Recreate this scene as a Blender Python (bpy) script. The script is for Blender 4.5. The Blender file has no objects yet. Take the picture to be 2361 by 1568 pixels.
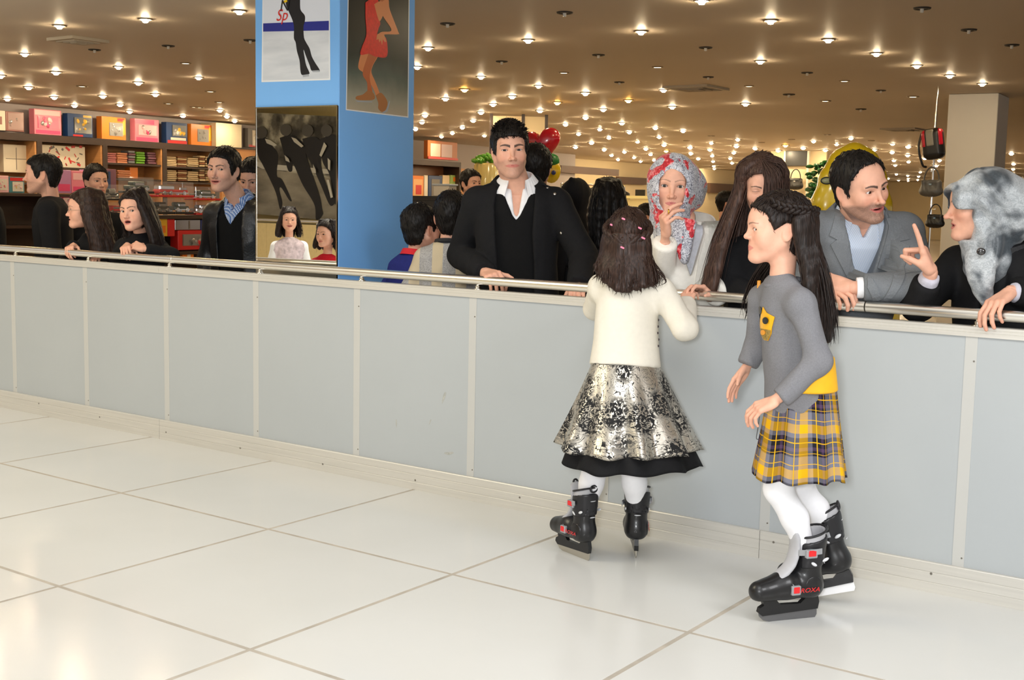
import bpy, bmesh, math, random
import numpy as np
from mathutils import Vector, Matrix

# ------------------------------------------------------------------ camera, world, light, exposure
SC = bpy.context.scene
COL = SC.collection
IMW, IMH = 2361, 1568
FPX = 2844.74
YAW, PIT, ROLL = math.radians(35.716), math.radians(6.439), math.radians(1.1673)
CAM = np.array([0.0, -4.5023, 1.4])
_f = np.array([-math.sin(YAW) * math.cos(PIT), math.cos(YAW) * math.cos(PIT), -math.sin(PIT)])
_r0 = np.array([math.cos(YAW), math.sin(YAW), 0.0])
_u0 = np.cross(_r0, _f)
_r = math.cos(ROLL) * _r0 + math.sin(ROLL) * _u0
_u = -math.sin(ROLL) * _r0 + math.cos(ROLL) * _u0

cd = bpy.data.cameras.new('camera')
cd.sensor_width = 36.0
cd.lens = FPX / IMW * 36.0
cd.clip_start, cd.clip_end = 0.05, 300
cam = bpy.data.objects.new('camera', cd)
cam.matrix_world = Matrix(((_r[0], _u[0], -_f[0], CAM[0]), (_r[1], _u[1], -_f[1], CAM[1]), (_r[2], _u[2], -_f[2], CAM[2]), (0, 0, 0, 1)))
COL.objects.link(cam)
SC.camera = cam

vs = SC.view_settings
vs.view_transform = 'Standard'; vs.look = 'None'; vs.gamma = 1.0; vs.use_curve_mapping = False
vs.exposure = 0.0

wd = bpy.data.worlds.new('world'); SC.world = wd; wd.use_nodes = True
wd.node_tree.nodes['Background'].inputs[0].default_value = (1.0, 0.95, 0.89, 1)
wd.node_tree.nodes['Background'].inputs[1].default_value = 0.62

def lamp(name, kind, loc, energy, color=(1, 1, 1), size=0.3, aim=None, **kw):
    ld = bpy.data.lights.new(name, kind)
    ld.energy = energy; ld.color = color
    if kind == 'AREA': ld.size = size
    else: ld.shadow_soft_size = size
    for k, v in kw.items(): setattr(ld, k, v)
    o = bpy.data.objects.new(name, ld); COL.objects.link(o); o.location = loc
    if aim is not None:
        o.rotation_euler = (Vector(aim) - Vector(loc)).to_track_quat('-Z', 'Y').to_euler()
    return o

# the photographer's flash, on top of the camera
lamp('camera_flash', 'AREA', CAM + 0.10 * _u - 0.16 * _r, 88, (0.96, 0.985, 1.0), 0.22, aim=CAM + _f * 5.0 + np.array([0, 0, 0.1]))
# unseen area lamps added above the rink as soft overhead fill
lamp('rink_fill_lamp', 'AREA', (-0.6, -3.9, 4.6), 80, (0.96, 0.98, 1.0), 2.4, aim=(-1.6, -1.2, 0))
lamp('rink_fill_lamp', 'AREA', (-6.4, -3.9, 4.6), 135, (1.0, 0.88, 0.62), 2.4, aim=(-5.8, -1.0, 0))
lamp('rink_fill_lamp', 'AREA', (4.2, -2.8, 4.6), 230, (0.98, 0.985, 1.0), 2.4, aim=(-3.0, 0.6, 1.3))  # added fill from the right, brightens the column's right face and the people
lamp('rink_fill_lamp', 'AREA', (-8.6, -5.2, 4.6), 380, (1.0, 0.93, 0.80), 2.4, aim=(-10.5, -7.2, 0.8))  # added fill for the far side, brightens the mural and girls in the mirror

SC.cycles.adaptive_threshold = 0.025; SC.cycles.max_bounces = 6; SC.cycles.diffuse_bounces = 3; SC.cycles.glossy_bounces = 3; SC.cycles.transmission_bounces = 3; SC.cycles.transparent_max_bounces = 6
SC.cycles.caustics_reflective = False; SC.cycles.caustics_refractive = False

# ------------------------------------------------------------------ pixel helpers (points get their own depth in the room)
def V3(*a): return np.array(a, float)
def pray(x, y): return _f + (x - IMW / 2) / FPX * _r - (y - IMH / 2) / FPX * _u
def onz(x, y, z): d = pray(x, y); return CAM + d * (z - CAM[2]) / d[2]
def ony(x, y, Y): d = pray(x, y); return CAM + d * (Y - CAM[1]) / d[1]
def onpl(x, y, P, n): d = pray(x, y); return CAM + d * (np.dot(np.asarray(P) - CAM, n) / np.dot(d, n))
def atd(x, y, dep): return CAM + pray(x, y) * dep
def nrm(v): v = np.asarray(v, float); return v / (np.linalg.norm(v) + 1e-12)
def lerp(a, b, t): return np.asarray(a, float) * (1 - t) + np.asarray(b, float) * t
SCR_R = _r.copy()     # the image's right as a direction in the room
def rotz(a):
    c, s = math.cos(a), math.sin(a); return np.array([[c, -s, 0], [s, c, 0], [0, 0, 1.0]])
def rotx(a):
    c, s = math.cos(a), math.sin(a); return np.array([[1.0, 0, 0], [0, c, -s], [0, s, c]])
def roty(a):
    c, s = math.cos(a), math.sin(a); return np.array([[c, 0, s], [0, 1.0, 0], [-s, 0, c]])
rad = math.radians
def srgb(r, g, b):
    def c(v):
        v /= 255.0
        return v / 12.92 if v <= 0.04045 else ((v + 0.055) / 1.055) ** 2.4
    return (c(r), c(g), c(b))

# ------------------------------------------------------------------ materials
MATS = {}
def mat(name, color=(0.5, 0.5, 0.5), rough=0.6, metal=0.0, spec=0.5, var=0.0, vscale=20.0, bump=0.0, bscale=60.0, stretch=(1, 1, 1),
        emit=None, estr=0.0, vcol=False, sheen=0.0, coat=0.0, sss=0.0, trans=0.0, alpha=1.0, build=None):
    if name in MATS: return MATS[name]
    m = bpy.data.materials.new(name); m.use_nodes = True
    nt = m.node_tree; N = nt.nodes; L = nt.links
    b = N['Principled BSDF']
    b.inputs['Base Color'].default_value = (*color, 1)
    b.inputs['Roughness'].default_value = rough
    b.inputs['Metallic'].default_value = metal
    b.inputs['Specular IOR Level'].default_value = spec
    if sheen: b.inputs['Sheen Weight'].default_value = sheen
    if coat: b.inputs['Coat Weight'].default_value = coat
    if trans: b.inputs['Transmission Weight'].default_value = trans
    if alpha < 1: b.inputs['Alpha'].default_value = alpha
    if sss:
        b.inputs['Subsurface Weight'].default_value = sss
        b.inputs['Subsurface Radius'].default_value = (1.0, 0.35, 0.2)
        b.inputs['Subsurface Scale'].default_value = 0.006
    if emit is not None:
        b.inputs['Emission Color'].default_value = (*emit, 1); b.inputs['Emission Strength'].default_value = estr
    tc = N.new('ShaderNodeTexCoord')
    mp = N.new('ShaderNodeMapping'); mp.inputs['Scale'].default_value = stretch
    L.new(tc.outputs['Object'], mp.inputs['Vector'])
    src = None
    if vcol:
        a = N.new('ShaderNodeAttribute'); a.attribute_name = 'Col'; src = a.outputs['Color']
    if var:
        nz = N.new('ShaderNodeTexNoise'); nz.inputs['Scale'].default_value = vscale; nz.inputs['Detail'].default_value = 5
        L.new(mp.outputs[0], nz.inputs['Vector'])
        mr = N.new('ShaderNodeMapRange'); mr.inputs[1].default_value = 0.3; mr.inputs[2].default_value = 0.7
        mr.inputs[3].default_value = 1 - var; mr.inputs[4].default_value = 1 + var
        L.new(nz.outputs[0], mr.inputs[0])
        mx = N.new('ShaderNodeMix'); mx.data_type = 'RGBA'; mx.blend_type = 'MULTIPLY'; mx.inputs[0].default_value = 1.0
        if src is not None: L.new(src, mx.inputs[6])
        else: mx.inputs[6].default_value = (*color, 1)
        L.new(mr.outputs[0], mx.inputs[7]); src = mx.outputs[2]
    if src is not None: L.new(src, b.inputs['Base Color'])
    if bump:
        n2 = N.new('ShaderNodeTexNoise'); n2.inputs['Scale'].default_value = bscale; n2.inputs['Detail'].default_value = 3
        L.new(mp.outputs[0], n2.inputs['Vector'])
        bp = N.new('ShaderNodeBump'); bp.inputs['Strength'].default_value = bump; bp.inputs['Distance'].default_value = 0.004
        L.new(n2.outputs[0], bp.inputs['Height']); L.new(bp.outputs[0], b.inputs['Normal'])
    if build: build(m, nt, N, L, b, tc, mp)
    MATS[name] = m
    return m

def ramp(N, L, src, stops, interp='LINEAR'):
    r = N.new('ShaderNodeValToRGB'); r.color_ramp.interpolation = interp
    e = r.color_ramp.elements
    while len(e) > 1: e.remove(e[-1])
    e[0].position = stops[0][0]; e[0].color = (*stops[0][1], 1)
    for p, c in stops[1:]:
        k = e.new(p); k.color = (*c, 1)
    L.new(src, r.inputs[0]); return r.outputs[0]
def mixc(N, L, fac, a, b, mode='MIX'):
    m = N.new('ShaderNodeMix'); m.data_type = 'RGBA'; m.blend_type = mode
    for sock, v in ((0, fac), (6, a), (7, b)):
        if hasattr(v, 'links'): L.new(v, m.inputs[sock])
        elif sock == 0: m.inputs[0].default_value = v
        else: m.inputs[sock].default_value = (*v, 1)
    return m.outputs[2]
def mth(N, L, op, a, b=None, c=None):
    m = N.new('ShaderNodeMath'); m.operation = op
    for i, v in enumerate((a, b, c)):
        if v is None: continue
        if hasattr(v, 'links'): L.new(v, m.inputs[i])
        else: m.inputs[i].default_value = v
    return m.outputs[0]

# ------------------------------------------------------------------ objects
def link(o, parent=None):
    COL.objects.link(o)
    if parent is not None:
        o.parent = parent
    return o
def base_of(parent):
    p = np.zeros(3)
    while parent is not None:
        p = p + np.array(parent.location); parent = parent.parent
    return p
def tag(o, label=None, cat=None, group=None, kind=None):
    if label: o['label'] = label
    if cat: o['category'] = cat
    if group: o['group'] = group
    if kind: o['kind'] = kind
    return o
def thing(name, loc, label, cat, group=None):
    o = bpy.data.objects.new(name, None); o.empty_display_size = 0.1
    o.location = [float(c) for c in loc]; COL.objects.link(o)
    return tag(o, label, cat, group)
def new_mesh(name, V, F, smooth=True, col=None, uv=None):
    """F: list of index arrays (quads and/or tris)"""
    me = bpy.data.meshes.new(name)
    V = np.asarray(V, np.float32)
    if isinstance(F, np.ndarray): F = [F]
    loops = np.concatenate([np.asarray(f, np.int32).ravel() for f in F if len(f)])
    cnt = np.concatenate([np.full(len(f), np.asarray(f).shape[1], np.int32) for f in F if len(f)])
    st = np.concatenate([[0], np.cumsum(cnt)[:-1]]).astype(np.int32)
    me.vertices.add(len(V)); me.vertices.foreach_set('co', V.ravel())
    me.loops.add(len(loops)); me.loops.foreach_set('vertex_index', loops)
    me.polygons.add(len(cnt)); me.polygons.foreach_set('loop_start', st); me.polygons.foreach_set('loop_total', cnt)
    me.polygons.foreach_set('use_smooth', np.full(len(cnt), bool(smooth)))
    if col is not None:
        a = me.color_attributes.new('Col', 'FLOAT_COLOR', 'POINT')
        c4 = np.ones((len(V), 4), np.float32); c4[:, :3] = col
        a.data.foreach_set('color', c4.ravel())
    if uv is not None:
        l = me.uv_layers.new(name='UVMap'); l.data.foreach_set('uv', np.asarray(uv, np.float32)[loops].ravel())
    me.update(calc_edges=True)
    return me
def mk(name, V, F, m, parent=None, smooth=True, col=None, uv=None, label=None):
    """a mesh object from world-space vertices"""
    V = np.asarray(V, float) - base_of(parent)
    me = new_mesh(name, V, F, smooth, col, uv)
    if m is not None: me.materials.append(m)
    o = bpy.data.objects.new(name, me); link(o, parent)
    if label: o['label'] = label
    return o

class MB:
    """collects simple shapes into one mesh (world coordinates)"""
    def __init__(s): s.V = []; s.Q = []; s.T = []; s.n = 0
    def add(s, V, Q=(), T=()):
        V = np.asarray(V, float).reshape(-1, 3)
        s.V.append(V)
        if len(Q): s.Q.append(np.asarray(Q, np.int32) + s.n)
        if len(T): s.T.append(np.asarray(T, np.int32) + s.n)
        s.n += len(V); return s
    def box(s, c, half, M=None, bev=0.0):
        c = np.asarray(c, float); h = np.asarray(half, float)
        if bev <= 0:
            P = np.array([[x, y, z] for x in (-1, 1) for y in (-1, 1) for z in (-1, 1)], float) * h
            Q = [[0, 1, 3, 2], [4, 6, 7, 5], [0, 4, 5, 1], [2, 3, 7, 6], [0, 2, 6, 4], [1, 5, 7, 3]]
            if M is not None: P = P @ np.asarray(M).T
            return s.add(P + c, Q)
        b = min(bev, *(h * 0.49))
        P = []; 
        for sx in (-1, 1):
            for sy in (-1, 1):
                for sz in (-1, 1):
                    k = np.array([sx, sy, sz], float)
                    for ax in range(3):
                        q = k * (h - b); q[ax] = k[ax] * h[ax]; P.append(q)
        idx = lambda sx, sy, sz, ax: (((sx > 0) * 2 + (sy > 0)) * 2 + (sz > 0)) * 3 + ax
        Q = []; T = []
        for ax in range(3):
            o1, o2 = (ax + 1) % 3, (ax + 2) % 3
            for sg in (-1, 1):
                f = []
                for (a, c2) in ((-1, -1), (1, -1), (1, 1), (-1, 1)):
                    k = [0, 0, 0]; k[ax] = sg; k[o1] = a; k[o2] = c2; f.append(idx(*k, ax))
                Q.append(f if sg > 0 else f[::-1])
            for a in (-1, 1):
                for c2 in (-1, 1):
                    k0 = [0, 0, 0]; k1 = [0, 0, 0]
                    k0[ax] = -1; k1[ax] = 1; k0[o1] = k1[o1] = a; k0[o2] = k1[o2] = c2
                    f = [idx(*k0, o1), idx(*k1, o1), idx(*k1, o2), idx(*k0, o2)]
                    Q.append(f if a * c2 < 0 else f[::-1])
        for sx in (-1, 1):
            for sy in (-1, 1):
                for sz in (-1, 1):
                    f = [idx(sx, sy, sz, a) for a in range(3)]
                    T.append(f if sx * sy * sz > 0 else f[::-1])
        P = np.array(P)
        if M is not None: P = P @ np.asarray(M).T
        return s.add(P + c, Q, T)
    def tube(s, pts, rr, n=10, cap=True, up=None, flat=1.0):
        pts = np.asarray(pts, float); m = len(pts)
        rr = np.broadcast_to(np.asarray(rr, float), (m,))
        t = np.gradient(pts, axis=0); t /= np.linalg.norm(t, axis=1)[:, None] + 1e-12
        u = np.array(up if up is not None else ([0, 0, 1.0] if abs(t[0][2]) < 0.9 else [1.0, 0, 0]), float)
        ang = np.arange(n) * 2 * math.pi / n
        V = []
        for i in range(m):
            u = u - t[i] * np.dot(u, t[i]); u = nrm(u); w = np.cross(t[i], u)
            V.append(pts[i] + rr[i] * (np.cos(ang)[:, None] * u * flat + np.sin(ang)[:, None] * w))
        V = np.concatenate(V)
        a = np.arange(n); b = (a + 1) % n
        Q = np.concatenate([np.stack([i * n + a, i * n + b, (i + 1) * n + b, (i + 1) * n + a], 1) for i in range(m - 1)])
        T = []
        if cap:
            e0, e1 = V[:n], V[(m - 1) * n:m * n]; k = m * n
            V = np.concatenate([V, e0, e1, pts[:1], pts[-1:]])
            T = np.concatenate([np.stack([np.full(n, k + 2 * n), k + b, k + a], 1), np.stack([np.full(n, k + 2 * n + 1), k + n + a, k + n + b], 1)])
        return s.add(V, Q, T)
    def lathe(s, prof, c, M=None, n=20, sx=1.0, sy=1.0):
        prof = np.asarray(prof, float); m = len(prof); ang = np.arange(n) * 2 * math.pi / n
        V = np.concatenate([np.stack([r * np.cos(ang) * sx, r * np.sin(ang) * sy, np.full(n, z)], 1) for r, z in prof])
        if M is not None: V = V @ np.asarray(M).T
        a = np.arange(n); b = (a + 1) % n
        Q = np.concatenate([np.stack([i * n + a, i * n + b, (i + 1) * n + b, (i + 1) * n + a], 1) for i in range(m - 1)])
        return s.add(V + np.asarray(c), Q)
    def ball(s, c, r, n=16, M=None):
        m = n // 2 + 1
        th = np.linspace(0, math.pi, m)
        pr = np.stack([np.sin(th), -np.cos(th)], 1)
        ang = np.arange(n) * 2 * math.pi / n
        V = np.concatenate([np.stack([q[0] * np.cos(ang), q[0] * np.sin(ang), np.full(n, q[1])], 1) for q in pr]) * np.asarray(r, float)
        if M is not None: V = V @ np.asarray(M).T
        a = np.arange(n); b = (a + 1) % n
        Q = np.concatenate([np.stack([i * n + a, i * n + b, (i + 1) * n + b, (i + 1) * n + a], 1) for i in range(m - 1)])
        return s.add(V + np.asarray(c, float), Q)
    def prism(s, poly, M, c, t0, t1):
        """polygon (2D) in the frame M (columns x, y, normal), extruded from t0 to t1 along the normal"""
        p = np.asarray(poly, float); n = len(p); M = np.asarray(M, float)
        area = 0.5 * np.sum(p[:, 0] * np.roll(p[:, 1], -1) - np.roll(p[:, 0], -1) * p[:, 1])
        if area < 0: p = p[::-1]
        tri = tess(p)
        lo = np.c_[p, np.full(n, t0)]; hi = np.c_[p, np.full(n, t1)]
        V = np.concatenate([lo, hi]) @ M.T + np.asarray(c, float)
        a = np.arange(n); b = (a + 1) % n
        return s.add(V, np.stack([a, b, b + n, a + n], 1), np.concatenate([tri[:, ::-1], tri + n]))
    def arr(s):
        V = np.concatenate(s.V); F = []
        if s.Q: F.append(np.concatenate(s.Q))
        if s.T: F.append(np.concatenate(s.T))
        return V, F
    def build(s, name, m, parent=None, smooth=False, label=None, uv=None):
        V, F = s.arr(); return mk(name, V, F, m, parent, smooth, None, uv, label)

def tess(p):
    from mathutils.geometry import tessellate_polygon
    t = tessellate_polygon([[Vector((q[0], q[1], 0)) for q in p]])
    T = np.array(t, np.int32).reshape(-1, 3)
    a = p[T[:, 0]]; b = p[T[:, 1]]; c = p[T[:, 2]]
    cr = (b[:, 0] - a[:, 0]) * (c[:, 1] - a[:, 1]) - (b[:, 1] - a[:, 1]) * (c[:, 0] - a[:, 0])
    T[cr < 0] = T[cr < 0][:, ::-1]
    return T
def frame(n, up=(0, 0, 1)):
    """columns: right, up, normal (right-handed, seen from the normal side)"""
    n = nrm(n); x = nrm(np.cross(up, n)); y = np.cross(n, x)
    return np.stack([x, y, n], 1)
def spline(pts, n):
    """Catmull-Rom through points"""
    P = np.asarray(pts, float); P = np.concatenate([2 * P[:1] - P[1:2], P, 2 * P[-1:] - P[-2:-1]])
    m = len(P) - 3; t = np.linspace(0, m - 1e-6, n); i = t.astype(int); f = (t - i)[:, None]
    a, b, c, d = P[i], P[i + 1], P[i + 2], P[i + 3]
    return 0.5 * (2 * b + (c - a) * f + (2 * a - 5 * b + 4 * c - d) * f ** 2 + (3 * b - a - 3 * c + d) * f ** 3)

# ------------------------------------------------------------------ volumes: smooth unions of shapes turned into one skin
class Vol:
    def __init__(s, lo, hi, h):
        s.h = h; s.lo = np.asarray(lo, float) - 2 * h
        n = np.ceil((np.asarray(hi, float) + 2 * h - s.lo) / h).astype(int) + 1
        s.ax = [(s.lo[i] + h * np.arange(n[i])).astype(np.float32) for i in range(3)]
        s.F = np.full(n, 1.0, np.float32)
    def grid(s, lo=None, hi=None):
        sl = []
        for i in range(3):
            a = 0 if lo is None else max(0, int((lo[i] - s.lo[i]) / s.h)); b = len(s.ax[i]) if hi is None else min(len(s.ax[i]), int((hi[i] - s.lo[i]) / s.h) + 2)
            sl.append(slice(a, max(a, b)))
        return tuple(sl), s.ax[0][sl[0]][:, None, None], s.ax[1][sl[1]][None, :, None], s.ax[2][sl[2]][None, None, :]
    def op(s, fn, lo, hi, k=0.01, mode='u'):
        m = k + 3 * s.h
        sl, X, Y, Z = s.grid(None if lo is None else np.asarray(lo) - m, None if hi is None else np.asarray(hi) + m)
        A = s.F[sl]
        if A.size == 0: return s
        B = fn(X, Y, Z).astype(np.float32)
        if mode == 'u':
            h = np.maximum(k - np.abs(A - B), 0) / max(k, 1e-9); s.F[sl] = np.minimum(A, B) - h * h * k * 0.25
        elif mode == 's':
            B = -B; h = np.maximum(k - np.abs(A - B), 0) / max(k, 1e-9); s.F[sl] = np.maximum(A, B) + h * h * k * 0.25
        elif mode == 'i':
            h = np.maximum(k - np.abs(A - B), 0) / max(k, 1e-9); s.F[sl] = np.maximum(A, B) + h * h * k * 0.25
        elif mode == 'd':        # displace by fn
            s.F[sl] = A + B
        return s
    def cap(s, a, b, ra, rb=None, k=0.01, mode='u'):
        a = np.asarray(a, float); b = np.asarray(b, float); rb = ra if rb is None else rb
        d = b - a; L2 = max(np.dot(d, d), 1e-12); r = max(ra, rb)
        def fn(X, Y, Z):
            px, py, pz = X - a[0], Y - a[1], Z - a[2]
            t = np.clip((px * d[0] + py * d[1] + pz * d[2]) / L2, 0, 1)
            return np.sqrt((px - t * d[0]) ** 2 + (py - t * d[1]) ** 2 + (pz - t * d[2]) ** 2) - (ra + (rb - ra) * t)
        return s.op(fn, np.minimum(a, b) - r, np.maximum(a, b) + r, k, mode)
    def ell(s, c, rr, M=None, k=0.01, mode='u'):
        c = np.asarray(c, float); rr = np.asarray(rr, float); M = np.eye(3) if M is None else np.asarray(M, float); R = rr.max()
        def fn(X, Y, Z):
            px, py, pz = X - c[0], Y - c[1], Z - c[2]
            q = [(px * M[0, i] + py * M[1, i] + pz * M[2, i]) for i in range(3)]
            k0 = np.sqrt(sum((q[i] / rr[i]) ** 2 for i in range(3))); k1 = np.sqrt(sum((q[i] / rr[i] ** 2) ** 2 for i in range(3)))
            return k0 * (k0 - 1) / np.maximum(k1, 1e-6)
        return s.op(fn, c - R, c + R, k, mode)
    def box(s, c, half, M=None, r=0.0, k=0.01, mode='u'):
        c = np.asarray(c, float); hh = np.asarray(half, float) - r; M = np.eye(3) if M is None else np.asarray(M, float); R = np.linalg.norm(half)
        def fn(X, Y, Z):
            px, py, pz = X - c[0], Y - c[1], Z - c[2]
            q = [np.abs(px * M[0, i] + py * M[1, i] + pz * M[2, i]) - hh[i] for i in range(3)]
            return np.sqrt(sum(np.maximum(v, 0) ** 2 for v in q)) + np.minimum(np.maximum(q[0], np.maximum(q[1], q[2])), 0) - r
        return s.op(fn, c - R, c + R, k, mode)
    def loft(s, p0, p1, side, prof, k=0.02, mode='u', pw=2.0):
        """elliptic sections along p0->p1; side: the wide axis; prof rows: (t, half width, half depth[, forward shift])"""
        p0 = np.asarray(p0, float); p1 = np.asarray(p1, float); ax = p1 - p0; L = np.linalg.norm(ax); ax /= L
        sd = nrm(np.asarray(side, float) - ax * np.dot(side, ax)); fw = np.cross(sd, ax)   # fw points ahead of the body
        pr = np.asarray(prof, float); T = pr[:, 0]; R = pr[:, 1:3].max() + (np.abs(pr[:, 3]).max() if pr.shape[1] > 3 else 0)
        def fn(X, Y, Z):
            px, py, pz = X - p0[0], Y - p0[1], Z - p0[2]
            t = (px * ax[0] + py * ax[1] + pz * ax[2]) / L
            a = px * sd[0] + py * sd[1] + pz * sd[2]; b = px * fw[0] + py * fw[1] + pz * fw[2]
            tc = np.clip(t, T[0], T[-1]); w = np.interp(tc, T, pr[:, 1]); d = np.interp(tc, T, pr[:, 2])
            if pr.shape[1] > 3: b = b - np.interp(tc, T, pr[:, 3])
            q = (np.abs(a / w) ** pw + np.abs(b / d) ** pw) ** (1 / pw)
            rad_ = (q - 1) * np.minimum(w, d)
            end = np.maximum(T[0] - t, t - T[-1]) * L
            return np.where(end > 0, np.sqrt(np.maximum(rad_, 0) ** 2 + end ** 2) * 1.0 + np.minimum(rad_, 0) * 0, rad_)
        lo = np.minimum(p0 + ax * L * T[0], p0 + ax * L * T[-1]) - R; hi = np.maximum(p0 + ax * L * T[0], p0 + ax * L * T[-1]) + R
        return s.op(fn, lo, hi, k, mode)
    def half(s, p, n, k=0.004, mode='s'):
        """cut away everything on the side n points to"""
        p = np.asarray(p, float); n = nrm(n)
        def fn(X, Y, Z): return -((X - p[0]) * n[0] + (Y - p[1]) * n[1] + (Z - p[2]) * n[2])
        return s.op(fn, None, None, k, mode)
    def polycut(s, poly, M, c, d0=-1.0, d1=1.0, k=0.004, mode='s', lo=None, hi=None):
        """subtract a prism: polygon in the frame M (columns x, y, n) at c, from depth d0 to d1"""
        P = np.asarray(poly, float); M = np.asarray(M, float); c = np.asarray(c, float)
        def fn(X, Y, Z):
            px, py, pz = X - c[0], Y - c[1], Z - c[2]
            a = px * M[0, 0] + py * M[1, 0] + pz * M[2, 0]; b = px * M[0, 1] + py * M[1, 1] + pz * M[2, 1]; n = px * M[0, 2] + py * M[1, 2] + pz * M[2, 2]
            d = polysd(a, b, P)
            return np.maximum(d, np.maximum(d0 - n, n - d1))
        return s.op(fn, lo, hi, k, mode)
    def mesh(s, smooth=1):
        V, Q = nets(s.F, s.lo, s.h)
        if len(V) == 0: return V, Q
        if smooth: V = relax(V, Q, smooth)
        return V, Q

def polysd(a, b, P):
    n = len(P); d = None; sgn = None
    for i in range(n):
        p = P[i]; q = P[(i + 1) % n]; e = q - p; L2 = max(e @ e, 1e-12)
        wa, wb = a - p[0], b - p[1]
        t = np.clip((wa * e[0] + wb * e[1]) / L2, 0, 1)
        dd = (wa - t * e[0]) ** 2 + (wb - t * e[1]) ** 2
        c1 = b >= p[1]; c2 = b < q[1]; c3 = e[0] * wb > e[1] * wa
        flip = (c1 & c2 & c3) | (~c1 & ~c2 & ~c3)
        if d is None: d = dd; sgn = np.where(flip, -1.0, 1.0)
        else: d = np.minimum(d, dd); sgn = sgn * np.where(flip, -1.0, 1.0)
    return sgn * np.sqrt(d)

_CO = np.array([[i, j, k] for i in (0, 1) for j in (0, 1) for k in (0, 1)])
_ED = [(a, b) for a in range(8) for b in range(a + 1, 8) if np.abs(_CO[a] - _CO[b]).sum() == 1]
def nets(F, lo, h):
    S = F < 0
    c = np.zeros(np.array(S.shape) - 1, np.uint8)
    for i, j, k in _CO: c += S[i:S.shape[0] - 1 + i, j:S.shape[1] - 1 + j, k:S.shape[2] - 1 + k]
    act = (c > 0) & (c < 8)
    ids = np.argwhere(act)
    if len(ids) == 0: return np.zeros((0, 3)), np.zeros((0, 4), np.int32)
    idx = np.full(act.shape, -1, np.int32); idx[act] = np.arange(len(ids))
    vals = np.stack([F[ids[:, 0] + i, ids[:, 1] + j, ids[:, 2] + k] for i, j, k in _CO], 1)
    acc = np.zeros((len(ids), 3)); n = np.zeros(len(ids))
    for a, b in _ED:
        fa, fb = vals[:, a], vals[:, b]; cr = (fa < 0) != (fb < 0)
        t = np.where(cr, fa / np.where(cr, fa - fb, 1), 0)
        acc += np.where(cr[:, None], _CO[a] + t[:, None] * (_CO[b] - _CO[a]), 0); n += cr
    V = lo + h * (ids + acc / n[:, None])
    Q = []
    for ax in range(3):
        sl0 = [slice(1, -1)] * 3; sl1 = [slice(1, -1)] * 3
        sl0[ax] = slice(0, -1); sl1[ax] = slice(1, None)
        A = S[tuple(sl0)]; B = S[tuple(sl1)]
        e = np.argwhere(A != B); 
        if not len(e): continue
        st = A[e[:, 0], e[:, 1], e[:, 2]]
        off = np.ones(3, int); off[ax] = 0; e = e + off
        o1, o2 = (ax + 1) % 3, (ax + 2) % 3
        u1 = np.zeros(3, int); u1[o1] = 1; u2 = np.zeros(3, int); u2[o2] = 1
        g = lambda q: idx[q[:, 0], q[:, 1], q[:, 2]]
        f = np.stack([g(e - u1 - u2), g(e - u2), g(e), g(e - u1)], 1)
        f[~st] = f[~st][:, ::-1]
        Q.append(f)
    Q = np.concatenate(Q); Q = Q[(Q >= 0).all(1)]
    return V, Q.astype(np.int32)
def relax(V, Q, it=1, w=0.5):
    e = np.concatenate([Q[:, [0, 1]], Q[:, [1, 2]], Q[:, [2, 3]], Q[:, [3, 0]]])
    n = len(V); cnt = np.bincount(e[:, 0], minlength=n) + np.bincount(e[:, 1], minlength=n)
    cnt = np.maximum(cnt, 1)
    for _ in range(it):
        A = np.stack([np.bincount(e[:, 0], V[e[:, 1], i], n) + np.bincount(e[:, 1], V[e[:, 0], i], n) for i in range(3)], 1) / cnt[:, None]
        V = V * (1 - w) + A * w
    return V
def vnormals(V, Q):
    n = np.cross(V[Q[:, 2]] - V[Q[:, 0]], V[Q[:, 3 if Q.shape[1] > 3 else 1]] - V[Q[:, 1 if Q.shape[1] > 3 else 0]])
    N = np.zeros_like(V)
    for c in range(Q.shape[1]):
        for i in range(3): N[:, i] += np.bincount(Q[:, c], n[:, i], len(V))
    return N / (np.linalg.norm(N, axis=1)[:, None] + 1e-12)
def noise3(P, sc, seed=0, n=7, stretch=(1, 1, 1)):
    """smooth pseudo noise in -1..1 (sum of warped waves)"""
    rg = np.random.RandomState(seed); p = np.asarray(P, float) * np.asarray(stretch) * sc; o = np.zeros(len(p))
    w = np.stack([np.sin(p @ rg.normal(size=3) * 0.7 + rg.rand() * 6) for _ in range(3)], 1) * 0.8
    for i in range(n): o += np.sin((p + w) @ (rg.normal(size=3) * (0.6 + 0.25 * i)) + rg.rand() * 6.28) / (1 + 0.35 * i)
    return o / 2.6
def join(*ms):
    V = []; Q = []; n = 0; C = []
    for m in ms:
        if m is None or len(m[0]) == 0: continue
        V.append(m[0]); Q.append(np.asarray(m[1]) + n); n += len(m[0])
        if len(m) > 2: C.append(m[2])
    return (np.concatenate(V), np.concatenate(Q), np.concatenate(C) if C else None)

def text(name, s, M, c, size, m, parent, shear=0.0, ext=0.0002, align='CENTER', xs=1.0):
    cu = bpy.data.curves.new(name, 'FONT'); cu.body = s; cu.size = size; cu.extrude = ext; cu.shear = shear; cu.align_x = align; cu.align_y = 'CENTER'; cu.resolution_u = 3
    o = bpy.data.objects.new(name, cu); COL.objects.link(o)
    me = bpy.data.meshes.new_from_object(o.evaluated_get(bpy.context.evaluated_depsgraph_get())); bpy.data.objects.remove(o)
    V = np.zeros(len(me.vertices) * 3); me.vertices.foreach_get('co', V); V = V.reshape(-1, 3); V[:, 0] *= xs
    V = V @ np.asarray(M).T + np.asarray(c) - base_of(parent)
    me.vertices.foreach_set('co', V.astype(np.float32).ravel()); me.materials.clear(); me.materials.append(m); me.update()
    o = bpy.data.objects.new(name, me); link(o, parent); return o

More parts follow.
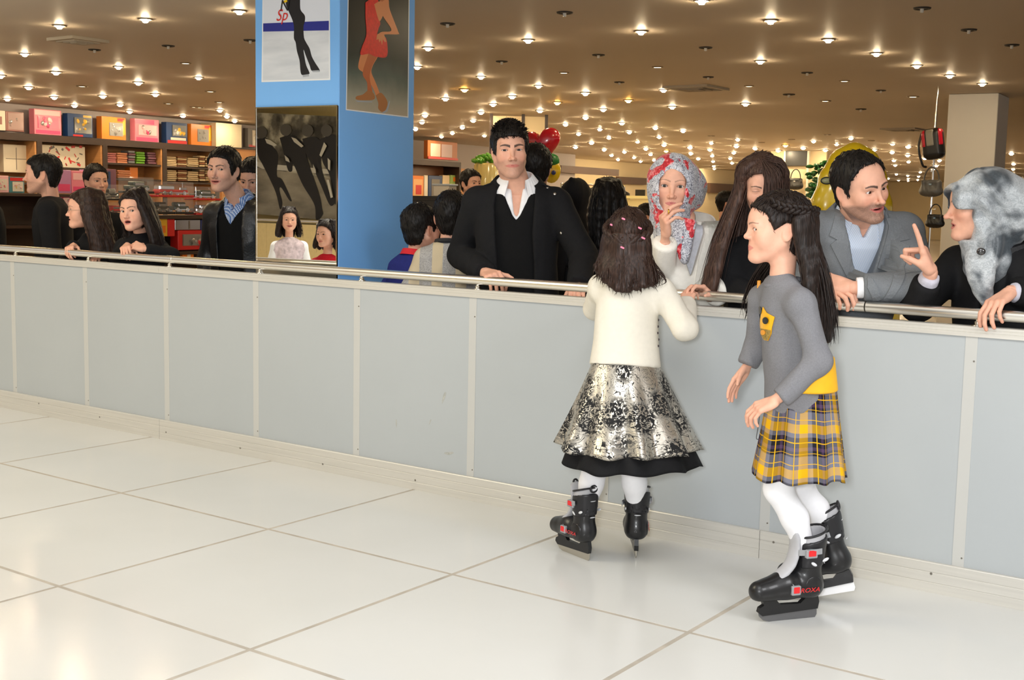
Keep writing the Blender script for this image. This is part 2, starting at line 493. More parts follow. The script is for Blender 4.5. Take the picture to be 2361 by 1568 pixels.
def ellp(cx, cy, rx, ry, n=16, a=0.0):
    t = np.arange(n) * 2 * math.pi / n; x, y = rx * np.cos(t), ry * np.sin(t)
    return np.stack([cx + x * math.cos(a) - y * math.sin(a), cy + x * math.sin(a) + y * math.cos(a)], 1)
# ------------------------------------------------------------------ people: heads, hands, hair
SKIN = srgb(226, 172, 146)
def m_skin():
    return mat('skin', SKIN, 0.52, spec=0.35, vcol=True, var=0.06, vscale=45, bump=0.05, bscale=400, sss=0.0)
def m_hair(name, c, gloss=0.42):
    def bd(m, nt, N, L, b, tc, mp):
        w = N.new('ShaderNodeTexNoise'); w.inputs['Scale'].default_value = 1.0; w.inputs['Detail'].default_value = 4
        mp.inputs['Scale'].default_value = (260, 260, 16)
        L.new(mp.outputs[0], w.inputs['Vector'])
        c2 = tuple(min(1, v * 1.7 + 0.001) for v in c); c0 = tuple(v * 0.45 for v in c)
        L.new(ramp(N, L, w.outputs[0], [(0.35, c0), (0.5, c), (0.68, c2)]), b.inputs['Base Color'])
        bp = N.new('ShaderNodeBump'); bp.inputs['Strength'].default_value = 0.45; bp.inputs['Distance'].default_value = 0.003
        L.new(w.outputs[0], bp.inputs['Height']); L.new(bp.outputs[0], b.inputs['Normal'])
    return mat(name, c, gloss, spec=0.22, build=bd)

def head_vol(o):
    """one head in its own frame: face towards -y, x to the side, z up, eyes at z = 0"""
    h = o.get('h', 0.0022); w = o.get('w', 1.0); jw = o.get('jaw', 1.0); ns = o.get('nose', 1.0); ch = o.get('child', 0.0)
    v = Vol((-0.095, -0.135, -0.20), (0.095, 0.135, 0.145), h)
    zc = 1.0 - 0.10 * ch                       # children: shorter lower face
    v.ell((0, 0.018, 0.036), (0.0755 * w, 0.098, 0.086), k=0.01)
    v.ell((0, -0.012, 0.030), (0.070 * w, 0.086, 0.072), k=0.02)
    v.ell((0, -0.026, -0.035 * zc), (0.061 * w, 0.066, 0.085 * zc), k=0.025)
    for s in (-1, 1):
        v.cap((s * 0.054 * w * jw, 0.006, -0.050 * zc), (s * 0.016 * jw, -0.068, -0.103 * zc), 0.018, 0.015, k=0.03)
        v.ell((s * 0.043 * w, -0.058, -0.026 * zc), (0.021, 0.022, 0.020), k=0.03)
        if ch: v.ell((s * 0.036, -0.052, -0.048 * zc), (0.022, 0.024, 0.022), k=0.02)
    v.ell((0, -0.079, -0.103 * zc), (0.019 * jw, 0.016, 0.014), k=0.02)
    v.cap((-0.036, -0.078, 0.017), (0.036, -0.078, 0.017), 0.011, k=0.018)
    v.ell((0, -0.073, -0.066 * zc), (0.030, 0.021, 0.024), k=0.016)
    br = o.get('brow_ridge', 0.0)
    if br:
        for s in (-1, 1): v.cap((s * 0.012, -0.089, 0.019), (s * 0.042, -0.079, 0.019), 0.006 + br, k=0.012)
    # sockets
    for s in (-1, 1):
        v.ell((s * 0.0325, -0.101, -0.002), (0.0185, 0.0165, 0.0125), k=0.012, mode='s')
        v.ell((s * 0.0315, -0.0735, 0.0), (0.0158, 0.0152, 0.0142), k=0.004)
    # nose
    nl = 0.036 * ns * zc
    v.cap((0, -0.086, 0.010), (0, -0.102 - 0.006 * ns + 0.006 * ch, -nl + 0.004), 0.0062, 0.0085, k=0.012)
    v.ell((0, -0.106 - 0.007 * ns + 0.008 * ch, -nl), (0.0098, 0.0105, 0.0090), k=0.007)
    for s in (-1, 1): v.ell((s * 0.0115, -0.0955, -nl - 0.003), (0.0068, 0.0105, 0.0068), k=0.006)
    for s in (-1, 1): v.ell((s * 0.0058, -0.103 + 0.006 * ch, -nl - 0.0095), (0.0030, 0.0048, 0.0030), k=0.002, mode='s')
    # mouth
    mz = -0.067 * zc; mo = o.get('mouth', 'closed'); sm = {'smile': 0.006, 'open': 0.0, 'talk': 0.002}.get(mo, 0.0)
    op = {'open': 0.0075, 'smile': 0.0028, 'talk': 0.0035}.get(mo, 0.0)
    mw = o.get('mouthw', 0.0285) + (0.005 if mo == 'smile' else -0.002 if mo == 'open' else 0)
    fl = o.get('lips', 1.0)
    for s in (-1, 1):
        v.cap((s * 0.0050, -0.0905, mz + 0.0040 + op * .5), (s * mw, -0.0755, mz + sm), 0.0042 * fl, 0.0022, k=0.005)
        v.cap((0, -0.0900, mz - 0.0052 - op), (s * mw * .86, -0.0770, mz + sm * 0.7), 0.0050 * fl, 0.0024, k=0.005)
    if op:
        v.ell((0, -0.094, mz - 0.0006 - op * 0.2 + sm * .3), (mw * 0.78, 0.014, op + 0.0008), k=0.002, mode='s')
    for s in (-1, 1):
        v.cap((0, -0.0950, mz - 0.0004), (s * mw * .97, -0.0795, mz + sm), 0.0014, 0.0010, k=0.003, mode='s')
    # ears
    if o.get('ears', True):
        for s in (-1, 1):
            M = rotz(s * -0.35) @ rotx(-0.18)
            v.ell((s * 0.0765 * w, 0.016, -0.010), (0.0060, 0.0185, 0.0315), M, k=0.006)
            v.ell((s * 0.0825 * w, 0.012, -0.010), (0.0050, 0.0105, 0.0195), M, k=0.004, mode='s')
    # eye opening
    ey = o.get('eyes', 'open'); up, dn = {'open': (0.0051, 0.0041), 'wide': (0.0064, 0.0046), 'half': (0.0040, 0.0040), 'closed': (0, 0), 'down': (0.0008, 0.0046)}[ey]
    o['_lid'] = (up, dn)
    if up + dn > 0.001:
        fx = frame((0, -1, 0))
        for s in (-1, 1):
            al = []
            for t in np.linspace(-1, 1, 9): al.append((s * 0.0318 + t * 0.0140, up * (1 - abs(t) ** 2.2) + 0.0006 * s * t))
            for t in np.linspace(1, -1, 9)[1:-1]: al.append((s * 0.0318 + t * 0.0140, -dn * (1 - abs(t) ** 2.4) + 0.0006 * s * t))
            v.polycut(np.array(al), fx, (0, 0, 0), 0.05, 0.14, k=0.0012, lo=(s * 0.032 - 0.02, -0.13, -0.014), hi=(s * 0.032 + 0.02, -0.05, 0.014))
    # neck
    nb = np.asarray(o.get('neck', (0, 0.045, -0.20)), float); nr = o.get('neckr', 0.052)
    v2lo = np.minimum(v.lo, nb - nr); 
    v.cap((0, 0.030, -0.045), nb, nr * 1.02, nr * 1.06, k=0.022)
    return v

def head_cols(V, o):
    """pigment of a face, by place on the head"""
    x, y, z = V[:, 0], V[:, 1], V[:, 2]; ch = o.get('child', 0.0); zc = 1.0 - 0.10 * ch; ax = np.abs(x)
    sk = np.array(o.get('skin', SKIN)); C = np.tile(sk, (len(V), 1))
    def put(mask, c, C=C):
        m = np.clip(mask, 0, 1)[:, None]; C[:] = C * (1 - m) + np.array(c) * m
    blush = np.exp(-(((ax - 0.043) / 0.02) ** 2 + ((z + 0.034 * zc) / 0.02) ** 2)) * (y < 0.0)
    put(blush * o.get('blush', 0.3), (sk[0] * 0.98, sk[1] * 0.66, sk[2] * 0.62))
    put(np.exp(-((x / 0.014) ** 2 + ((z + 0.036 * zc) / 0.012) ** 2)) * (y < -0.085) * 0.25, (sk[0] * 0.97, sk[1] * 0.68, sk[2] * 0.64))
    put(np.clip((ax - 0.074) / 0.006, 0, 1) * 0.3 * (np.abs(z) < 0.05), (sk[0], sk[1] * 0.66, sk[2] * 0.6))
    st = o.get('stubble', 0.0)
    if st:
        jaw = np.clip((-0.034 - z - 0.55 * np.clip(ax - 0.03, 0, 1)) / 0.012 + 0.9 * np.clip((ax - 0.048) / 0.015, 0, 1), 0, 1) * np.clip((z + 0.14) / 0.03, 0, 1) * (y < 0.03) * np.clip((-0.005 - z) / 0.02, 0, 1)
        must = np.exp(-(((z + 0.055) / 0.0075) ** 2)) * (ax < 0.030) * (y < -0.075)
        gr = 0.75 + 0.25 * noise3(V, 900, 3)
        put(np.maximum(jaw, must) * st * gr, o.get('stubblec', (0.045, 0.034, 0.03)))
    # lips
    mz = -0.067 * zc; mo = o.get('mouth', 'closed'); op = {'open': 0.0075, 'smile': 0.0028, 'talk': 0.0035}.get(mo, 0.0); sm = {'smile': 0.006, 'talk': 0.002}.get(mo, 0.0)
    mw = o.get('mouthw', 0.0285) + (0.005 if mo == 'smile' else -0.002 if mo == 'open' else 0)
    zz = z - mz - sm * (ax / mw) ** 1.5; t = np.clip(1 - (ax / mw) ** 2.4, 0, 1); fl = o.get('lips', 1.0)
    lip = ((zz < (0.0072 * fl + op * .5) * t) & (zz > -(0.0095 * fl + op * 1.2) * t) & (y < -0.07) & (ax < mw)).astype(float)
    put(lip * o.get('lipa', 0.75), o.get('lipc', srgb(196, 106, 100)))
    if op: put(((np.abs(zz + op * .2) < op * 0.9 * t) & (y > -0.0875) & (y < -0.05) & (ax < mw * .85)).astype(float), srgb(70, 24, 24))
    # brows, lashes
    bt = o.get('brow', 0.0042); bh = o.get('browz', 0.0); bs = o.get('brows', 1.0)
    bx = np.clip((ax - 0.010) / 0.040, 0, 1); cz = 0.0165 + bh + 0.0085 * np.sin(np.clip(bx, 0, 1) * 2.3) * bs - 0.003 * bx
    bm = np.clip((bt * (1.0 - 0.55 * bx) - np.abs(z - cz)) / 0.0016 + 0.5, 0, 1) * ((ax > 0.0085) & (ax < 0.051)) * (y < -0.035)
    put(bm * o.get('browa', 0.9), o.get('browc', (0.018, 0.013, 0.011)))
    up, dn = o.get('_lid', (0.006, 0.004))
    for s in (-1, 1):
        t2 = np.clip(np.abs(x - s * 0.0318) / 0.0150, 0, 1.0); uz = up * (1 - t2 ** 2.2); dz = -dn * (1 - t2 ** 2.4)
        inr = (np.abs(x - s * 0.0318) < 0.0150) & (y < -0.06)
        la = np.clip(1 - np.abs(z - uz - 0.0005) / 0.0017, 0, 1) * inr
        put(la * o.get('lash', 0.75), (0.02, 0.014, 0.012))
        la = np.clip(1 - np.abs(z - dz + 0.0003) / 0.0013, 0, 1) * inr
        put(la * 0.35 * o.get('lash', 0.75), (0.03, 0.02, 0.018))
        put(np.exp(-(((x - s * 0.032) / 0.014) ** 2 + ((z + 0.0095) / 0.005) ** 2)) * (y < -0.06) * o.get('bags', 0.12), (sk[0] * 0.55, sk[1] * 0.42, sk[2] * 0.45))
    return C

def eye_mesh(c, gaze, iris=(0.05, 0.022, 0.010), r=0.0128):
    prof = [(0.0, 'p'), (0.12, 'p'), (0.25, 'p'), (0.275, 'i'), (0.38, 'i'), (0.51, 'i'), (0.555, 'o'), (0.58, 'w'), (0.7, 'w'), (1.0, 'w'), (1.5, 'w'), (2.2, 'w'), (math.pi, 'w')]
    M = frame(gaze); n = 20; ang = np.arange(n) * 2 * math.pi / n; V = []; Cc = []
    cs = {'p': (0.004, 0.003, 0.003), 'i': iris, 'o': tuple(v * 0.35 for v in iris), 'w': srgb(222, 212, 206)}
    for a, t in prof:
        V.append(np.stack([np.sin(a) * np.cos(ang), np.sin(a) * np.sin(ang), np.full(n, math.cos(a))], 1) * r); Cc.append(np.tile(cs[t], (n, 1)))
    V = np.concatenate(V) @ M.T + np.asarray(c); a = np.arange(n); b = (a + 1) % n
    Q = np.concatenate([np.stack([i * n + a, (i + 1) * n + a, (i + 1) * n + b, i * n + b], 1) for i in range(len(prof) - 1)])
    return V, Q.astype(np.int32), np.concatenate(Cc)

class Head:
    """placed head: local -> room"""
    def __init__(s, pos, az=36, down=0, tilt=0, scale=1.0, **o):
        s.M = rotz(rad(az)) @ rotx(rad(down)) @ roty(rad(tilt)); s.p = np.asarray(pos, float); s.s = scale; s.o = o
    def w(s, P): return (np.asarray(P, float) * s.s) @ s.M.T + s.p
    def l(s, P): return ((np.asarray(P, float) - s.p) @ s.M) / s.s
    def build(s, neck_to):
        o = s.o; o['neck'] = s.l(neck_to)
        v = head_vol(o)
        if o.get('h', 0.0022) and (o['neck'][2] < v.lo[2] + 0.02):
            pass
        V, Q = v.mesh(1); C = head_cols(V, o)
        return s.w(V), Q, C
    def eyes(s, parent, gaze=None, iris=(0.05, 0.022, 0.010)):
        if s.o.get('eyes') == 'closed': return
        m = mat('eye', (0.8, 0.8, 0.8), 0.12, spec=0.5, vcol=True)
        for sg in (-1, 1):
            c = s.w((sg * 0.0316, -0.0735, 0.0)); g = s.M @ np.array([0, -1.0, 0]) if gaze is None else nrm(np.asarray(gaze) - c)
            V, Q, Cc = eye_mesh(c, g, iris, 0.0130 * s.s)
            mk('eye', V, Q, m, parent, True, Cc)

def hand(wrist, d, n, thumb, curls=(20, 25, 15), scale=1.0, spread=2.0, thumb_c=(25, 20), fore=None, h=0.0026, thumb_out=0.75, rw=1.0):
    """wrist point, finger direction d, palm normal n (the way the palm faces), thumb side; returns a mesh; curls: one triple or four"""
    d = nrm(d); n = nrm(np.asarray(n, float) - d * np.dot(n, d)); t = np.cross(d, n); t = t if np.dot(t, thumb) > 0 else -t
    M = np.stack([t, d, n], 1)                       # local: x thumb side, y fingers, z palm
    if isinstance(curls[0], (int, float)): curls = [curls] * 4
    v = Vol((-0.075, -0.10, -0.075), (0.085, 0.215, 0.125), h)
    LEN = [(0.043, 0.026, 0.021), (0.048, 0.030, 0.022), (0.044, 0.028, 0.021), (0.035, 0.021, 0.019)]
    KX = [0.030, 0.010, -0.010, -0.028]; KY = [0.092, 0.095, 0.090, 0.081]
    for i in range(4):
        v.cap((KX[i] * 0.55, 0.012, 0), (KX[i], KY[i] - 0.006, 0.0), 0.0125, 0.0112, k=0.012)
    v.ell((0.024, 0.038, 0.008), (0.016, 0.032, 0.014), rotz(-0.35), k=0.012)
    v.ell((-0.022, 0.040, 0.006), (0.012, 0.034, 0.012), k=0.012)
    tips = []
    for i in range(4):
        p = np.array([KX[i], KY[i] - 0.008, 0.0]); a = 0.0; sp = rad(spread) * (1.5 - i)
        rr = [0.0097, 0.0088, 0.0080, 0.0068] if i < 3 else [0.0084, 0.0077, 0.0070, 0.0060]
        for j in range(3):
            a += rad(curls[i][j]); L = LEN[i][j] + (0.008 if j == 0 else 0)
            q = p + L * np.array([math.sin(sp) * math.cos(a), math.cos(a) * math.cos(sp), math.sin(a)])
            v.cap(p, q, rr[j], rr[j + 1], k=0.0012 if j else 0.005); p = q
        tips.append(p)
    p = np.array([0.020, 0.016, 0.006]); dr = nrm([thumb_out, 0.75, 0.35])
    b = rad(thumb_c[0]); 
    for j, (L, r0, r1) in enumerate(((0.044, 0.0145, 0.0112), (0.034, 0.0108, 0.0098), (0.027, 0.0096, 0.0070))):
        q = p + L * dr; v.cap(p, q, r0, r1, k=0.008 if j == 0 else 0.004); p = q
        c2 = rad(thumb_c[min(j, 1)]); dr = nrm(dr * math.cos(c2) + np.array([-0.55, 0.25, 0.8]) * math.sin(c2))
    f = np.array([0, -0.085, 0.0]) if fore is None else ((np.asarray(fore, float) - np.asarray(wrist)) @ M) / scale
    f = f / max(1.0, np.linalg.norm(f) / 0.10)
    v.cap(f, (0, 0.01, 0), 0.027 * rw, 0.0205 * rw, k=0.012)
    V, Q = v.mesh(1)
    sk = np.array(SKIN); C = np.tile(sk, (len(V), 1))
    kn = np.zeros(len(V))
    for tp in tips: kn = np.maximum(kn, np.exp(-np.sum((V - tp) ** 2, 1) / 0.012 ** 2))
    for i in range(4): kn = np.maximum(kn, 0.6 * np.exp(-np.sum((V - np.array([KX[i], KY[i], -0.006])) ** 2, 1) / 0.011 ** 2))
    C = C * (1 - 0.35 * kn[:, None]) + np.array([sk[0] * 0.98, sk[1] * 0.66, sk[2] * 0.62]) * 0.35 * kn[:, None]
    return (V * scale) @ M.T + np.asarray(wrist, float), Q, C

def limb(pts, rr, h=0.010, k=0.02):
    pts = [np.asarray(p, float) for p in pts]; R = max(rr)
    v = Vol(np.min(pts, 0) - R, np.max(pts, 0) + R, h)
    for i in range(len(pts) - 1): v.cap(pts[i], pts[i + 1], rr[i], rr[i + 1], k=k)
    return v
def folds(V, Q, amp, sc=14, seed=0, stretch=(1, 1, 0.6), ridge=True):
    """push a cloth surface in and out along its normals"""
    N = vnormals(V, Q); a = noise3(V, sc, seed, stretch=stretch)
    if ridge: a = 1 - np.abs(a) * 1.6
    return V + N * (a * amp)[:, None]
def strands(guides, count, r, seg=14, jit=0.012, seed=1, tip=0.25, wave=0.0, spread_end=1.0, rootjit=None, flat=0.55):
    """hair locks between neighbouring guide curves (room coordinates)"""
    rg = np.random.RandomState(seed); G = np.stack([spline(g, seg) for g in guides]); m = MB(); ng = len(G)
    tt = np.linspace(0, 1, seg)[:, None]
    for i in range(count):
        u = rg.rand() * (ng - 1); a = int(min(u, ng - 2)); f = u - a
        c = G[a] * (1 - f) + G[a + 1] * f
        off = rg.normal(size=3); off2 = rg.normal(size=3)
        rj = jit * 0.5 if rootjit is None else rootjit
        c = c + off * (rj + (jit - rj) * tt) * spread_end ** tt + off2 * wave * np.sin(tt * (4 + rg.rand() * 4) + rg.rand() * 6) * tt
        n = seg if rg.rand() < 0.6 else int(seg * (0.72 + 0.26 * rg.rand()))
        c = c[:n]; s = np.linspace(0, 1, n); rr = r * (0.75 + 0.5 * rg.rand()) * np.where(s < 0.7, 1.0, 1 - (s - 0.7) / 0.3 * (1 - tip * 0.4))
        m.tube(c, np.maximum(rr, 0.0004), 4, cap=False, up=nrm(rg.normal(size=3)), flat=flat)
    return m.arr()

def cap_hair(H, side, thick=0.012, h=0.004, top=0.0, back=0.0, amp=0.003, seed=2, w=None, fringe=None, sc=70, ks=0.006, tufts=420, tl=0.022):
    """close-cut hair: a shell over the skull inside a side-view outline (y, z); H: Head"""
    o = H.o; w = w or o.get('w', 1.0)
    v = Vol((-0.12, -0.14, -0.16), (0.12, 0.16, 0.19), h)
    v.ell((0, 0.018 + back * .5, 0.038 + top * .5), (0.0755 * w + thick, 0.098 + thick + back * .5, 0.086 + thick + top * .5), k=0.01)
    v.ell((0, -0.012, 0.030 + top * .4), (0.070 * w + thick, 0.086 + thick, 0.072 + thick + top * .5), k=0.02)
    v.ell((0, 0.030, -0.035), (0.060 * w + thick * .6, 0.066 + thick * .5, 0.070), k=0.03)
    # outline prism, seen from the side
    M = np.stack([[0, 1.0, 0], [0, 0, 1.0], [1.0, 0, 0]], 1)
    v.polycut(np.array(side, float), M, (0, 0, 0), -1, 1, k=ks, mode='i')
    if fringe is not None:                       # forehead line seen from the front (x, z): what lies under it is cut away
        v.polycut(np.array(fringe, float), frame((0, -1, 0)), (0, 0, 0), 0.02, 1.0, k=ks, mode='s')
    V, Q = v.mesh(1)
    N = vnormals(V, Q); V = V + N * (amp * noise3(V, sc, seed, stretch=(1, 1, 0.5)))[:, None]
    # short locks lying along the surface, running from the crown to the edge
    rg = np.random.RandomState(seed + 5); out = np.linalg.norm(V / np.array([0.075 * w, 0.098, 0.09]) - np.array([0, 0.18, 0.4]), axis=1) > 0.98
    pick = rg.choice(np.flatnonzero(out), min(tufts, int(out.sum())), replace=False); tm = MB(); cr = np.array([0.012, 0.03, 0.14])
    for i in pick:
        n_ = N[i]; d = V[i] - cr; d = d - n_ * np.dot(d, n_); d = nrm(d + rg.normal(size=3) * 0.012); L = tl * (0.7 + 0.6 * rg.rand())
        tm.tube([V[i] - n_ * 0.001 - d * L * 0.5, V[i] + n_ * 0.0018, V[i] + n_ * 0.0012 + d * L * 0.6], [0.0020, 0.0026, 0.0003], 4, cap=False, up=n_, flat=0.5)
    if len(pick): V2, F2 = tm.arr(); V, Q, _ = join((V, Q), (V2, F2[0]))
    return H.w(V), Q
# ------------------------------------------------------------------ the setting: rink floor, barrier, ceiling, walls
ZC = 2.65
def structure(o): o['kind'] = 'structure'; return o
def root_struct(name, loc=(0, 0, 0)):
    o = bpy.data.objects.new(name, None); o.location = loc; COL.objects.link(o); o['kind'] = 'structure'; return o

def bd_tile(m, nt, N, L, b, tc, mp):
    n1 = N.new('ShaderNodeTexNoise'); n1.inputs['Scale'].default_value = 1.6; n1.inputs['Detail'].default_value = 6
    L.new(tc.outputs['Object'], n1.inputs['Vector'])
    L.new(ramp(N, L, n1.outputs[0], [(0.3, srgb(215, 215, 211)), (0.7, srgb(220, 220, 217))]), b.inputs['Base Color'])
    n2 = N.new('ShaderNodeTexNoise'); n2.inputs['Scale'].default_value = 30; n2.inputs['Detail'].default_value = 5; L.new(tc.outputs['Object'], n2.inputs['Vector'])
    bp = N.new('ShaderNodeBump'); bp.inputs['Strength'].default_value = 0.02; bp.inputs['Distance'].default_value = 0.002; L.new(n2.outputs[0], bp.inputs['Height']); L.new(bp.outputs[0], b.inputs['Normal'])
m_tile = mat('rink_tile', srgb(236, 233, 226), 0.17, spec=0.4, build=bd_tile)
m_grout = mat('rink_joint', srgb(184, 176, 164), 0.9, spec=0.1, var=0.15, vscale=8)
fl = MB().box((-8.0, -8.0, -0.0508), (14.0, 8.06, 0.05)).build('floor', m_grout); structure(fl)
TX0, TY0 = -5.7835, -0.9607
tmesh = None
for j in range(-1, 6):
    y1 = TY0 - (j) * 1.005 if j >= 0 else 0.03; y0 = TY0 - (j + 1) * 1.005 if j >= 0 else TY0
    for i in range(-8, 8):
        x0 = TX0 + i * 0.9943
        key = 'edge' if j < 0 else 'full'
        g = 0.009
        o = MB().box((x0 + 0.497, (y0 + y1) / 2, -0.0006), (0.497 - g, (y1 - y0) / 2 - g, 0.0006), bev=0.0).build('tile', m_tile, fl)
# store floor behind the barrier
m_sfloor = mat('store_floor', srgb(176, 160, 140), 0.35, var=0.08, vscale=3)
structure(MB().box((-14, 33.6, -0.05), (40, 33.5, 0.05)).build('floor', m_sfloor))

# barrier
m_panel = mat('barrier_panel', srgb(177, 182, 184), 0.55, spec=0.25, var=0.025, vscale=1.4)
m_strip = mat('barrier_strip', srgb(193, 193, 189), 0.55, spec=0.25)
m_alu = mat('brushed_aluminium', srgb(214, 211, 203), 0.42, metal=0.35, spec=0.5, var=0.05, vscale=6, stretch=(0.4, 14, 14), bump=0.05, bscale=30)
m_chrome = mat('chrome', (0.82, 0.80, 0.76), 0.10, metal=1.0, var=0.02, vscale=3)
m_steel = mat('polished_steel_rail', (0.90, 0.87, 0.80), 0.28, metal=1.0, bump=0.02, bscale=20, stretch=(0.3, 8, 8))
m_screw = mat('screw', (0.25, 0.23, 0.2), 0.4, metal=0.8)
wb = root_struct('wall_barrier', (-4.0, 0, 0))
SEAM = [-12.34, -11.60, -10.86, -10.12, -9.38, -8.64, -7.90, -7.157, -6.40, -5.651, -4.915, -4.187, -3.462, -2.728, -1.978, -1.221, -0.48, 0.26, 1.0, 1.74]
for a, b in zip(SEAM[:-1], SEAM[1:]):
    MB().box(((a + b) / 2, 0.006, 0.53), ((b - a) / 2 - 0.0015, 0.006, 0.44), bev=0.001).build('panel', m_panel, wb)
for a in SEAM:
    st = MB().box((a, -0.0008, 0.53), (0.021, 0.0008, 0.425)).build('cover_strip', m_strip, wb)
    MB().box((a, 0.032, 0.50), (0.02, 0.018, 0.48)).build('stud', m_alu, wb)
    sc = MB()
    for z in (0.865, 0.145): sc.lathe([(0.0035, 0), (0.003, 0.0012), (0.0, 0.0014)], (a + 0.012, -0.0016, z), rotx(math.pi / 2), 8)
    sc.build('screw', m_screw, st)
def prof_x(prof, x0, x1):
    """profile rows (y, z) swept along x"""
    p = np.asarray(prof, float); n = len(p); V = np.concatenate([np.c_[np.full(n, x), p] for x in (x0, x1)]); a = np.arange(n); b = (a + 1) % n
    T = tess(p); return V, [np.stack([a, a + n, b + n, b], 1), np.concatenate([T, T[:, ::-1] + n])]
KICK = [(0.0, 0.0), (-0.016, 0.0), (-0.016, 0.035), (-0.0145, 0.0365), (-0.0145, 0.039), (-0.016, 0.0405), (-0.016, 0.073), (-0.0145, 0.0745), (-0.0145, 0.077), (-0.016, 0.0785), (-0.016, 0.110), (-0.014, 0.113), (0.0, 0.113)]
CHAN = [(0.048, 0.953), (-0.007, 0.953), (-0.007, 0.966), (-0.006, 0.967), (-0.006, 0.9685), (-0.007, 0.9695), (-0.007, 0.977), (-0.006, 0.978), (-0.006, 0.9795), (-0.007, 0.9805), (-0.007, 0.988), (-0.004, 0.990), (0.045, 0.990), (0.048, 0.988)]
KJ = [-12.45, -9.42, -5.705, -1.99, 1.8]
for a, b in zip(KJ[:-1], KJ[1:]):
    V, F = prof_x(KICK, a + 0.001, b - 0.001); kb = mk('kick_board', V, F, m_alu, wb, False)
    sc = MB()
    for x in np.arange(a + 0.06, b, 0.62): sc.lathe([(0.005, 0), (0.0042, 0.0016), (0.0, 0.0018)], (x, -0.016, 0.057 + 0.02 * math.sin(x * 9)), rotx(math.pi / 2), 8)
    sc.build('screw', m_screw, kb)
    V, F = prof_x(CHAN, a + 0.0008, b - 0.0008); mk('top_channel', V, F, m_alu, wb, False)
# scuff marks on a panel
m_scuff = mat('scuff', srgb(172, 173, 168), 0.6, var=0.2, vscale=60)
for (px, py, w, hh, a) in ((1024, 915, 7, 30, -0.35), (1035, 1045, 30, 7, 0.18), (914, 975, 4, 20, 0.05), (992, 972, 3, 14, -0.4)):
    c = ony(px, py, 0); n = 12; t = np.arange(n) * 2 * math.pi / n; q = np.stack([np.cos(t) * w, np.sin(t) * hh * (1 + 0.25 * np.sin(3 * t))], 1) / 1000.0
    q = q @ np.array([[math.cos(a), math.sin(a)], [-math.sin(a), math.cos(a)]])
    MB().prism(q, frame((0, -1, 0)), c, 0.0001, 0.0006).build('scuff_mark', m_scuff, wb)
# handrail
RY, RZ, RR = 0.018, 1.0325, 0.0205
hr = thing('handrail', (-4.0, RY, 0.99), 'polished steel handrail running along the top of the rink barrier', 'handrail')
for a, b in ((-12.45, -5.635), (-5.63, -1.62), (-1.615, 1.8)):
    MB().tube([(a, RY, RZ), ((a + b) / 2, RY, RZ), (b, RY, RZ)], RR, 24).build('rail_tube', m_steel, hr, smooth=True)
MB().tube([(-5.66, RY, RZ), (-5.632, RY, RZ), (-5.605, RY, RZ)], RR + 0.0012, 24).build('sleeve', m_steel, hr, smooth=True)
for a in SEAM:
    x = a + 0.012
    b = MB().lathe([(0.0, 0.0), (0.020, 0.0), (0.020, 0.004), (0.012, 0.005), (0.012, 0.017), (0.0075, 0.018), (0.0075, 0.026), (0.012, 0.031), (0.016, 0.034)], (x, RY, 0.9895), None, 16)
    b.build('bracket', m_chrome, hr, smooth=True)

# ceiling and walls
def bd_ceil(m, nt, N, L, b, tc, mp):
    n1 = N.new('ShaderNodeTexNoise'); n1.inputs['Scale'].default_value = 0.35; n1.inputs['Detail'].default_value = 4
    L.new(tc.outputs['Object'], n1.inputs['Vector'])
    L.new(ramp(N, L, n1.outputs[0], [(0.3, srgb(196, 182, 164)), (0.7, srgb(204, 190, 172))]), b.inputs['Base Color'])
m_ceil = mat('ceiling_paint', srgb(190, 175, 155), 0.55, spec=0.3, build=bd_ceil)
structure(MB().box((-14, 33.0, ZC + 0.06), (40, 34.0, 0.06)).build('ceiling', m_ceil))
# left wall with shelving in front of it
WA = onz(0, 237, ZC); WB_ = onz(588, 290, ZC); WE = nrm((WB_ - WA) * [1, 1, 0]); WN = np.array([WE[1], -WE[0], 0.0])
m_wall_l = mat('wall_lilac_grey', srgb(176, 166, 164), 0.7, var=0.03, vscale=2)
m_cream = mat('wall_cream', srgb(226, 206, 168), 0.65, var=0.03, vscale=1.5)
def wallbox(a, b, z0, z1, th, m, name, parent=None):
    a = np.asarray(a, float)[:2]; b = np.asarray(b, float)[:2]; e = (b - a) / np.linalg.norm(b - a); n = np.array([e[1], -e[0]])
    c = (a + b) / 2 - n * th / 2; M = np.array([[e[0], -n[0], 0], [e[1], -n[1], 0], [0, 0, 1.0]])
    return MB().box((c[0], c[1], (z0 + z1) / 2), (np.linalg.norm(b - a) / 2, th / 2, (z1 - z0) / 2), M).build(name, m, parent)
structure(wallbox(WA - WE * 16, WA + WE * 17.6, 0, ZC, 0.2, m_wall_l, 'wall_left'))
WC = (WA + WE * 17.6)[:2]; WD = np.array([-19.6, WC[1] + 0.1])
structure(wallbox(WC, WD, 0, ZC, 0.2, m_cream, 'wall_step'))
structure(wallbox(WD, (-20.6, 54.0), 0, ZC, 0.2, m_cream, 'wall_rear_left'))
structure(wallbox((-20.6, 54.0), (12, 52.0), 0, ZC, 0.2, m_cream, 'wall_back'))
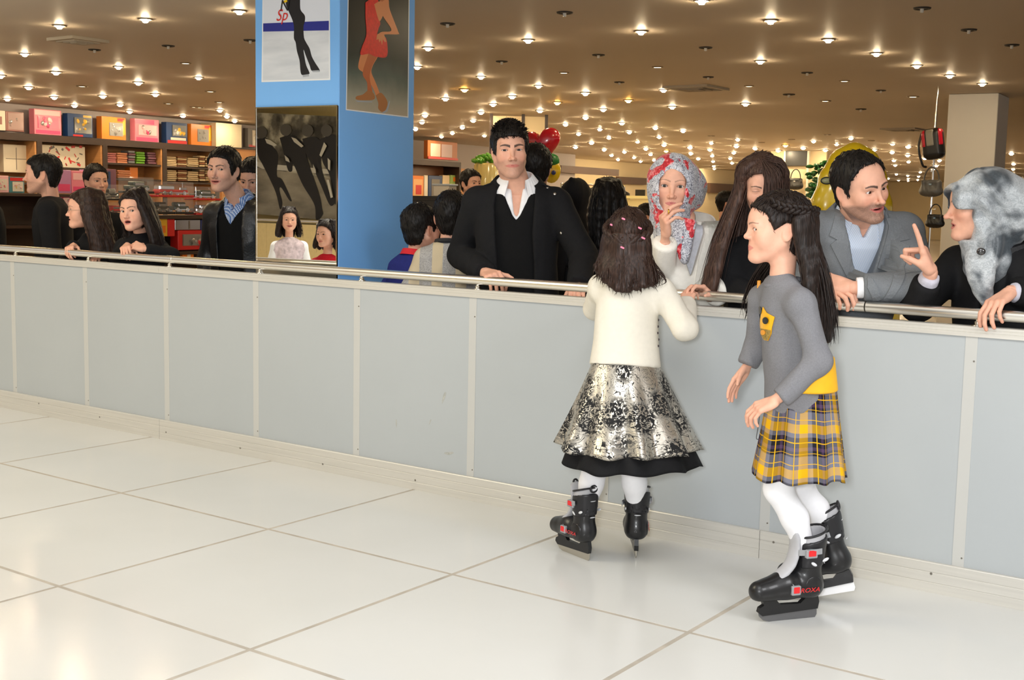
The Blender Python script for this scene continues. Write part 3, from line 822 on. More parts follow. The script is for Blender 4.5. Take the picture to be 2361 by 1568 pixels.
# ------------------------------------------------------------------ blue column with posters and mirror
BTH = rad(4.3); UB = np.array([math.cos(BTH), math.sin(BTH), 0]); VB = np.array([-math.sin(BTH), math.cos(BTH), 0])
CE = ony(780, 620, 0.24); CE[2] = 0                                   # near edge of the column
LW = 0.585; RW = 0.66
m_blue = mat('blue_paint', srgb(124, 186, 250), 0.5, spec=0.4, var=0.02, vscale=2)
col = root_struct('column', (CE[0], CE[1], 0))
Mb = np.stack([UB, VB, [0, 0, 1]], 1)
MB().box(CE - UB * LW / 2 + VB * RW / 2 + [0, 0, ZC / 2], (LW / 2, RW / 2, ZC / 2), Mb, bev=0.004).build('shaft', m_blue, col)
NL, NR = -VB, UB                                                       # outward normals of the two faces in view
def facept(px, py, n, off=0.0): return onpl(px, py, CE + n * off, n)
class Print:
    """flat print on a plane: polygons given in photo pixels, laid on the face as thin layers"""
    def __init__(s, P, n, parent, mirror=None): s.n = np.asarray(n, float); s.P = np.asarray(P, float); s.M = frame(n); s.parent = parent; s.k = 0; s.mir = mirror
    def poly(s, name, pts, m, smooth=0, off=None):
        s.k += 1
        if smooth: pts = spline(list(pts) + [pts[0]], smooth)[:-1]
        q = np.array([onpl(x, y, s.P, s.n) for x, y in pts])
        if s.mir is not None: raise ValueError
        c = q.mean(0); l = (q - c) @ s.M
        t = 0.00025 * s.k if off is None else off
        return MB().prism(l[:, :2], s.M, c, t - 0.0008, t).build(name, m, s.parent)
def pm(name, c, rough=0.35, **k): return mat('print_' + name, srgb(*c), rough, spec=0.4, **k)
W_ = pm('white', (236, 238, 240)); BLK = pm('black', (24, 24, 30)); NAVY = pm('navy', (36, 44, 140)); REDP = pm('red', (214, 42, 34))
def bd_ice(m, nt, N, L, b, tc, mp):
    n1 = N.new('ShaderNodeTexNoise'); n1.inputs['Scale'].default_value = 1; n1.inputs['Detail'].default_value = 5
    mp.inputs['Scale'].default_value = (3, 3, 16); L.new(mp.outputs[0], n1.inputs['Vector'])
    L.new(ramp(N, L, n1.outputs[0], [(0.3, srgb(200, 206, 214)), (0.7, srgb(228, 232, 238))]), b.inputs['Base Color'])
ICE = mat('print_ice', srgb(215, 220, 226), 0.35, build=bd_ice)
# poster on the face turned to the rink (man skater)
p1 = thing('poster', facept(683, 185, NL), 'glossy poster of a skater in black on white ice, on the blue column', 'poster')
pr = Print(CE + NL * 0.0012, NL, p1)
def yl(x): return 187 - (x - 605) * 0.0323
pr.poly('sheet', [(603, 189.5), (761.5, 184.5), (760, -75), (606, -72)], W_)
pr.poly('ice_print', [(606, 186), (758.5, 181), (758.3, 70), (607, 73)], ICE)
pr.poly('board_print', [(607, 54), (758.3, 49), (758.3, -70), (607, -70)], pm('board', (222, 228, 240)))
pr.poly('blue_band_print', [(607, 73), (758.3, 70), (758.3, 48), (607, 54)], NAVY)
pr.poly('figure_print', [(657, -40), (690, -40), (692, 10), (694, 24), (703, 36), (703, 50), (700, 62), (701, 86), (706, 98), (714, 112), (719, 130), (727, 145), (737, 161), (734, 165), (719, 163), (714, 150), (706, 130), (700, 114), (702, 130), (706, 150), (713, 166), (712, 171), (697, 173), (693, 163), (691, 140), (685, 118), (682, 98), (678, 88), (678, 62), (674, 45), (664, 22), (659, 5)], BLK, 110)
pr.poly('skate_print', [(698, 173), (712, 171), (713, 176), (699, 178)], pm('steel', (170, 175, 182)))
pr.poly('skate_print', [(719, 163), (736, 162), (738, 166), (722, 166.5)], pm('steel', (170, 175, 182)))
text('lettering', 'Sp', frame(NL), facept(649, 36, NL, 0.005), 0.085, REDP, p1, shear=0.3)
text('lettering', 'N', frame(NL), facept(655, 14, NL, 0.005), 0.085, BLK, p1, shear=0.2)
pr.poly('yellow_mark_print', [(650, 4), (662, -1), (663, 4), (652, 9)], pm('yellow', (240, 200, 30)))
# poster on the other face (woman skater in red)
def bd_show(m, nt, N, L, b, tc, mp):
    sp = N.new('ShaderNodeSeparateXYZ'); L.new(tc.outputs['Object'], sp.inputs[0])
    n1 = N.new('ShaderNodeTexNoise'); n1.inputs['Scale'].default_value = 6; n1.inputs['Detail'].default_value = 4
    L.new(tc.outputs['Object'], n1.inputs['Vector'])
    t = mth(N, L, 'ADD', sp.outputs[2], mth(N, L, 'MULTIPLY', n1.outputs[0], 0.10))
    r_ = ramp(N, L, mth(N, L, 'DIVIDE', t, 0.62), [(0.02, srgb(196, 178, 150)), (0.22, srgb(160, 156, 136)), (0.40, srgb(84, 96, 86)), (0.56, srgb(18, 36, 34)), (0.75, srgb(8, 16, 16))])
    L.new(r_, b.inputs['Base Color'])
p2 = thing('poster', facept(869, 262, NR), 'glossy poster of a skater in a short red dress, on the blue column', 'poster')
pr = Print(CE + NR * 0.0012, NR, p2)
pr.poly('sheet', [(797.5, 254), (941.5, 271.5), (945, -90), (803, -75)], W_)
pr.poly('backdrop_print', [(799.5, 251.5), (939.5, 268.5), (942.8, -85), (805, -72)], mat('print_show', (0.2, 0.2, 0.2), 0.35, build=bd_show))
SKN = pm('tan', (226, 142, 88)); SK2 = pm('tan_dark', (196, 104, 58)); BOOT = pm('boot', (178, 116, 66)); DRS = pm('dress', (228, 46, 38), var=.12, vscale=60)
pr.poly('leg_print', [(832, 122), (872, 122), (860, 150), (856, 166), (864, 186), (872, 206), (876, 222), (868, 224), (862, 208), (850, 186), (838, 168), (828, 160), (826, 150)], SKN, 60)
pr.poly('leg_print', [(850, 122), (872, 122), (858, 152), (852, 176), (856, 200), (858, 214), (848, 214), (846, 190), (836, 168)], SK2, 50)
pr.poly('boot_print', [(848, 208), (858, 212), (864, 222), (860, 230), (836, 231), (821, 229), (822, 222), (836, 218)], BOOT, 40)
pr.poly('boot_print', [(866, 220), (878, 214), (890, 228), (893, 240), (888, 254), (880, 258), (872, 250), (872, 238)], BOOT, 40)
pr.poly('blade_print', [(819, 232), (858, 234), (858, 236), (824, 235)], pm('steel', (170, 175, 182)))
pr.poly('blade_print', [(880, 259), (890, 254), (897, 232), (899, 233), (893, 257), (884, 262)], pm('steel', (170, 175, 182)))
pr.poly('arm_print', [(868, 8), (893, -4), (898, 22), (917, 72), (917, 79), (884, 80), (878, 92), (886, 100), (880, 104), (870, 96), (868, 86), (878, 74), (902, 70), (884, 40)], SKN, 70)
pr.poly('dress_print', [(842, 6), (862, -8), (872, 4), (868, 30), (876, 52), (872, 66), (868, 84), (876, 92), (888, 86), (893, 112), (889, 132), (864, 130), (850, 124), (831, 126), (834, 108), (844, 80), (842, 40)], DRS, 90)
pr.poly('back_print', [(862, 10), (872, 4), (890, 0), (888, 20), (876, 48), (870, 40)], SKN, 30)
pr.poly('hand_print', [(870, 78), (884, 78), (890, 96), (886, 97), (882, 90), (880, 104), (877, 92), (874, 98), (872, 90), (867, 92), (868, 82)], SKN)
pr.poly('head_print', [(862, -6), (870, -40), (892, -40), (898, -8), (880, 4)], SK2)
# mirror
m_mir = mat('mirror_glass', (0.90, 0.90, 0.88), 0.006, metal=1.0, var=0.0)
mi = thing('mirror', CE - UB * LW / 2 + NL * 0.004 + [0, 0, 0.02], 'tall mirror covering the lower half of the blue column', 'mirror')
z1 = facept(685, 246.5, NL)[2]
wl = np.dot(CE - facept(593.5, 450, NL), UB); w0, w1 = 0.006, wl
MB().box(CE - UB * (w0 + w1) / 2 + NL * 0.005 + [0, 0, z1 / 2 + 0.01], ((w1 - w0) / 2, 0.004, z1 / 2 - 0.01), Mb).build('glass', m_mir, mi)
edge = MB()
for w in (w0, w1): edge.box(CE - UB * w + NL * 0.0055 + [0, 0, z1 / 2 + 0.01], (0.003, 0.0055, z1 / 2 - 0.01), Mb)
edge.box(CE - UB * (w0 + w1) / 2 + NL * 0.0055 + [0, 0, z1], ((w1 - w0) / 2, 0.0055, 0.003), Mb)
edge.build('edge_trim', m_chrome, mi)

# ------------------------------------------------------------------ what the mirror shows: the far side of the rink
MP = CE + NL * 0.009
def refl(q): q = np.asarray(q, float); return q - 2 * np.dot(q - MP, NL) * NL
va, vb_ = atd(598, 500, 19.6), atd(776, 500, 18.6)
ra, rb = refl(va), refl(vb_)
fe = nrm((rb - ra) * [1, 1, 0]); fn = np.array([-fe[1], fe[0], 0]); fn = fn if np.dot(fn, CE - ra) > 0 else -fn
def vplane(): 
    n = nrm(np.cross(refl(ra + fe) - refl(ra), [0, 0, 1])); return refl(ra), n
VP_, VN_ = vplane()
def mir(px, py, off=0.0): return refl(onpl(px, py, VP_, VN_)) + fn * off
Mf = np.stack([fe, -fn, [0, 0, 1]], 1)
wc = (ra + rb) / 2; wc[2] = 0
structure(MB().box(wc - fn * 0.35 + [0, 0, 1.5], (6, 0.1, 1.5), Mf).build('wall_far_side', mat('far_side_wall', srgb(226, 206, 150), 0.6, var=0.03)))
structure(MB().box(wc + fn * 1.1 + [0, 0, 2.86], (6, 1.4, 0.05), Mf).build('ceiling', mat('far_side_ceiling', srgb(226, 208, 150), 0.6, var=0.03)))
fb = root_struct('wall_far_barrier', (wc[0], wc[1], 0))
for k in range(-5, 6):
    MB().box(wc + fn * 0.28 + fe * (k * 0.74) + [0, 0, 0.5], (0.368, 0.01, 0.48), Mf).build('panel', mat('far_panel', srgb(226, 200, 140), 0.5, var=0.04), fb)
fr = thing('handrail', wc + fn * 0.3 + [0, 0, 0.98], 'steel handrail on the far barrier, seen only in the mirror', 'handrail')
MB().tube([wc + fn * 0.3 + fe * x + [0, 0, 1.03] for x in (-4, 0, 4)], 0.026, 14).build('rail_tube', m_steel, fr, smooth=True)
for k in range(-5, 6): MB().tube([wc + fn * 0.3 + fe * k * 0.74 + [0, 0, 0.98], wc + fn * 0.3 + fe * k * 0.74 + [0, 0, 1.02]], 0.012, 8).build('bracket', m_chrome, fr)
mu = thing('mural', mir(685, 380), 'black and white mural of four speed skaters, seen in the mirror', 'mural')
def bd_mur(m, nt, N, L, b, tc, mp):
    n1 = N.new('ShaderNodeTexNoise'); n1.inputs['Scale'].default_value = 1.0; n1.inputs['Detail'].default_value = 4
    mp.inputs['Scale'].default_value = (1.4, 1.4, 4); L.new(mp.outputs[0], n1.inputs['Vector'])
    L.new(ramp(N, L, n1.outputs[0], [(0.3, srgb(112, 104, 90)), (0.7, srgb(172, 162, 142))]), b.inputs['Base Color'])
def bd_mur2(m, nt, N, L, b, tc, mp):
    n1 = N.new('ShaderNodeTexNoise'); n1.inputs['Scale'].default_value = 3.0; n1.inputs['Detail'].default_value = 6
    L.new(tc.outputs['Object'], n1.inputs['Vector'])
    L.new(ramp(N, L, n1.outputs[0], [(0.38, srgb(52, 48, 42)), (0.5, srgb(104, 98, 86)), (0.62, srgb(190, 182, 160))]), b.inputs['Base Color'])
mk_ = [0]
def murp(name, pts, m, smooth=0):
    mk_[0] += 1
    pts = [(x / 2.375 + 560, y / 2.375) for x, y in pts]
    if smooth: pts = spline(list(pts) + [pts[0]], smooth)[:-1]
    q = np.array([mir(x, y) for x, y in pts]); c = q.mean(0); F_ = frame(fn); l = (q - c) @ F_; t = 0.003 * mk_[0]
    return MB().prism(l[:, :2], F_, c, t - 0.003, t).build(name, m, mu)
murp('ice_print', [(-60, 900), (560, 985), (560, 1215), (-60, 1160)], mat('print_mural_ice', (0.4, 0.38, 0.33), 0.6, build=bd_mur))
murp('crowd_print', [(-60, 610), (560, 640), (560, 985), (-60, 900)], mat('print_mural_crowd', (0.2, 0.2, 0.18), 0.6, build=bd_mur2))
MBK = pm('mural_black', (30, 28, 26)); MGR = pm('mural_grey', (84, 80, 74)); MWH = pm('mural_white', (206, 200, 186))
murp('board_print', [(70, 905), (110, 925), (560, 960), (560, 935), (110, 895), (70, 880)], MWH)
for pts in ([(80, 760), (130, 755), (165, 800), (195, 850), (188, 960), (218, 985), (266, 1090), (256, 1095), (215, 1030), (202, 1040), (218, 1110), (206, 1145), (185, 1060), (150, 980), (110, 900), (85, 850)],
            [(205, 755), (270, 740), (340, 790), (352, 860), (420, 1060), (436, 1140), (440, 1175), (405, 1205), (395, 1120), (330, 1010), (280, 900), (272, 936), (250, 930), (225, 830)],
            [(330, 760), (400, 750), (445, 800), (432, 900), (470, 1040), (506, 1100), (480, 1122), (430, 1010), (380, 900), (345, 830)],
            [(428, 760), (520, 750), (530, 980), (510, 1120), (480, 960), (440, 880)]):
    murp('skater_print', pts, MBK, 70)
for cx, cy in ((108, 726), (242, 712), (362, 716), (466, 716)): murp('helmet_print', ellp(cx, cy, 31, 34, 14), MGR)
for pts in ([(130, 760), (160, 768), (196, 795), (180, 802), (140, 785)], [(275, 752), (300, 760), (342, 800), (330, 808), (290, 778)], [(455, 780), (470, 800), (440, 860), (430, 850)],
            [(240, 850), (262, 870), (268, 890), (246, 880)], [(396, 900), (410, 930), (412, 950), (400, 940)], [(470, 985), (484, 985), (505, 1080), (494, 1085)], [(478, 866), (492, 880), (490, 935), (480, 925)]):
    murp('stripe_print', pts, MWH)

# ------------------------------------------------------------------ ceiling lights
m_ring = mat('light_trim', srgb(150, 135, 115), 0.35, metal=0.6)
m_dark = mat('light_recess', (0.03, 0.027, 0.025), 0.5)
m_bulb = mat('lit_bulb', (1, 0.9, 0.7), 0.5, emit=(1.0, 0.80, 0.50), estr=420)
m_orng = mat('amber_bulb', (1, 0.7, 0.3), 0.5, emit=(1.0, 0.50, 0.10), estr=200)
m_frst = mat('frosted_light', (1, 0.9, 0.7), 0.5, emit=(1.0, 0.84, 0.55), estr=7.0)
m_off = mat('unlit_bulb', srgb(215, 212, 205), 0.3)
LITL = [(137, 58), (335, 43), (552, 24), (57, 123), (129, 165), (273, 153), (458, 178), (319, 189), (66, 200), (125, 223), (237, 220), (358, 216), (172, 242), (277, 240), (507, 253), (541, 278), (422, 266), (1, 173), (17, 227), (299, 256), (523, 267), (-70, 85), (-150, 150), (-60, 212), (-190, 215), (-260, 110)]
FRL = [(428, 145), (189, 198), (485, 210), (388, 238), (448, 246), (506, 235), (459, 247)]
OFFL = [(218, 114), (388, 105), (577, 92)]
LITR = [(987, 109), (962, 153), (1218, 91), (1478, 71), (1618, 0), (1777, 46), (1910, 90), (2021, 122), (2114, 150), (2190, 173), (2265, 192), (1753, 140), (1719, 238), (1109, 176), (1181, 221), (1242, 197), (1350, 213), (1530, 207), (1137, 239), (1027, 226), (1245, 254), (1391, 251), (1550, 245), (980, 265), (973, 281), (958, 297), (1109, 258), (1091, 277), (1066, 293), (1043, 306), (1018, 314), (1117, 312), (1350, 270), (1304, 286), (1434, 283), (1334, 308), (1383, 297), (1404, 317), (1451, 304), (1511, 294), (1520, 315), (1575, 301), (1364, 328), (1327, 338), (1470, 326), (1393, 344), (1410, 357), (1440, 349), (1489, 342), (1531, 333), (1500, 355), (1462, 362), (1425, 367), (1477, 371), (1508, 368), (1591, 339), (1593, 353), (1640, 329), (1637, 344), (1642, 358), (1644, 371), (1646, 382), (1647, 388), (1701, 321), (1698, 336), (1692, 351), (1684, 364), (1688, 375), (1741, 341), (1794, 346), (1852, 340), (1876, 325), (1929, 332), (1903, 345), (1962, 318), (1903, 375), (1804, 387), (2016, 344), (2058, 331), (2057, 350), (2061, 369), (2064, 380), (2067, 401), (2072, 415), (2094, 337), (2093, 357), (2095, 372), (2093, 404), (2094, 411), (2094, 416), (2122, 396), (2118, 406), (2116, 414), (2166, 369), (2159, 381), (2151, 390), (2132, 364), (2048, 411), (2332, 353), (2337, 377), (2336, 389), (2337, 400), (2357, 412), (1560, 372), (1575, 385), (1610, 365), (1715, 388), (1745, 365), (1770, 378), (1985, 360), (1990, 385), (2030, 395), (1950, 372)]
ORNG = [(1071, 205), (1285, 235), (1449, 230), (1536, 347), (1811, 334)]
FRR = [(1300, 167), (1516, 154), (1727, 198), (1947, 186), (1903, 232), (2105, 222), (1907, 310), (1583, 324), (1640, 313), (1825, 321), (2009, 324), (1756, 328)]
OFFR = [(1032, 54), (1302, 28), (2126, 18), (2234, 68), (2333, 103), (1627, 109), (1380, 126), (1157, 141), (1861, 167), (1633, 177), (2031, 208), (1428, 189), (1819, 217), (1985, 251)]
_lp = {}
def light_proto(kind):
    if kind in _lp: return _lp[kind]
    Z = np.zeros(3)
    ring = MB().lathe([(0.036, -0.004), (0.042, -0.010), (0.052, -0.009), (0.056, 0.0)], Z, None, 18)
    bulb = MB()
    if kind == 'frosted': bulb.lathe([(0.0, -0.007), (0.038, -0.006), (0.040, 0.0)], Z, None, 16)
    elif kind == 'off': bulb.lathe([(0.0, -0.030), (0.011, -0.029), (0.012, -0.004), (0.036, -0.002)], Z, None, 12)
    else: bulb.lathe([(0.0, -0.030), (0.016, -0.027), (0.020, -0.018), (0.034, -0.008), (0.036, -0.003)], Z, None, 14)
    bm = {'lit': m_bulb, 'amber': m_orng, 'frosted': m_frst, 'off': m_off}[kind]
    out = []
    for nm, b, m in (('trim_ring', ring, m_ring if kind != 'off' else m_dark), ('bulb', bulb, bm)):
        V, F_ = b.arr(); me = new_mesh(nm, V, F_, True); me.materials.append(m); out.append((nm, me))
    _lp[kind] = out; return out
ORD = 'first second third fourth fifth sixth seventh eighth ninth tenth eleventh twelfth thirteenth fourteenth fifteenth sixteenth seventeenth eighteenth nineteenth twentieth twenty-first twenty-second twenty-third twenty-fourth twenty-fifth twenty-sixth'.split()
ROW = [(1777, 46), (1910, 90), (2021, 122), (2114, 150), (2190, 173), (2265, 192)]
def lights(lst, kind, label0, group0):
    L_ = []
    for x, y in lst:
        label = label0
        if (x, y) in ROW: label = 'lit spotlight, %s in the row running down to the white pillar' % ORD[ROW.index((x, y))]
        elif kind != 'amber':
            k = {'lit': 'lit', 'off': 'unlit', 'frosted': 'flat frosted'}[kind]
            if x > 600:
                w = 'next to the blue column' if x < 1090 else 'above the man in black' if x < 1345 else 'above the red patterned scarf' if x < 1600 else 'above the brown haired woman' if x < 1850 else 'above the grey suit' if x < 2130 else 'by the white pillar'
                d = 'large near' if y < 130 else 'mid-distance' if y < 260 else 'small far' if y < 340 else 'tiny farthest'
            else:
                d = 'large near' if y < 100 else 'mid-distance' if y < 205 else 'small far'; w = 'above the man in profile' if x < 200 else 'above the girls at the rail' if x < 400 else 'above the leather jacket'
            label = '%s %s ceiling light %s' % (d, k, w)
        L_.append((x, y, label))
    for x, y, label in L_:
        P = onz(x, y, ZC); same = sorted(q[:2] for q in L_ if q[2] == label); lab = label
        if len(same) > 1: lab = '%s, %s from the left' % (label, ORD[same.index((x, y))])
        t = thing('ceiling_spotlight', P, lab, 'ceiling light', label if len(same) > 1 else group0)
        s = 1.0 if np.linalg.norm(P - CAM) < 14 else 1.25 if np.linalg.norm(P - CAM) < 26 else 1.6
        for nm, me in light_proto(kind):
            o = bpy.data.objects.new(nm, me); link(o, t); o.scale = (s, s, s)
lights(LITL, 'lit', 'lit round ceiling spotlight left of the blue column', 'lit spotlights left of the column')
lights(FRL, 'frosted', 'flat frosted ceiling light without flare, left of the blue column', 'frosted lights left of the column')
lights(OFFL, 'off', 'unlit ceiling spotlight left of the blue column', 'unlit spotlights left of the column')
lights(LITR, 'lit', 'lit round ceiling spotlight right of the blue column', 'lit spotlights right of the column')
lights(ORNG, 'amber', 'amber glowing ceiling spotlight among the white ones', 'amber spotlights')
lights(FRR, 'frosted', 'flat frosted ceiling light without flare, right of the blue column', 'frosted lights right of the column')
lights(OFFR, 'off', 'unlit ceiling spotlight right of the blue column', 'unlit spotlights right of the column')
fl_ = refl(onpl(645, 249, np.array([0, 0, 2.805]), np.array([0, 0, 1.0])))
t = thing('ceiling_spotlight', fl_, 'frosted ceiling light reflected at the top of the mirror', 'ceiling light')
for nm, me in light_proto('frosted'):
    o = bpy.data.objects.new(nm, me); link(o, t); o.scale = (2, 2, 1)
m_vent = mat('vent_paint', srgb(170, 158, 140), 0.5)
def vent(px, py, w, lab):
    P = onz(px, py, ZC); t = thing('ceiling_vent', P, lab, 'vent')
    f = MB(); h = w / 2
    for s in (-1, 1):
        f.box(P + [s * h, 0, -0.012], (0.025, h + 0.025, 0.012)); f.box(P + [0, s * h, -0.012], (h - 0.025, 0.025, 0.012))
    f.build('frame', m_vent, t)
    for k in range(1, 4):
        q = h - k * h / 4; b = MB()
        for s in (-1, 1):
            b.box(P + [s * q, 0, -0.016 - 0.004 * k], (0.012, q + 0.012, 0.006), roty(s * 0.5)); b.box(P + [0, s * q, -0.016 - 0.004 * k], (q, 0.012, 0.006), rotx(-s * 0.5))
        b.build('louvre', m_vent, t)
    MB().box(P + [0, 0, -0.003], (h, h, 0.003)).build('backing', m_dark, t)
vent(180, 90, 0.30, 'square ceiling air vent left of the blue column')
vent(1605, 201, 0.48, 'square ceiling air vent above the woman in the red patterned scarf')
vent(2082, 297, 0.5, 'square ceiling air vent beside the white pillar')
# white pillar
pa, pb, pc = onz(2188, 217, ZC), onz(2303, 214, ZC), onz(2333, 226, ZC)
pw = np.linalg.norm((pb - pa)[:2]); pd = 0.62
pl = root_struct('pillar', (float((pa + pb)[0] / 2), float((pa + pb)[1] / 2), 0))
MB().box((pa + pb) / 2 * [1, 1, 0] + VB * pd / 2 + [0, 0, ZC / 2], (pw / 2, pd / 2, ZC / 2 - 0.002), Mb, bev=0.006).build('shaft', mat('pillar_paint', srgb(240, 234, 224), 0.55, var=0.02, vscale=2), pl)
# ------------------------------------------------------------------ the store: shelving, toys and other goods
rng = random.Random(7)
m_ebony = mat('dark_shelf_wood', srgb(52, 34, 26), 0.45, var=0.15, vscale=5, stretch=(1, 1, 8))
m_oak = mat('light_shelf_wood', srgb(196, 140, 88), 0.5, var=0.10, vscale=4, stretch=(1, 1, 6))
m_film = mat('clear_plastic_film', (0.85, 0.86, 0.86), 0.08, spec=0.9, alpha=0.10)
def cm(name, c, rough=0.35, **k): return mat('goods_' + name, srgb(*c), rough, **k)
# a tall shelf unit along the left wall: the plane of its front
SF = WA + WN * 0.42; Ms = np.stack([WE, WN, [0, 0, 1]], 1)             # x along the wall (away), y towards us, z up
def sp(px, py, off=0.0): return onpl(px, py, SF + WN * off, WN)
def su(P): return float(np.dot(P - SF, WE))
def sbox(mb, u0, u1, z0, z1, d0, d1):
    """box in shelf coordinates: along the wall, height, depth behind the front (d towards us positive)"""
    c = SF * [1, 1, 0] + WE * (u0 + u1) / 2 + WN * (d0 + d1) / 2 + [0, 0, (z0 + z1) / 2]
    return mb.box(c, (abs(u1 - u0) / 2, abs(d1 - d0) / 2, (z1 - z0) / 2), Ms)
ZT = sp(300, 324)[2]                     # top of the unit
zt0, zt1 = ZT - 0.10, ZT
divs = [-3.2, su(sp(-70, 330)), su(sp(85, 330)), su(sp(237, 345)), su(sp(375, 350)), su(sp(497, 360))]
def shelf_unit(u0, u1, shelves, lab, last=False):
    P = SF * [1, 1, 0] + WE * (u0 + u1) / 2 - WN * 0.2
    t = thing('shelf_unit', P, lab, 'shelf')
    sbox(MB(), u0, u1, zt0, zt1, -0.40, 0.0).build('top_board', m_ebony, t)
    for u in ((u0, u1) if last else (u0,)): sbox(MB(), u, u + 0.09, 0, zt0, -0.40, 0.0).build('upright', m_ebony, t)
    sbox(MB(), u0 + 0.09, u1, 0, zt0, -0.41, -0.395).build('back_panel', m_oak, t)
    sbox(MB(), u1 - 0.03, u1, 0.0, zt0, -0.395, -0.012).build('side_lining', m_oak, t)
    for z in shelves: sbox(MB(), u0 + 0.09, u1 - 0.03, z - 0.03, z, -0.39, -0.005).build('shelf_board', m_ebony, t)
    return t
zc1 = sp(300, 377)[2]; zd1 = sp(440, 385)[2]; zd2 = sp(440, 420)[2]
shelf_unit(divs[0], divs[1], [1.55, 1.2, 0.8, 0.4], 'dark shelf unit at the photo\'s left edge, behind the man in profile')
shelf_unit(divs[1], divs[2], [1.52, 1.0, 0.5], 'dark shelf unit holding a white boxed set behind the man in profile')
shelf_unit(divs[2], divs[3], [sp(150, 386)[2], 1.0, 0.5], 'dark shelf unit holding the white box with red lettering')
shelf_unit(divs[3], divs[4], [zc1, sp(300, 412)[2], 1.0, 0.5], 'dark shelf unit with stacks of coloured books, green pile among them')
shelf_unit(divs[4], divs[5], [zd1, zd2, 1.0, 0.5], 'dark shelf unit with stacks of cream and brown books', True)
def goods(name, x0, y0, x1, y1, lab, cat, body, face=None, deep=0.12, off=-0.15, win=None, winm=None, inner=None, bands=(), group=None, plane=None):
    """a box seen front-on: photo rectangle on the shelf front"""
    f = plane or sp
    a, b = f(x0, y1, off), f(x1, y0, off); u0, u1 = su(a), su(b); c = (a + b) / 2; cy = (y0 + y1) / 2
    z0 = f((x0 + x1) / 2, y1, off)[2]; z1 = f((x0 + x1) / 2, y0, off)[2]
    P0 = SF + WN * off if plane is None else plane.P + WN * off
    base = P0 * [1, 1, 0] + WE * ((u0 + u1) / 2 - (0 if plane is None else np.dot(plane.P - SF, WE))) + [0, 0, z0]
    t = thing(name, base - WN * deep / 2, lab, cat, group); W2 = abs(u1 - u0) / 2; H2 = (z1 - z0) / 2
    q = base + [0, 0, H2]
    MB().box(q - WN * deep / 2, (W2, deep / 2, H2), Ms, bev=0.004).build('carton', body, t)
    def rect(nm, r, m, d):
        MB().box(q + WE * W2 * (r[0] + r[2]) + [0, 0, H2 * (r[1] + r[3])] + WN * d, (W2 * abs(r[2] - r[0]), 0.0012, H2 * abs(r[3] - r[1])), Ms).build(nm, m, t)
    for nm, r, m in bands: rect(nm, r, m, 0.001)
    if win:
        rect('tray', win, winm, 0.002)
        rg = random.Random(sum(map(ord, lab)))
        if inner:
            for k in range(inner[1]):
                u = W2 * (win[0] + (win[2] - win[0]) * rg.uniform(0.12, 0.88)) * 1.0; z = H2 * (win[1] + (win[3] - win[1]) * rg.uniform(0.15, 0.85))
                s = W2 * (win[2] - win[0]) * rg.uniform(0.10, 0.22)
                pc = q + WE * (2 * u - (0)) * 1.0 * 0.98 + [0, 0, 2 * z * 0.98] + WN * (0.004 + s * 0.25)
                MB().ball(pc, (s, s * 0.5, s * rg.uniform(0.6, 1.4)), 8, Ms @ roty(rg.uniform(-1, 1))).build('toy_piece', inner[0][k % len(inner[0])], t, smooth=True)
        rect('film', win, m_film, 0.018)
    return t
PNK = cm('pink', (232, 130, 150)); PN2 = cm('pale_pink', (240, 186, 190)); HOT = cm('hot_pink', (222, 70, 120)); BLU = cm('blue', (30, 62, 112)); ORA = cm('orange', (232, 128, 34))
YEL = cm('yellow', (226, 178, 50)); SIL = cm('silver', (176, 170, 168), 0.15, metal=0.6); BRN = cm('rose_brown', (150, 100, 92)); RED = cm('red', (206, 40, 40)); WHT = cm('white', (226, 214, 196)); GRY = cm('grey', (110, 104, 100)); BLKG = cm('black', (22, 20, 20))
full = (-0.48, -0.48, 0.48, 0.48)
goods('boxed_toy', 14, 258, 55, 303, 'clear fronted brown toy box, leftmost on the top shelf', 'toy box', BRN, win=(-0.4, -0.42, 0.42, 0.42), winm=cm('mauve', (170, 120, 112)), inner=([BRN, SIL], 5))
goods('boxed_toy', 80, 253, 141, 311, 'pink doll set box on the top shelf beside a blue box', 'toy box', PNK, win=(-0.38, -0.25, 0.40, 0.22), winm=HOT, inner=([HOT, PN2, SIL], 7), bands=[('label_print', (-0.48, 0.27, 0.45, 0.47), PN2), ('label_print', (-0.45, -0.46, 0.45, -0.32), HOT)])
goods('boxed_toy', 157, 263, 213, 316, 'blue toy box with golden pieces on the top shelf, behind the man in profile', 'toy box', BLU, win=(-0.26, -0.34, 0.44, 0.34), winm=BLKG, inner=([YEL, YEL, SIL], 9), bands=[('label_print', (0.12, 0.36, 0.46, 0.46), YEL), ('label_print', (-0.3, -0.48, 0.1, -0.40), RED)])
goods('boxed_toy', 235, 270, 290, 323, 'orange toy box with silver window, left of a pink box on the top shelf', 'toy box', ORA, win=(-0.20, -0.32, 0.36, 0.26), winm=GRY, inner=([SIL, SIL, GRY], 7), bands=[('label_print', (0.15, 0.33, 0.42, 0.46), RED), ('label_print', (0.36, -0.25, 0.48, 0.4), YEL)])
goods('boxed_toy', 312, 275, 366, 328, 'pink doll set box on the top shelf between orange and blue boxes', 'toy box', PNK, win=(-0.36, -0.20, 0.40, 0.24), winm=PN2, inner=([HOT, SIL, PN2], 6), bands=[('label_print', (-0.48, 0.28, 0.3, 0.47), HOT), ('label_print', (-0.45, -0.46, 0.45, -0.30), HOT)])
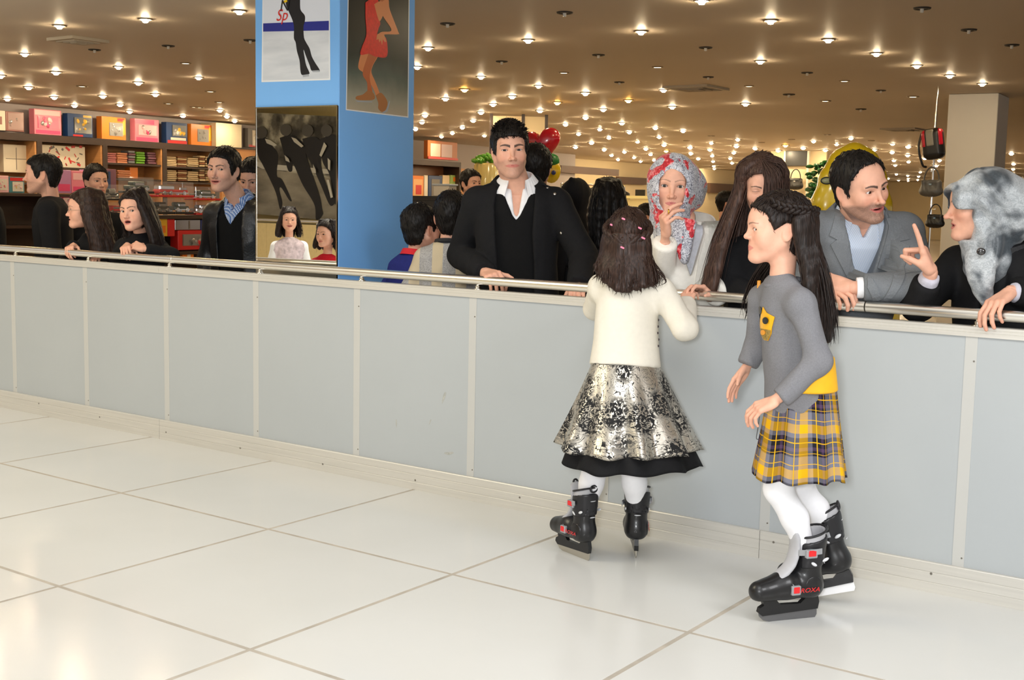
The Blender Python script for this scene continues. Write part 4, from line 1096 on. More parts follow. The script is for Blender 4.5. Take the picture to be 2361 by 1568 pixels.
goods('boxed_toy', 384, 283, 432, 332, 'blue toy box with white lettering band between pink and orange boxes', 'toy box', BLU, win=(-0.24, -0.14, 0.42, 0.38), winm=BLKG, inner=([YEL, YEL, SIL], 8), bands=[('label_print', (-0.30, -0.32, 0.42, -0.20), WHT), ('label_print', (-0.45, -0.48, 0.46, -0.34), RED)])
goods('boxed_toy', 441, 287, 488, 336, 'orange toy box at the right end of the top shelf row', 'toy box', ORA, win=(-0.20, -0.32, 0.34, 0.28), winm=GRY, inner=([SIL, SIL, GRY], 7), bands=[('label_print', (0.15, 0.34, 0.42, 0.46), RED), ('label_print', (0.36, -0.25, 0.48, 0.4), YEL)])
goods('boxed_toy', -28, 254, 12, 300, 'pale boxed toy cut off by the photo\'s left edge', 'toy box', WHT, bands=[('label_print', (-0.3, -0.2, 0.3, 0.2), BRN)])
goods('boxed_set', 9, 334, 71, 398, 'white flat boxed set standing in the shelf behind the man in profile', 'box', WHT, off=-0.2, bands=[('line_print', (-0.42, -0.02, 0.42, 0.0), GRY), ('line_print', (-0.05, -0.4, -0.03, 0.4), GRY)])
t = goods('gift_box', 94, 336, 196, 386, 'white box scattered with red lettering, behind the man in profile', 'box', WHT, off=-0.15)
rg = random.Random(5)
q = np.array(t.location) + WN * 0.062
for k in range(22):
    pc = q + WE * rg.uniform(-0.42, 0.42) * abs(su(sp(196, 360)) - su(sp(94, 360))) + [0, 0, rg.uniform(0.04, 0.36)]
    MB().box(pc, (rg.uniform(0.015, 0.05), 0.001, rg.uniform(0.006, 0.018)), Ms @ roty(rg.uniform(-1.2, 1.2))).build('letter_print', [RED, RED, GRY][k % 3], t)
def stack(x0, x1, y0, y1, n, m, lab, off=-0.12, cat='book', group=None):
    """a pile of books or folded cloths: every one is a thing"""
    zs = sp((x0 + x1) / 2, y1, off)[2]; ze = sp((x0 + x1) / 2, y0, off)[2]; a, b = su(sp(x0, y1, off)), su(sp(x1, y1, off)); hh = (ze - zs) / n
    for k in range(n):
        P = SF * [1, 1, 0] + WE * (a + b) / 2 + WN * (off - 0.07) + [0, 0, zs + k * hh]
        jit = rng.uniform(-0.012, 0.012)
        o = MB().box(P + [0, 0, hh / 2] + WN * jit, (abs(b - a) / 2 - 0.004, 0.09, hh / 2 - 0.003), Ms, bev=0.006).build('book', m[k % len(m)])
        tag(o, '%s %s' % (['lowest', 'second lowest', 'third lowest', 'fourth lowest', 'fifth lowest', 'sixth lowest'][k], lab), cat, group or lab)
PE = cm('peach', (226, 150, 110)); LPK = cm('rose', (214, 132, 132)); BGR = cm('blue_grey', (134, 134, 140)); GRN = cm('green', (112, 176, 40)); PUR = cm('purple', (126, 82, 100)); CRM = cm('cream', (216, 190, 150)); BWN = cm('brown', (130, 76, 40))
stack(246, 267, 352, 376, 5, [LPK], 'pink book in the pile beside the peach pile, upper shelf')
stack(269, 293, 352, 377, 5, [PE], 'peach book in the pile left of the grey pile, upper shelf')
stack(295, 311, 347, 377, 5, [BGR, PUR], 'blue grey book in the pile left of the green pile')
stack(313, 333, 350, 378, 5, [GRN], 'bright green book in the green pile')
stack(339, 359, 351, 379, 5, [PUR], 'purple book in the pile right of the green pile')
stack(270, 300, 392, 411, 4, [PE], 'peach book in the pile on the shelf below the green pile')
goods('book', 300, 386, 318, 412, 'orange book standing on the shelf below the green pile', 'book', ORA, off=-0.12)
for y0, y1, w in ((361, 385, 'upper'), (392, 418, 'lower')):
    stack(383, 406, y0, y1, 6, [CRM], 'cream book in the leftmost cream pile, %s shelf' % w)
    stack(408, 429, y0, y1, 6, [BWN, CRM, BWN], 'brown book in the brown pile, %s shelf' % w)
    stack(431, 456, y0 + 3, y1, 5, [CRM], 'cream book in the pile right of the brown pile, %s shelf' % w)
    stack(458, 471, y0 - 2, y1, 5, [CRM, BWN], 'cream and brown book in the second pile from the unit end, %s shelf' % w)
    stack(473, 487, y0, y1, 5, [CRM, CRM, BWN], 'cream book in the pile at the unit end, %s shelf' % w)
# wardrobe-like white block and low cabinet after the shelf units
uA, uB = su(sp(503, 320)), su(sp(562, 320))
o = sbox(MB(), uA, uB, ZT + 0.0, sp(530, 285)[2], -0.4, -0.05).build('storage_box', cm('ivory', (222, 208, 178))); tag(o, 'plain ivory box on top of the cabinet behind the man in the leather jacket', 'box')
t = thing('cabinet', SF * [1, 1, 0] + WE * (divs[5] + 1.2) - WN * 0.2, 'light wooden cabinet behind the man in the leather jacket', 'cabinet')
sbox(MB(), divs[5] + 0.1, divs[5] + 2.3, 0, ZT, -0.4, -0.02).build('body', m_oak, t)
sbox(MB(), divs[5] + 0.1, divs[5] + 2.3, ZT - 0.02, ZT + 0.002, -0.41, 0.0).build('top_board', m_ebony, t)
for k in (0, 1): sbox(MB(), divs[5] + 0.14 + k * 1.08, divs[5] + 1.18 + k * 1.08, 0.1, ZT - 0.06, -0.02, 0.0).build('door', m_oak, t)
goods('boxed_toy', 572, 296, 592, 340, 'grey clear fronted toy box beside the blue column', 'toy box', GRY, win=(0.0, -0.4, 0.4, 0.4), winm=WHT, inner=([SIL, YEL], 4), bands=[('label_print', (-0.4, -0.48, 0.46, -0.36), RED)])

# display stand in front, with model cars
class Plane:
    def __init__(s, dep_px, dep): s.P = atd(*dep_px, dep)
    def __call__(s, x, y, off=0.0): return onpl(x, y, s.P + WN * off, WN)
DP = Plane((430, 480), 13.2)
def du(P): return float(np.dot(P - DP.P, WE))
ds = thing('display_stand', DP.P * [1, 1, 0] - WN * 0.2, 'dark display stand full of boxed model cars behind the girls at the rail', 'shelf')
def dbox(u0, u1, z0, z1, d0, d1, name, m): 
    c = DP.P * [1, 1, 0] + WE * (u0 + u1) / 2 + WN * (d0 + d1) / 2 + [0, 0, (z0 + z1) / 2]
    MB().box(c, (abs(u1 - u0) / 2, abs(d1 - d0) / 2, (z1 - z0) / 2), Ms).build(name, m, ds)
ul, ur = du(DP(268, 480)), du(DP(560, 480))
for y in (497, 579, 655): z = DP(430, y)[2]; dbox(ul, ur, z - 0.035, z, -0.35, 0.02, 'shelf_board', m_ebony)
dbox(ul, ur, 0, DP(430, 500)[2], -0.38, -0.35, 'back_panel', m_ebony)
dbox(ul, ul + 0.04, 0, DP(430, 497)[2], -0.35, 0, 'upright', m_ebony); dbox(ur - 0.04, ur, 0, DP(430, 497)[2], -0.35, 0, 'upright', m_ebony)
DKG = cm('dark_green', (52, 66, 58)); DGY = cm('charcoal', (44, 42, 42)); CHR = cm('chrome', (214, 210, 206), 0.12, metal=0.9)
def model_car(x0, y0, x1, y1, lab, base, car, truck=False):
    """toy vehicle on a coloured base under a clear cover"""
    a, b = DP(x0, y1), DP(x1, y0); u0, u1 = du(a), du(b); z0, z1 = DP((x0 + x1) / 2, y1)[2], DP((x0 + x1) / 2, y0)[2]
    L2, H = abs(u1 - u0) / 2, z1 - z0; c = DP.P * [1, 1, 0] + WE * (u0 + u1) / 2 - WN * 0.09 + [0, 0, z0]
    t = thing('boxed_model_car', c, lab, 'model car', 'boxed model cars on the display stand')
    P = lambda x, y, z: c + WE * x * L2 + WN * y + [0, 0, z * H]
    MB().box(P(0, 0, 0.07), (L2, 0.09, 0.07 * H), Ms, bev=0.004).build('base', base, t)
    MB().box(P(0.0, 0, 0.36), (L2 * 0.80, 0.055, 0.13 * H), Ms, bev=0.012).build('car_body', car, t)
    MB().box(P(-0.35 if truck else 0.0, 0, 0.60), (L2 * (0.42 if truck else 0.46), 0.05, (0.18 if truck else 0.13) * H), Ms, bev=0.015).build('cab', CHR if truck else car, t)
    MB().box(P(0.52 if truck else 0.02, 0.046, 0.55), (L2 * (0.2 if truck else 0.36), 0.006, 0.08 * H), Ms, bev=0.003).build('window', SIL, t)
    MB().box(P(0.0, 0.056, 0.28), (L2 * 0.78, 0.003, 0.03 * H), Ms).build('bumper', CHR, t)
    for x in (-0.5, 0.5) if not truck else (-0.55, -0.2, 0.55):
        for y in (-0.05, 0.055):
            w = MB().lathe([(0, 0.012), (0.075 * H * 1.0, 0.012), (0.10 * H, 0.008), (0.14 * H, 0.008), (0.14 * H, -0.008), (0, -0.008)], P(x, y, 0.26), np.stack([WE, [0, 0, 1], WN], 1), 14); w.build('wheel', CHR, t)
    MB().box(P(0, 0, 0.56), (L2 * 0.985, 0.085, 0.42 * H), Ms, bev=0.004).build('clear_cover', m_film, t)
model_car(365, 419, 448, 455, 'boxed red and silver model truck, top row of the display stand', RED, RED, True)
model_car(300, 408, 356, 446, 'boxed dark green model car, top row left of the red truck', DGY, DKG)
model_car(452, 430, 509, 462, 'boxed dark model car on a red base, right of the red truck', RED, DKG)
model_car(361, 456, 402, 494, 'boxed dark model jeep below the red truck, left one', DGY, DGY)
model_car(404, 456, 447, 494, 'boxed dark model jeep below the red truck, right one', DGY, DKG)
model_car(453, 464, 507, 496, 'boxed silver model car on a red base, second row end', RED, SIL)
model_car(245, 425, 285, 462, 'boxed black model car behind the woman\'s face', DGY, BLKG)
model_car(252, 466, 300, 496, 'boxed red model car between the two girls', RED, RED)
model_car(318, 456, 358, 494, 'boxed silver model car beside the dark jeeps', DGY, SIL)
def dgoods(name, x0, y0, x1, y1, lab, body, **k):
    return goods(name, x0, y0, x1, y1, lab, 'toy box', body, plane=DP, off=0.0, **k)
dgoods('boxed_toy', 411, 531, 480, 576, 'red framed toy car box on the lower display shelf', RED, win=(-0.36, -0.28, 0.30, 0.30), winm=GRY, inner=([SIL, BLKG, RED], 7))
dgoods('boxed_toy', 404, 507, 462, 530, 'silver shiny toy box behind the red framed car box', SIL, deep=0.06, bands=[('label_print', (0.02, -0.4, 0.08, 0.4), GRY)])
dgoods('boxed_toy', 464, 507, 497, 531, 'navy toy box beside the silver shiny one', cm('navy', (30, 40, 110)), deep=0.06, bands=[('label_print', (0.1, -0.4, 0.35, -0.1), ORA)])
dgoods('boxed_toy', 364, 504, 386, 545, 'yellow and orange toy box next to the girl in the black jacket', YEL, deep=0.08, bands=[('label_print', (-0.3, -0.3, 0.3, 0.1), ORA)])
dgoods('boxed_toy', 387, 505, 403, 545, 'narrow red toy box between yellow and silver ones', RED, deep=0.08)
dgoods('boxed_toy', 482, 540, 520, 577, 'blue and white toy box beside the man in the leather jacket', cm('navy', (30, 40, 110)), deep=0.08, bands=[('label_print', (-0.45, -0.45, 0.45, -0.2), WHT)])
dgoods('boxed_toy', 421, 583, 447, 605, 'orange and white toy box low down just above the rail', ORA, deep=0.08, bands=[('label_print', (-0.1, -0.4, 0.2, 0.4), WHT)])
# doll boxes further left, nearer than the wall units
DP2 = Plane((60, 430), 13.0); _D = DP; DP = DP2
ds2 = thing('display_stand', DP2.P * [1, 1, 0] - WN * 0.2, 'low display stand of pink doll boxes behind the man in profile', 'shelf'); ds = ds2
u0_, u1_ = du(DP2(-60, 450)), du(DP2(262, 450))
for y in (446, 520): z = DP2(60, y)[2]; dbox(u0_, u1_, z - 0.03, z, -0.35, 0.02, 'shelf_board', m_ebony)
dbox(u0_, u1_, 0, DP2(60, 446)[2], -0.38, -0.35, 'back_panel', m_ebony)
LIL = cm('lilac', (186, 130, 176)); TEA = cm('teal', (70, 130, 140))
def d2(*a, **k): return goods(a[0], *a[1:5], a[5], 'toy box', a[6], plane=DP2, off=0.0, **k)
d2('doll_box', -10, 405, 20, 444, 'pink doll box at the photo\'s left edge', PN2, win=(-0.3, -0.35, 0.35, 0.3), winm=WHT, inner=([RED, HOT, PN2], 6))
d2('doll_box', 22, 408, 56, 445, 'doll box with teal front left of the man in profile', TEA, win=(-0.3, -0.4, 0.4, 0.2), winm=WHT, inner=([HOT, YEL, PN2], 6), bands=[('label_print', (-0.45, 0.25, 0.45, 0.46), RED)])
d2('doll_box', 132, 392, 164, 446, 'lilac doll box right of the man in profile', LIL, bands=[('label_print', (-0.4, -0.4, 0.4, -0.1), HOT)])
d2('doll_box', 166, 394, 198, 446, 'pink doll box behind the woman\'s hair', PNK, bands=[('label_print', (-0.4, 0.1, 0.4, 0.4), PN2), ('label_print', (-0.4, -0.4, 0.4, -0.2), HOT)])
d2('doll_box', 200, 392, 244, 446, 'lilac flat box above the woman\'s head', LIL, bands=[('label_print', (-0.4, -0.3, 0.0, 0.3), BGR)])
d2('doll_box', 246, 390, 268, 446, 'mauve box with blue band beside the peach pile', PUR, bands=[('label_print', (-0.45, -0.4, -0.1, 0.4), BLU)])
d2('doll_box', 140, 448, 180, 488, 'clear pink doll box low behind the girl with glasses', HOT, win=(-0.35, -0.35, 0.35, 0.3), winm=PN2, inner=([SIL, HOT], 4))
DP = _D

# ------------------------------------------------------------------ right of the column
m_grey_wall = cm('wall_grey', (168, 158, 150), 0.7)
# bookcase against the left wall
BK = onz(957, 315, ZC) + WN * 0.45
def bp(px, py, off=0.0): return onpl(px, py, BK + WN * off, WN)
def bu(P): return float(np.dot(P - BK, WE))
def bbox(u0, u1, z0, z1, d0, d1, name, m, parent):
    c = BK * [1, 1, 0] + WE * (u0 + u1) / 2 + WN * (d0 + d1) / 2 + [0, 0, (z0 + z1) / 2]
    return MB().box(c, (abs(u1 - u0) / 2, abs(d1 - d0) / 2, (z1 - z0) / 2), Ms).build(name, m, parent)
bk = thing('bookcase', BK * [1, 1, 0] + WE * 0.6 - WN * 0.2, 'dark topped wooden bookcase right of the blue column', 'bookcase')
u0, u1 = bu(bp(930, 376)), bu(bp(1063, 376)); zt = bp(1010, 371)[2]
bbox(u0, u1, zt - 0.10, zt, -0.42, 0.0, 'top_board', m_ebony, bk); bbox(u0, u1, 0, zt - 0.1, -0.42, -0.40, 'back_panel', cm('brown_board', (140, 88, 56)), bk)
bbox(u1 - 0.06, u1, 0, zt - 0.1, -0.42, 0, 'upright', m_ebony, bk); bbox(u0, u0 + 0.06, 0, zt - 0.1, -0.42, 0, 'upright', m_ebony, bk); bbox(u0, u1, bp(1010, 460)[2] - 0.03, bp(1010, 460)[2], -0.4, 0, 'shelf_board', m_ebony, bk)
o = bbox(u1 + 0.01, u1 + 0.32, 0, zt - 0.12, -0.42, -0.1, 'side_cabinet', m_oak, None); tag(o, 'plain oak cabinet standing right of the dark topped bookcase', 'cabinet')
def bgoods(name, x0, y0, x1, y1, lab, cat, m, deep=0.1, off=-0.1, bands=()):
    a, b = bp(x0, y1, off), bp(x1, y0, off); ua, ub = bu(a), bu(b); z0, z1 = bp((x0 + x1) / 2, y1, off)[2], bp((x0 + x1) / 2, y0, off)[2]
    base = BK * [1, 1, 0] + WE * (ua + ub) / 2 + WN * off + [0, 0, z0]; t = thing(name, base, lab, cat); W2, H2 = abs(ub - ua) / 2, (z1 - z0) / 2
    MB().box(base + [0, 0, H2] - WN * deep / 2, (W2, deep / 2, H2), Ms, bev=0.006).build('body', m, t)
    for nm, r, mm, d in bands: MB().box(base + [0, 0, H2] + WE * W2 * (r[0] + r[2]) + [0, 0, H2 * (r[1] + r[3])] + WN * d, (W2 * abs(r[2] - r[0]), abs(d) + 0.001, H2 * abs(r[3] - r[1])), Ms).build(nm, mm, t)
    return t
WOOD = cm('honey_wood', (176, 96, 40)); 
bgoods('wooden_display_box', 986, 326, 1055, 368, 'wooden box holding two notebooks on top of the bookcase', 'box', WOOD, bands=[('notebook', (-0.42, -0.36, -0.10, 0.34), cm('silver_paper', (196, 186, 168)), 0.006), ('notebook', (-0.06, -0.36, 0.30, 0.34), cm('mauve_paper', (190, 160, 160)), 0.006), ('base_strip', (-0.5, -0.5, 0.5, -0.38), RED, 0.008)])
bgoods('picture_box', 950, 405, 977, 459, 'orange picture box beside the column, in the bookcase', 'box', ORA, bands=[('picture_print', (-0.4, -0.4, 0.4, 0.35), cm('apricot', (230, 170, 110)), 0.001), ('picture_print', (-0.2, -0.3, 0.3, 0.1), RED, 0.002)])
bgoods('framed_picture', 988, 405, 1020, 457, 'blue picture frame in the bookcase', 'frame', BLU, deep=0.04, bands=[('picture', (-0.30, -0.5, 0.30, 0.34), GRY, 0.002)])
bgoods('white_book', 978, 404, 987, 459, 'white book standing upright in the bookcase', 'book', WHT)
bgoods('paper_bag', 1038, 404, 1060, 452, 'pale green gift bag in the bookcase', 'bag', cm('pale_green', (150, 176, 96)), deep=0.08, bands=[('print', (-0.2, 0.2, 0.2, 0.4), ORA, 0.001)])
bgoods('figurine_box', 1021, 404, 1037, 430, 'cream trinket box between frame and green bag', 'box', CRM)
# white lidded counter box in front of the bookcase
c = atd(1026, 440, 13.0); t = thing('lidded_box', c - [0, 0, 0.06], 'white lidded box in front of the bookcase', 'box')
MB().box(c - [0, 0, 0.0], (0.10, 0.07, 0.055), Mb, bev=0.004).build('body', WHT, t); MB().box(c + [0, 0, 0.062], (0.115, 0.08, 0.010), Mb, bev=0.004).build('lid', cm('grey_lid', (190, 196, 204)), t)
t2 = thing('counter', c * [1, 1, 0] + [0, 0.1, 0], 'dark counter standing under the white lidded box', 'counter')
zc_ = c[2] - 0.056
MB().box(c * [1, 1, 0] + [0, 0.15, zc_ - 0.02], (0.6, 0.35, 0.018), Mb).build('top', BLKG, t2); MB().box(c * [1, 1, 0] + [0, 0.15, (zc_ - 0.04) / 2], (0.56, 0.32, (zc_ - 0.04) / 2), Mb).build('body', DGY, t2)
# jar with a green leafy top
c = atd(1120, 400, 14.5); j = thing('plant_jar', [c[0], c[1], 0], 'glass jar with a green leafy top behind the man in black', 'plant')
MB().lathe([(0.0, 1.05), (0.13, 1.05), (0.145, 1.2), (0.14, c[2] + 0.10), (0.12, c[2] + 0.12), (0.0, c[2] + 0.12)], [c[0], c[1], 0], None, 20).build('jar', cm('straw_glass', (190, 176, 120), 0.15), j, smooth=True)
MB().lathe([(0.0, 0.0), (0.16, 0.0), (0.15, 1.05), (0.0, 1.05)], [c[0], c[1], 0], None, 20).build('stand', m_oak, j)
lf = MB()
for k in range(46):
    a = rg.uniform(0, 6.28); r = rg.uniform(0.02, 0.14); P = np.array([c[0] + r * math.cos(a), c[1] + r * math.sin(a), c[2] + 0.13 + rg.uniform(0, 0.10) * (1.2 - r / 0.14)])
    lf.ball(P, (0.045, 0.018, 0.028), 6, rotz(a) @ rotx(rg.uniform(-0.8, 0.8)))
lf.build('leaves', cm('leaf', (84, 150, 40)), j, smooth=True)
# hanging cream panels with dark posts
pa_, pb_ = onz(1133, 262, ZC), onz(1262, 265, ZC); e_ = nrm((pb_ - pa_) * [1, 1, 0]); n_ = np.array([e_[1], -e_[0], 0]); Lp = np.linalg.norm((pb_ - pa_)[:2]); Mp = np.stack([e_, -n_, [0, 0, 1]], 1)
pt = thing('partition', (pa_ + pb_) / 2 * [1, 1, 0], 'cream partition with dark posts behind the heart balloon', 'partition')
for k, x in enumerate((0.0, 0.57, 0.985)): MB().box(pa_ * [1, 1, 0] + e_ * Lp * x + [0, 0, ZC / 2], (0.022, 0.022, ZC / 2 - 0.001), Mp).build('post', m_ebony, pt)
for x0, x1 in ((0.03, 0.54), (0.60, 0.96)): MB().box(pa_ * [1, 1, 0] + e_ * Lp * (x0 + x1) / 2 + [0, 0, 2.12], (Lp * (x1 - x0) / 2, 0.012, 0.50), Mp).build('panel', m_cream, pt)
# heart balloon
m_foil = mat('red_foil', srgb(206, 16, 34), 0.22, spec=0.7, coat=0.4, bump=0.15, bscale=22)
hc = atd(1249, 333, 9.0)
def heart():
    t_ = np.linspace(0, 2 * math.pi, 73)[:-1]; x = 16 * np.sin(t_) ** 3; y = 13 * np.cos(t_) - 5 * np.cos(2 * t_) - 2 * np.cos(3 * t_) - np.cos(4 * t_); return np.stack([x, y], 1) / 17.0
hp = heart(); rows = 9; V = []; n = len(hp); R_ = 0.155
for sgn in (-1, 1):
    for k in range(rows + 1):
        s = 1 - k / rows; s_ = math.sin(s * math.pi / 2) if k < rows else 0.0
        th_ = 0.52 * math.sqrt(max(0, 1 - s_ ** 2.4)); V.append(np.c_[hp[:, 0] * s_, np.full(n, sgn * th_), hp[:, 1] * s_ + 0.10 * (1 - s_)])
V = np.concatenate(V) * R_; a = np.arange(n); b = (a + 1) % n; Q = []
for g in (0, 1):
    for k in range(rows):
        o_ = (g * (rows + 1) + k) * n; f = np.stack([o_ + a, o_ + b, o_ + n + b, o_ + n + a], 1); Q.append(f if g == 0 else f[:, ::-1])
V = V @ (rotz(rad(20)) @ roty(rad(-12))).T + hc
hb = thing('heart_balloon', hc - [0, 0, 0.2], 'red heart shaped foil balloon behind the man in black', 'balloon')
mk('balloon_skin', V, np.concatenate(Q), m_foil, hb, True)
sp_ = hc + [0.03, 0, -0.17]; MB().tube(spline([sp_, sp_ + [0.02, 0, -0.4], sp_ + [-0.02, 0.02, -0.9], [sp_[0], sp_[1], 0.02]], 16), 0.0022, 5).build('ribbon', RED, hb)
MB().lathe([(0, 0), (0.05, 0), (0.05, 0.025), (0, 0.03)], [sp_[0], sp_[1], 0], None, 12).build('weight', RED, hb)
bc = atd(1272, 392, 9.4); yb = thing('foil_balloon', bc - [0, 0, 0.2], 'yellow foil balloon with blue dot and green top below the heart', 'balloon')
MB().ball(bc, (0.07, 0.05, 0.10), 18, rotz(0.6)).build('balloon_skin', mat('yellow_foil', srgb(226, 190, 20), 0.2, spec=0.7, coat=0.4), yb, smooth=True)
MB().ball(bc + [0.0, -0.01, 0.07], (0.066, 0.052, 0.055), 14, rotz(0.6)).build('green_panel', cm('balloon_green', (40, 120, 50)), yb, smooth=True)
q_ = nrm(CAM - bc); MB().ball(bc + q_ * 0.06 + SCR_R * 0.015 - [0, 0, 0.02], 0.018, 12).build('blue_dot', cm('balloon_blue', (40, 50, 110)), yb, smooth=True)
MB().tube([bc - [0, 0, 0.12], [bc[0], bc[1], 0.0]], 0.002, 5).build('ribbon', YEL, yb)
# yellow inflatable behind the man in the suit
m_yel = mat('yellow_vinyl', srgb(236, 196, 8), 0.25, spec=0.6, coat=0.3, bump=0.1, bscale=14)
yc = onpl(1962, 420, np.array([0, 1.35, 0]), np.array([0, 1.0, 0])); iy = thing('inflatable', [yc[0], yc[1], 0], 'yellow inflatable arch standing behind the man in the grey suit', 'inflatable')
k_ = 2844.74 / np.dot(yc - CAM, _f)
pts = [(1868, 900), (1882, 620), (1904, 470), (1920, 412), (1940, 374), (1966, 360), (1992, 374), (2012, 412), (2026, 470), (2050, 620), (2070, 900)]
V_ = Vol((-0.75, -0.12, -1.6), (0.75, 0.12, 0.45), 0.012)
lp = [((x - 1962) / k_, 0.0, (420 - y) / k_) for x, y in pts]
for a_, b_ in zip(lp[:-1], lp[1:]): V_.cap(a_, b_, 0.06, 0.06, k=0.03)
V_.ell((0, 0, -0.25), (0.15, 0.07, 0.34), k=0.05); V_.ell((0, 0, -0.9), (0.26, 0.085, 0.6), k=0.05)
V, Q = V_.mesh(2); V = V @ rotz(rad(30)).T + yc; V[:, 2] = np.maximum(V[:, 2], 0.003); mk('body', V, Q, m_yel, iy, True)
e1 = yc + SCR_R * (1906 - 1962) / k_ + [0, 0, 0.007 / 1] + nrm(CAM - yc) * 0.055
MB().ball(e1, (0.026, 0.010, 0.015), 14, rotz(rad(30)) @ roty(-0.1)).build('eye_patch', cm('eye_grey', (150, 150, 110)), iy, smooth=True)
MB().tube([e1 + rotz(rad(30)) @ np.array([0.027 * math.cos(a), -0.004, 0.016 * math.sin(a)]) for a in np.linspace(0, 6.28, 19)], 0.0028, 6).build('eye_outline', BLKG, iy, smooth=True)
# brown fascia boards on the far left wall and glittering goods below
m_fas = cm('fascia_brown', (96, 70, 56), 0.5)
def far(px, py, X): d = pray(px, py); return CAM + d * ((X - CAM[0]) / d[0])
W2N = nrm(np.cross(np.array([-20.6 - WD[0], 54.0 - WD[1], 0]), [0, 0, 1.0]))
for x0, x1, y0, y1, P_, n_, lab in ((1294, 1427, 386, 402, WA, WN, 'brown fascia board over the clothes rail'), (1428, 1491, 409, 425, np.array([WD[0], WD[1], 0]), W2N, 'further brown fascia board left of the red patterned scarf'), (1638, 1712, 424, 446, np.array([WD[0], WD[1], 0]), W2N, 'brown fascia board between the two women')):
    P_ = P_ + n_ * .12; a_, b_ = onpl(x0, y0, P_, n_), onpl(x1, y1, P_, n_); z0, z1 = sorted((onpl((x0 + x1) / 2, y0, P_, n_)[2], onpl((x0 + x1) / 2, y1, P_, n_)[2]))
    e_ = nrm((b_ - a_) * [1, 1, 0]); c = (a_ + b_) / 2; c[2] = (z0 + z1) / 2; o = MB().box(c - n_ * .06, (np.linalg.norm((b_ - a_)[:2]) / 2, .06, (z1 - z0) / 2), np.stack([e_, n_, [0, 0, 1]], 1)).build('fascia_board', m_fas); tag(o, lab, 'fascia')
# clothes rail with dark coats
ra0, ra1 = far(1294, 412, -14.6), far(1440, 430, -14.6); zr = 1.78
rk = thing('clothes_rail', [-14.6, (ra0[1] + ra1[1]) / 2, 0], 'chrome clothes rail under the brown fascia board', 'clothes rail')
MB().tube([[-14.6, ra0[1], zr], [-14.6, (ra0[1] + ra1[1]) / 2, zr], [-14.6, ra1[1], zr]], 0.018, 8).build('bar', m_chrome, rk, smooth=True)
for y in (ra0[1], ra1[1]): MB().tube([[-14.6, y, 0], [-14.6, y, zr]], 0.018, 8).build('post', m_chrome, rk)
CC = [cm('coat_tan', (150, 110, 70)), cm('coat_black', (26, 24, 24)), cm('coat_grey', (90, 86, 84)), cm('coat_rose', (140, 90, 80))]
for k in range(14):
    y = ra0[1] + (ra1[1] - ra0[1]) * (k + 0.5) / 14; b = MB()
    b.lathe([(0.03, 1.72), (0.06, 1.70), (0.20, 1.62), (0.22, 1.4), (0.24, 0.75), (0.22, 0.72)], [-14.6, y, 0], None, 12, sx=1.0, sy=0.30)
    o = b.build('hanging_coat', CC[k % 4], smooth=True); tag(o, '%s coat, %s from the left on the clothes rail' % (('tan', 'black', 'grey', 'rose')[k % 4], ORD[k]), 'coat', 'coats on the clothes rail')
# lit display counters further back
for x, y, w, lab in ((1476, 455, 1.0, 'brightly lit glass counter far back, upper'), (1468, 480, 1.0, 'brightly lit glass counter far back, lower')):
    c = atd(x, y, 26 if y < 470 else 20); t = thing('display_counter', [c[0], c[1], 0], lab, 'counter'); c1_ = c if y < 470 else c1_
    MB().box([c[0], c[1], c[2] / 2 - 0.02], (0.5, 0.3, c[2] / 2 - 0.02), Mb).build('body', cm('counter_white', (230, 214, 160)), t); MB().box([c[0], c[1], c[2]], (0.52, 0.32, 0.03), Mb).build('top', cm('counter_top', (244, 232, 170), 0.2), t)
c = np.array([c1_[0], c1_[1], c1_[2] + .095]); o = MB().box(c, (0.11, 0.02, 0.065), Mb, bev=0.004).build('screen', BLKG); tag(o, 'small dark screen standing on the far counter', 'screen'); 
# cabinet with a dark board and a handbag
ka, kb_ = onz(1811, 348, ZC), onz(1866, 348, ZC); kt = thing('wall_bay', (ka + kb_) / 2 * [1, 1, 0], 'cream display bay with a dark header board right of the brown haired girl', 'display')
kw = np.linalg.norm((kb_ - ka)[:2]) / 2; kc = (ka + kb_) / 2 * [1, 1, 0]
MB().box(kc + VB * 0.1 + [0, 0, ZC / 2], (kw * 2.4, 0.03, ZC / 2 - 0.002), Mb).build('back_panel', m_cream, kt); MB().box(kc + [0, 0, ZC - 0.17], (kw * 0.96, 0.03, 0.165), Mb).build('header_board', BLKG, kt)
for s in (-1, 1): MB().box(kc + UB * kw * s + [0, 0, ZC / 2], (0.02, 0.05, ZC / 2 - 0.002), Mb).build('post', cm('post_white', (220, 214, 200)), kt)
def bag(px, py, dep, s, m, lab, parts):
    c = atd(px, py, dep); t = thing('handbag', c - [0, 0, 0.15 * s], lab, 'bag')
    v = Vol((-0.25 * s, -0.12 * s, -0.22 * s), (0.25 * s, 0.12 * s, 0.2 * s), 0.012 * s)
    v.box((0, 0, -0.03 * s), (0.16 * s, 0.06 * s, 0.12 * s), r=0.04 * s, k=0.02); v.ell((0, 0, -0.09 * s), (0.19 * s, 0.08 * s, 0.09 * s), k=0.04 * s)
    V, Q = v.mesh(1); V = folds(V, Q, 0.008 * s, 20 / s); mk('bag_body', V @ Mb.T + c, Q, m, t, True)
    MB().tube([c + Mb @ np.array([0.12 * s * math.cos(a), 0, 0.08 * s + 0.22 * s * math.sin(a)]) for a in np.linspace(0, math.pi, 15)], 0.012 * s, 6).build('handle', m, t, smooth=True)
    MB().box(c + Mb @ np.array([0, -0.07 * s, 0.02 * s]), (0.02 * s, 0.01 * s, 0.012 * s), Mb).build('clasp', m_chrome, t)
    return t
bag(1834, 420, 27.85, 0.95, BLKG, 'black handbag hanging in the cream display bay', 0)
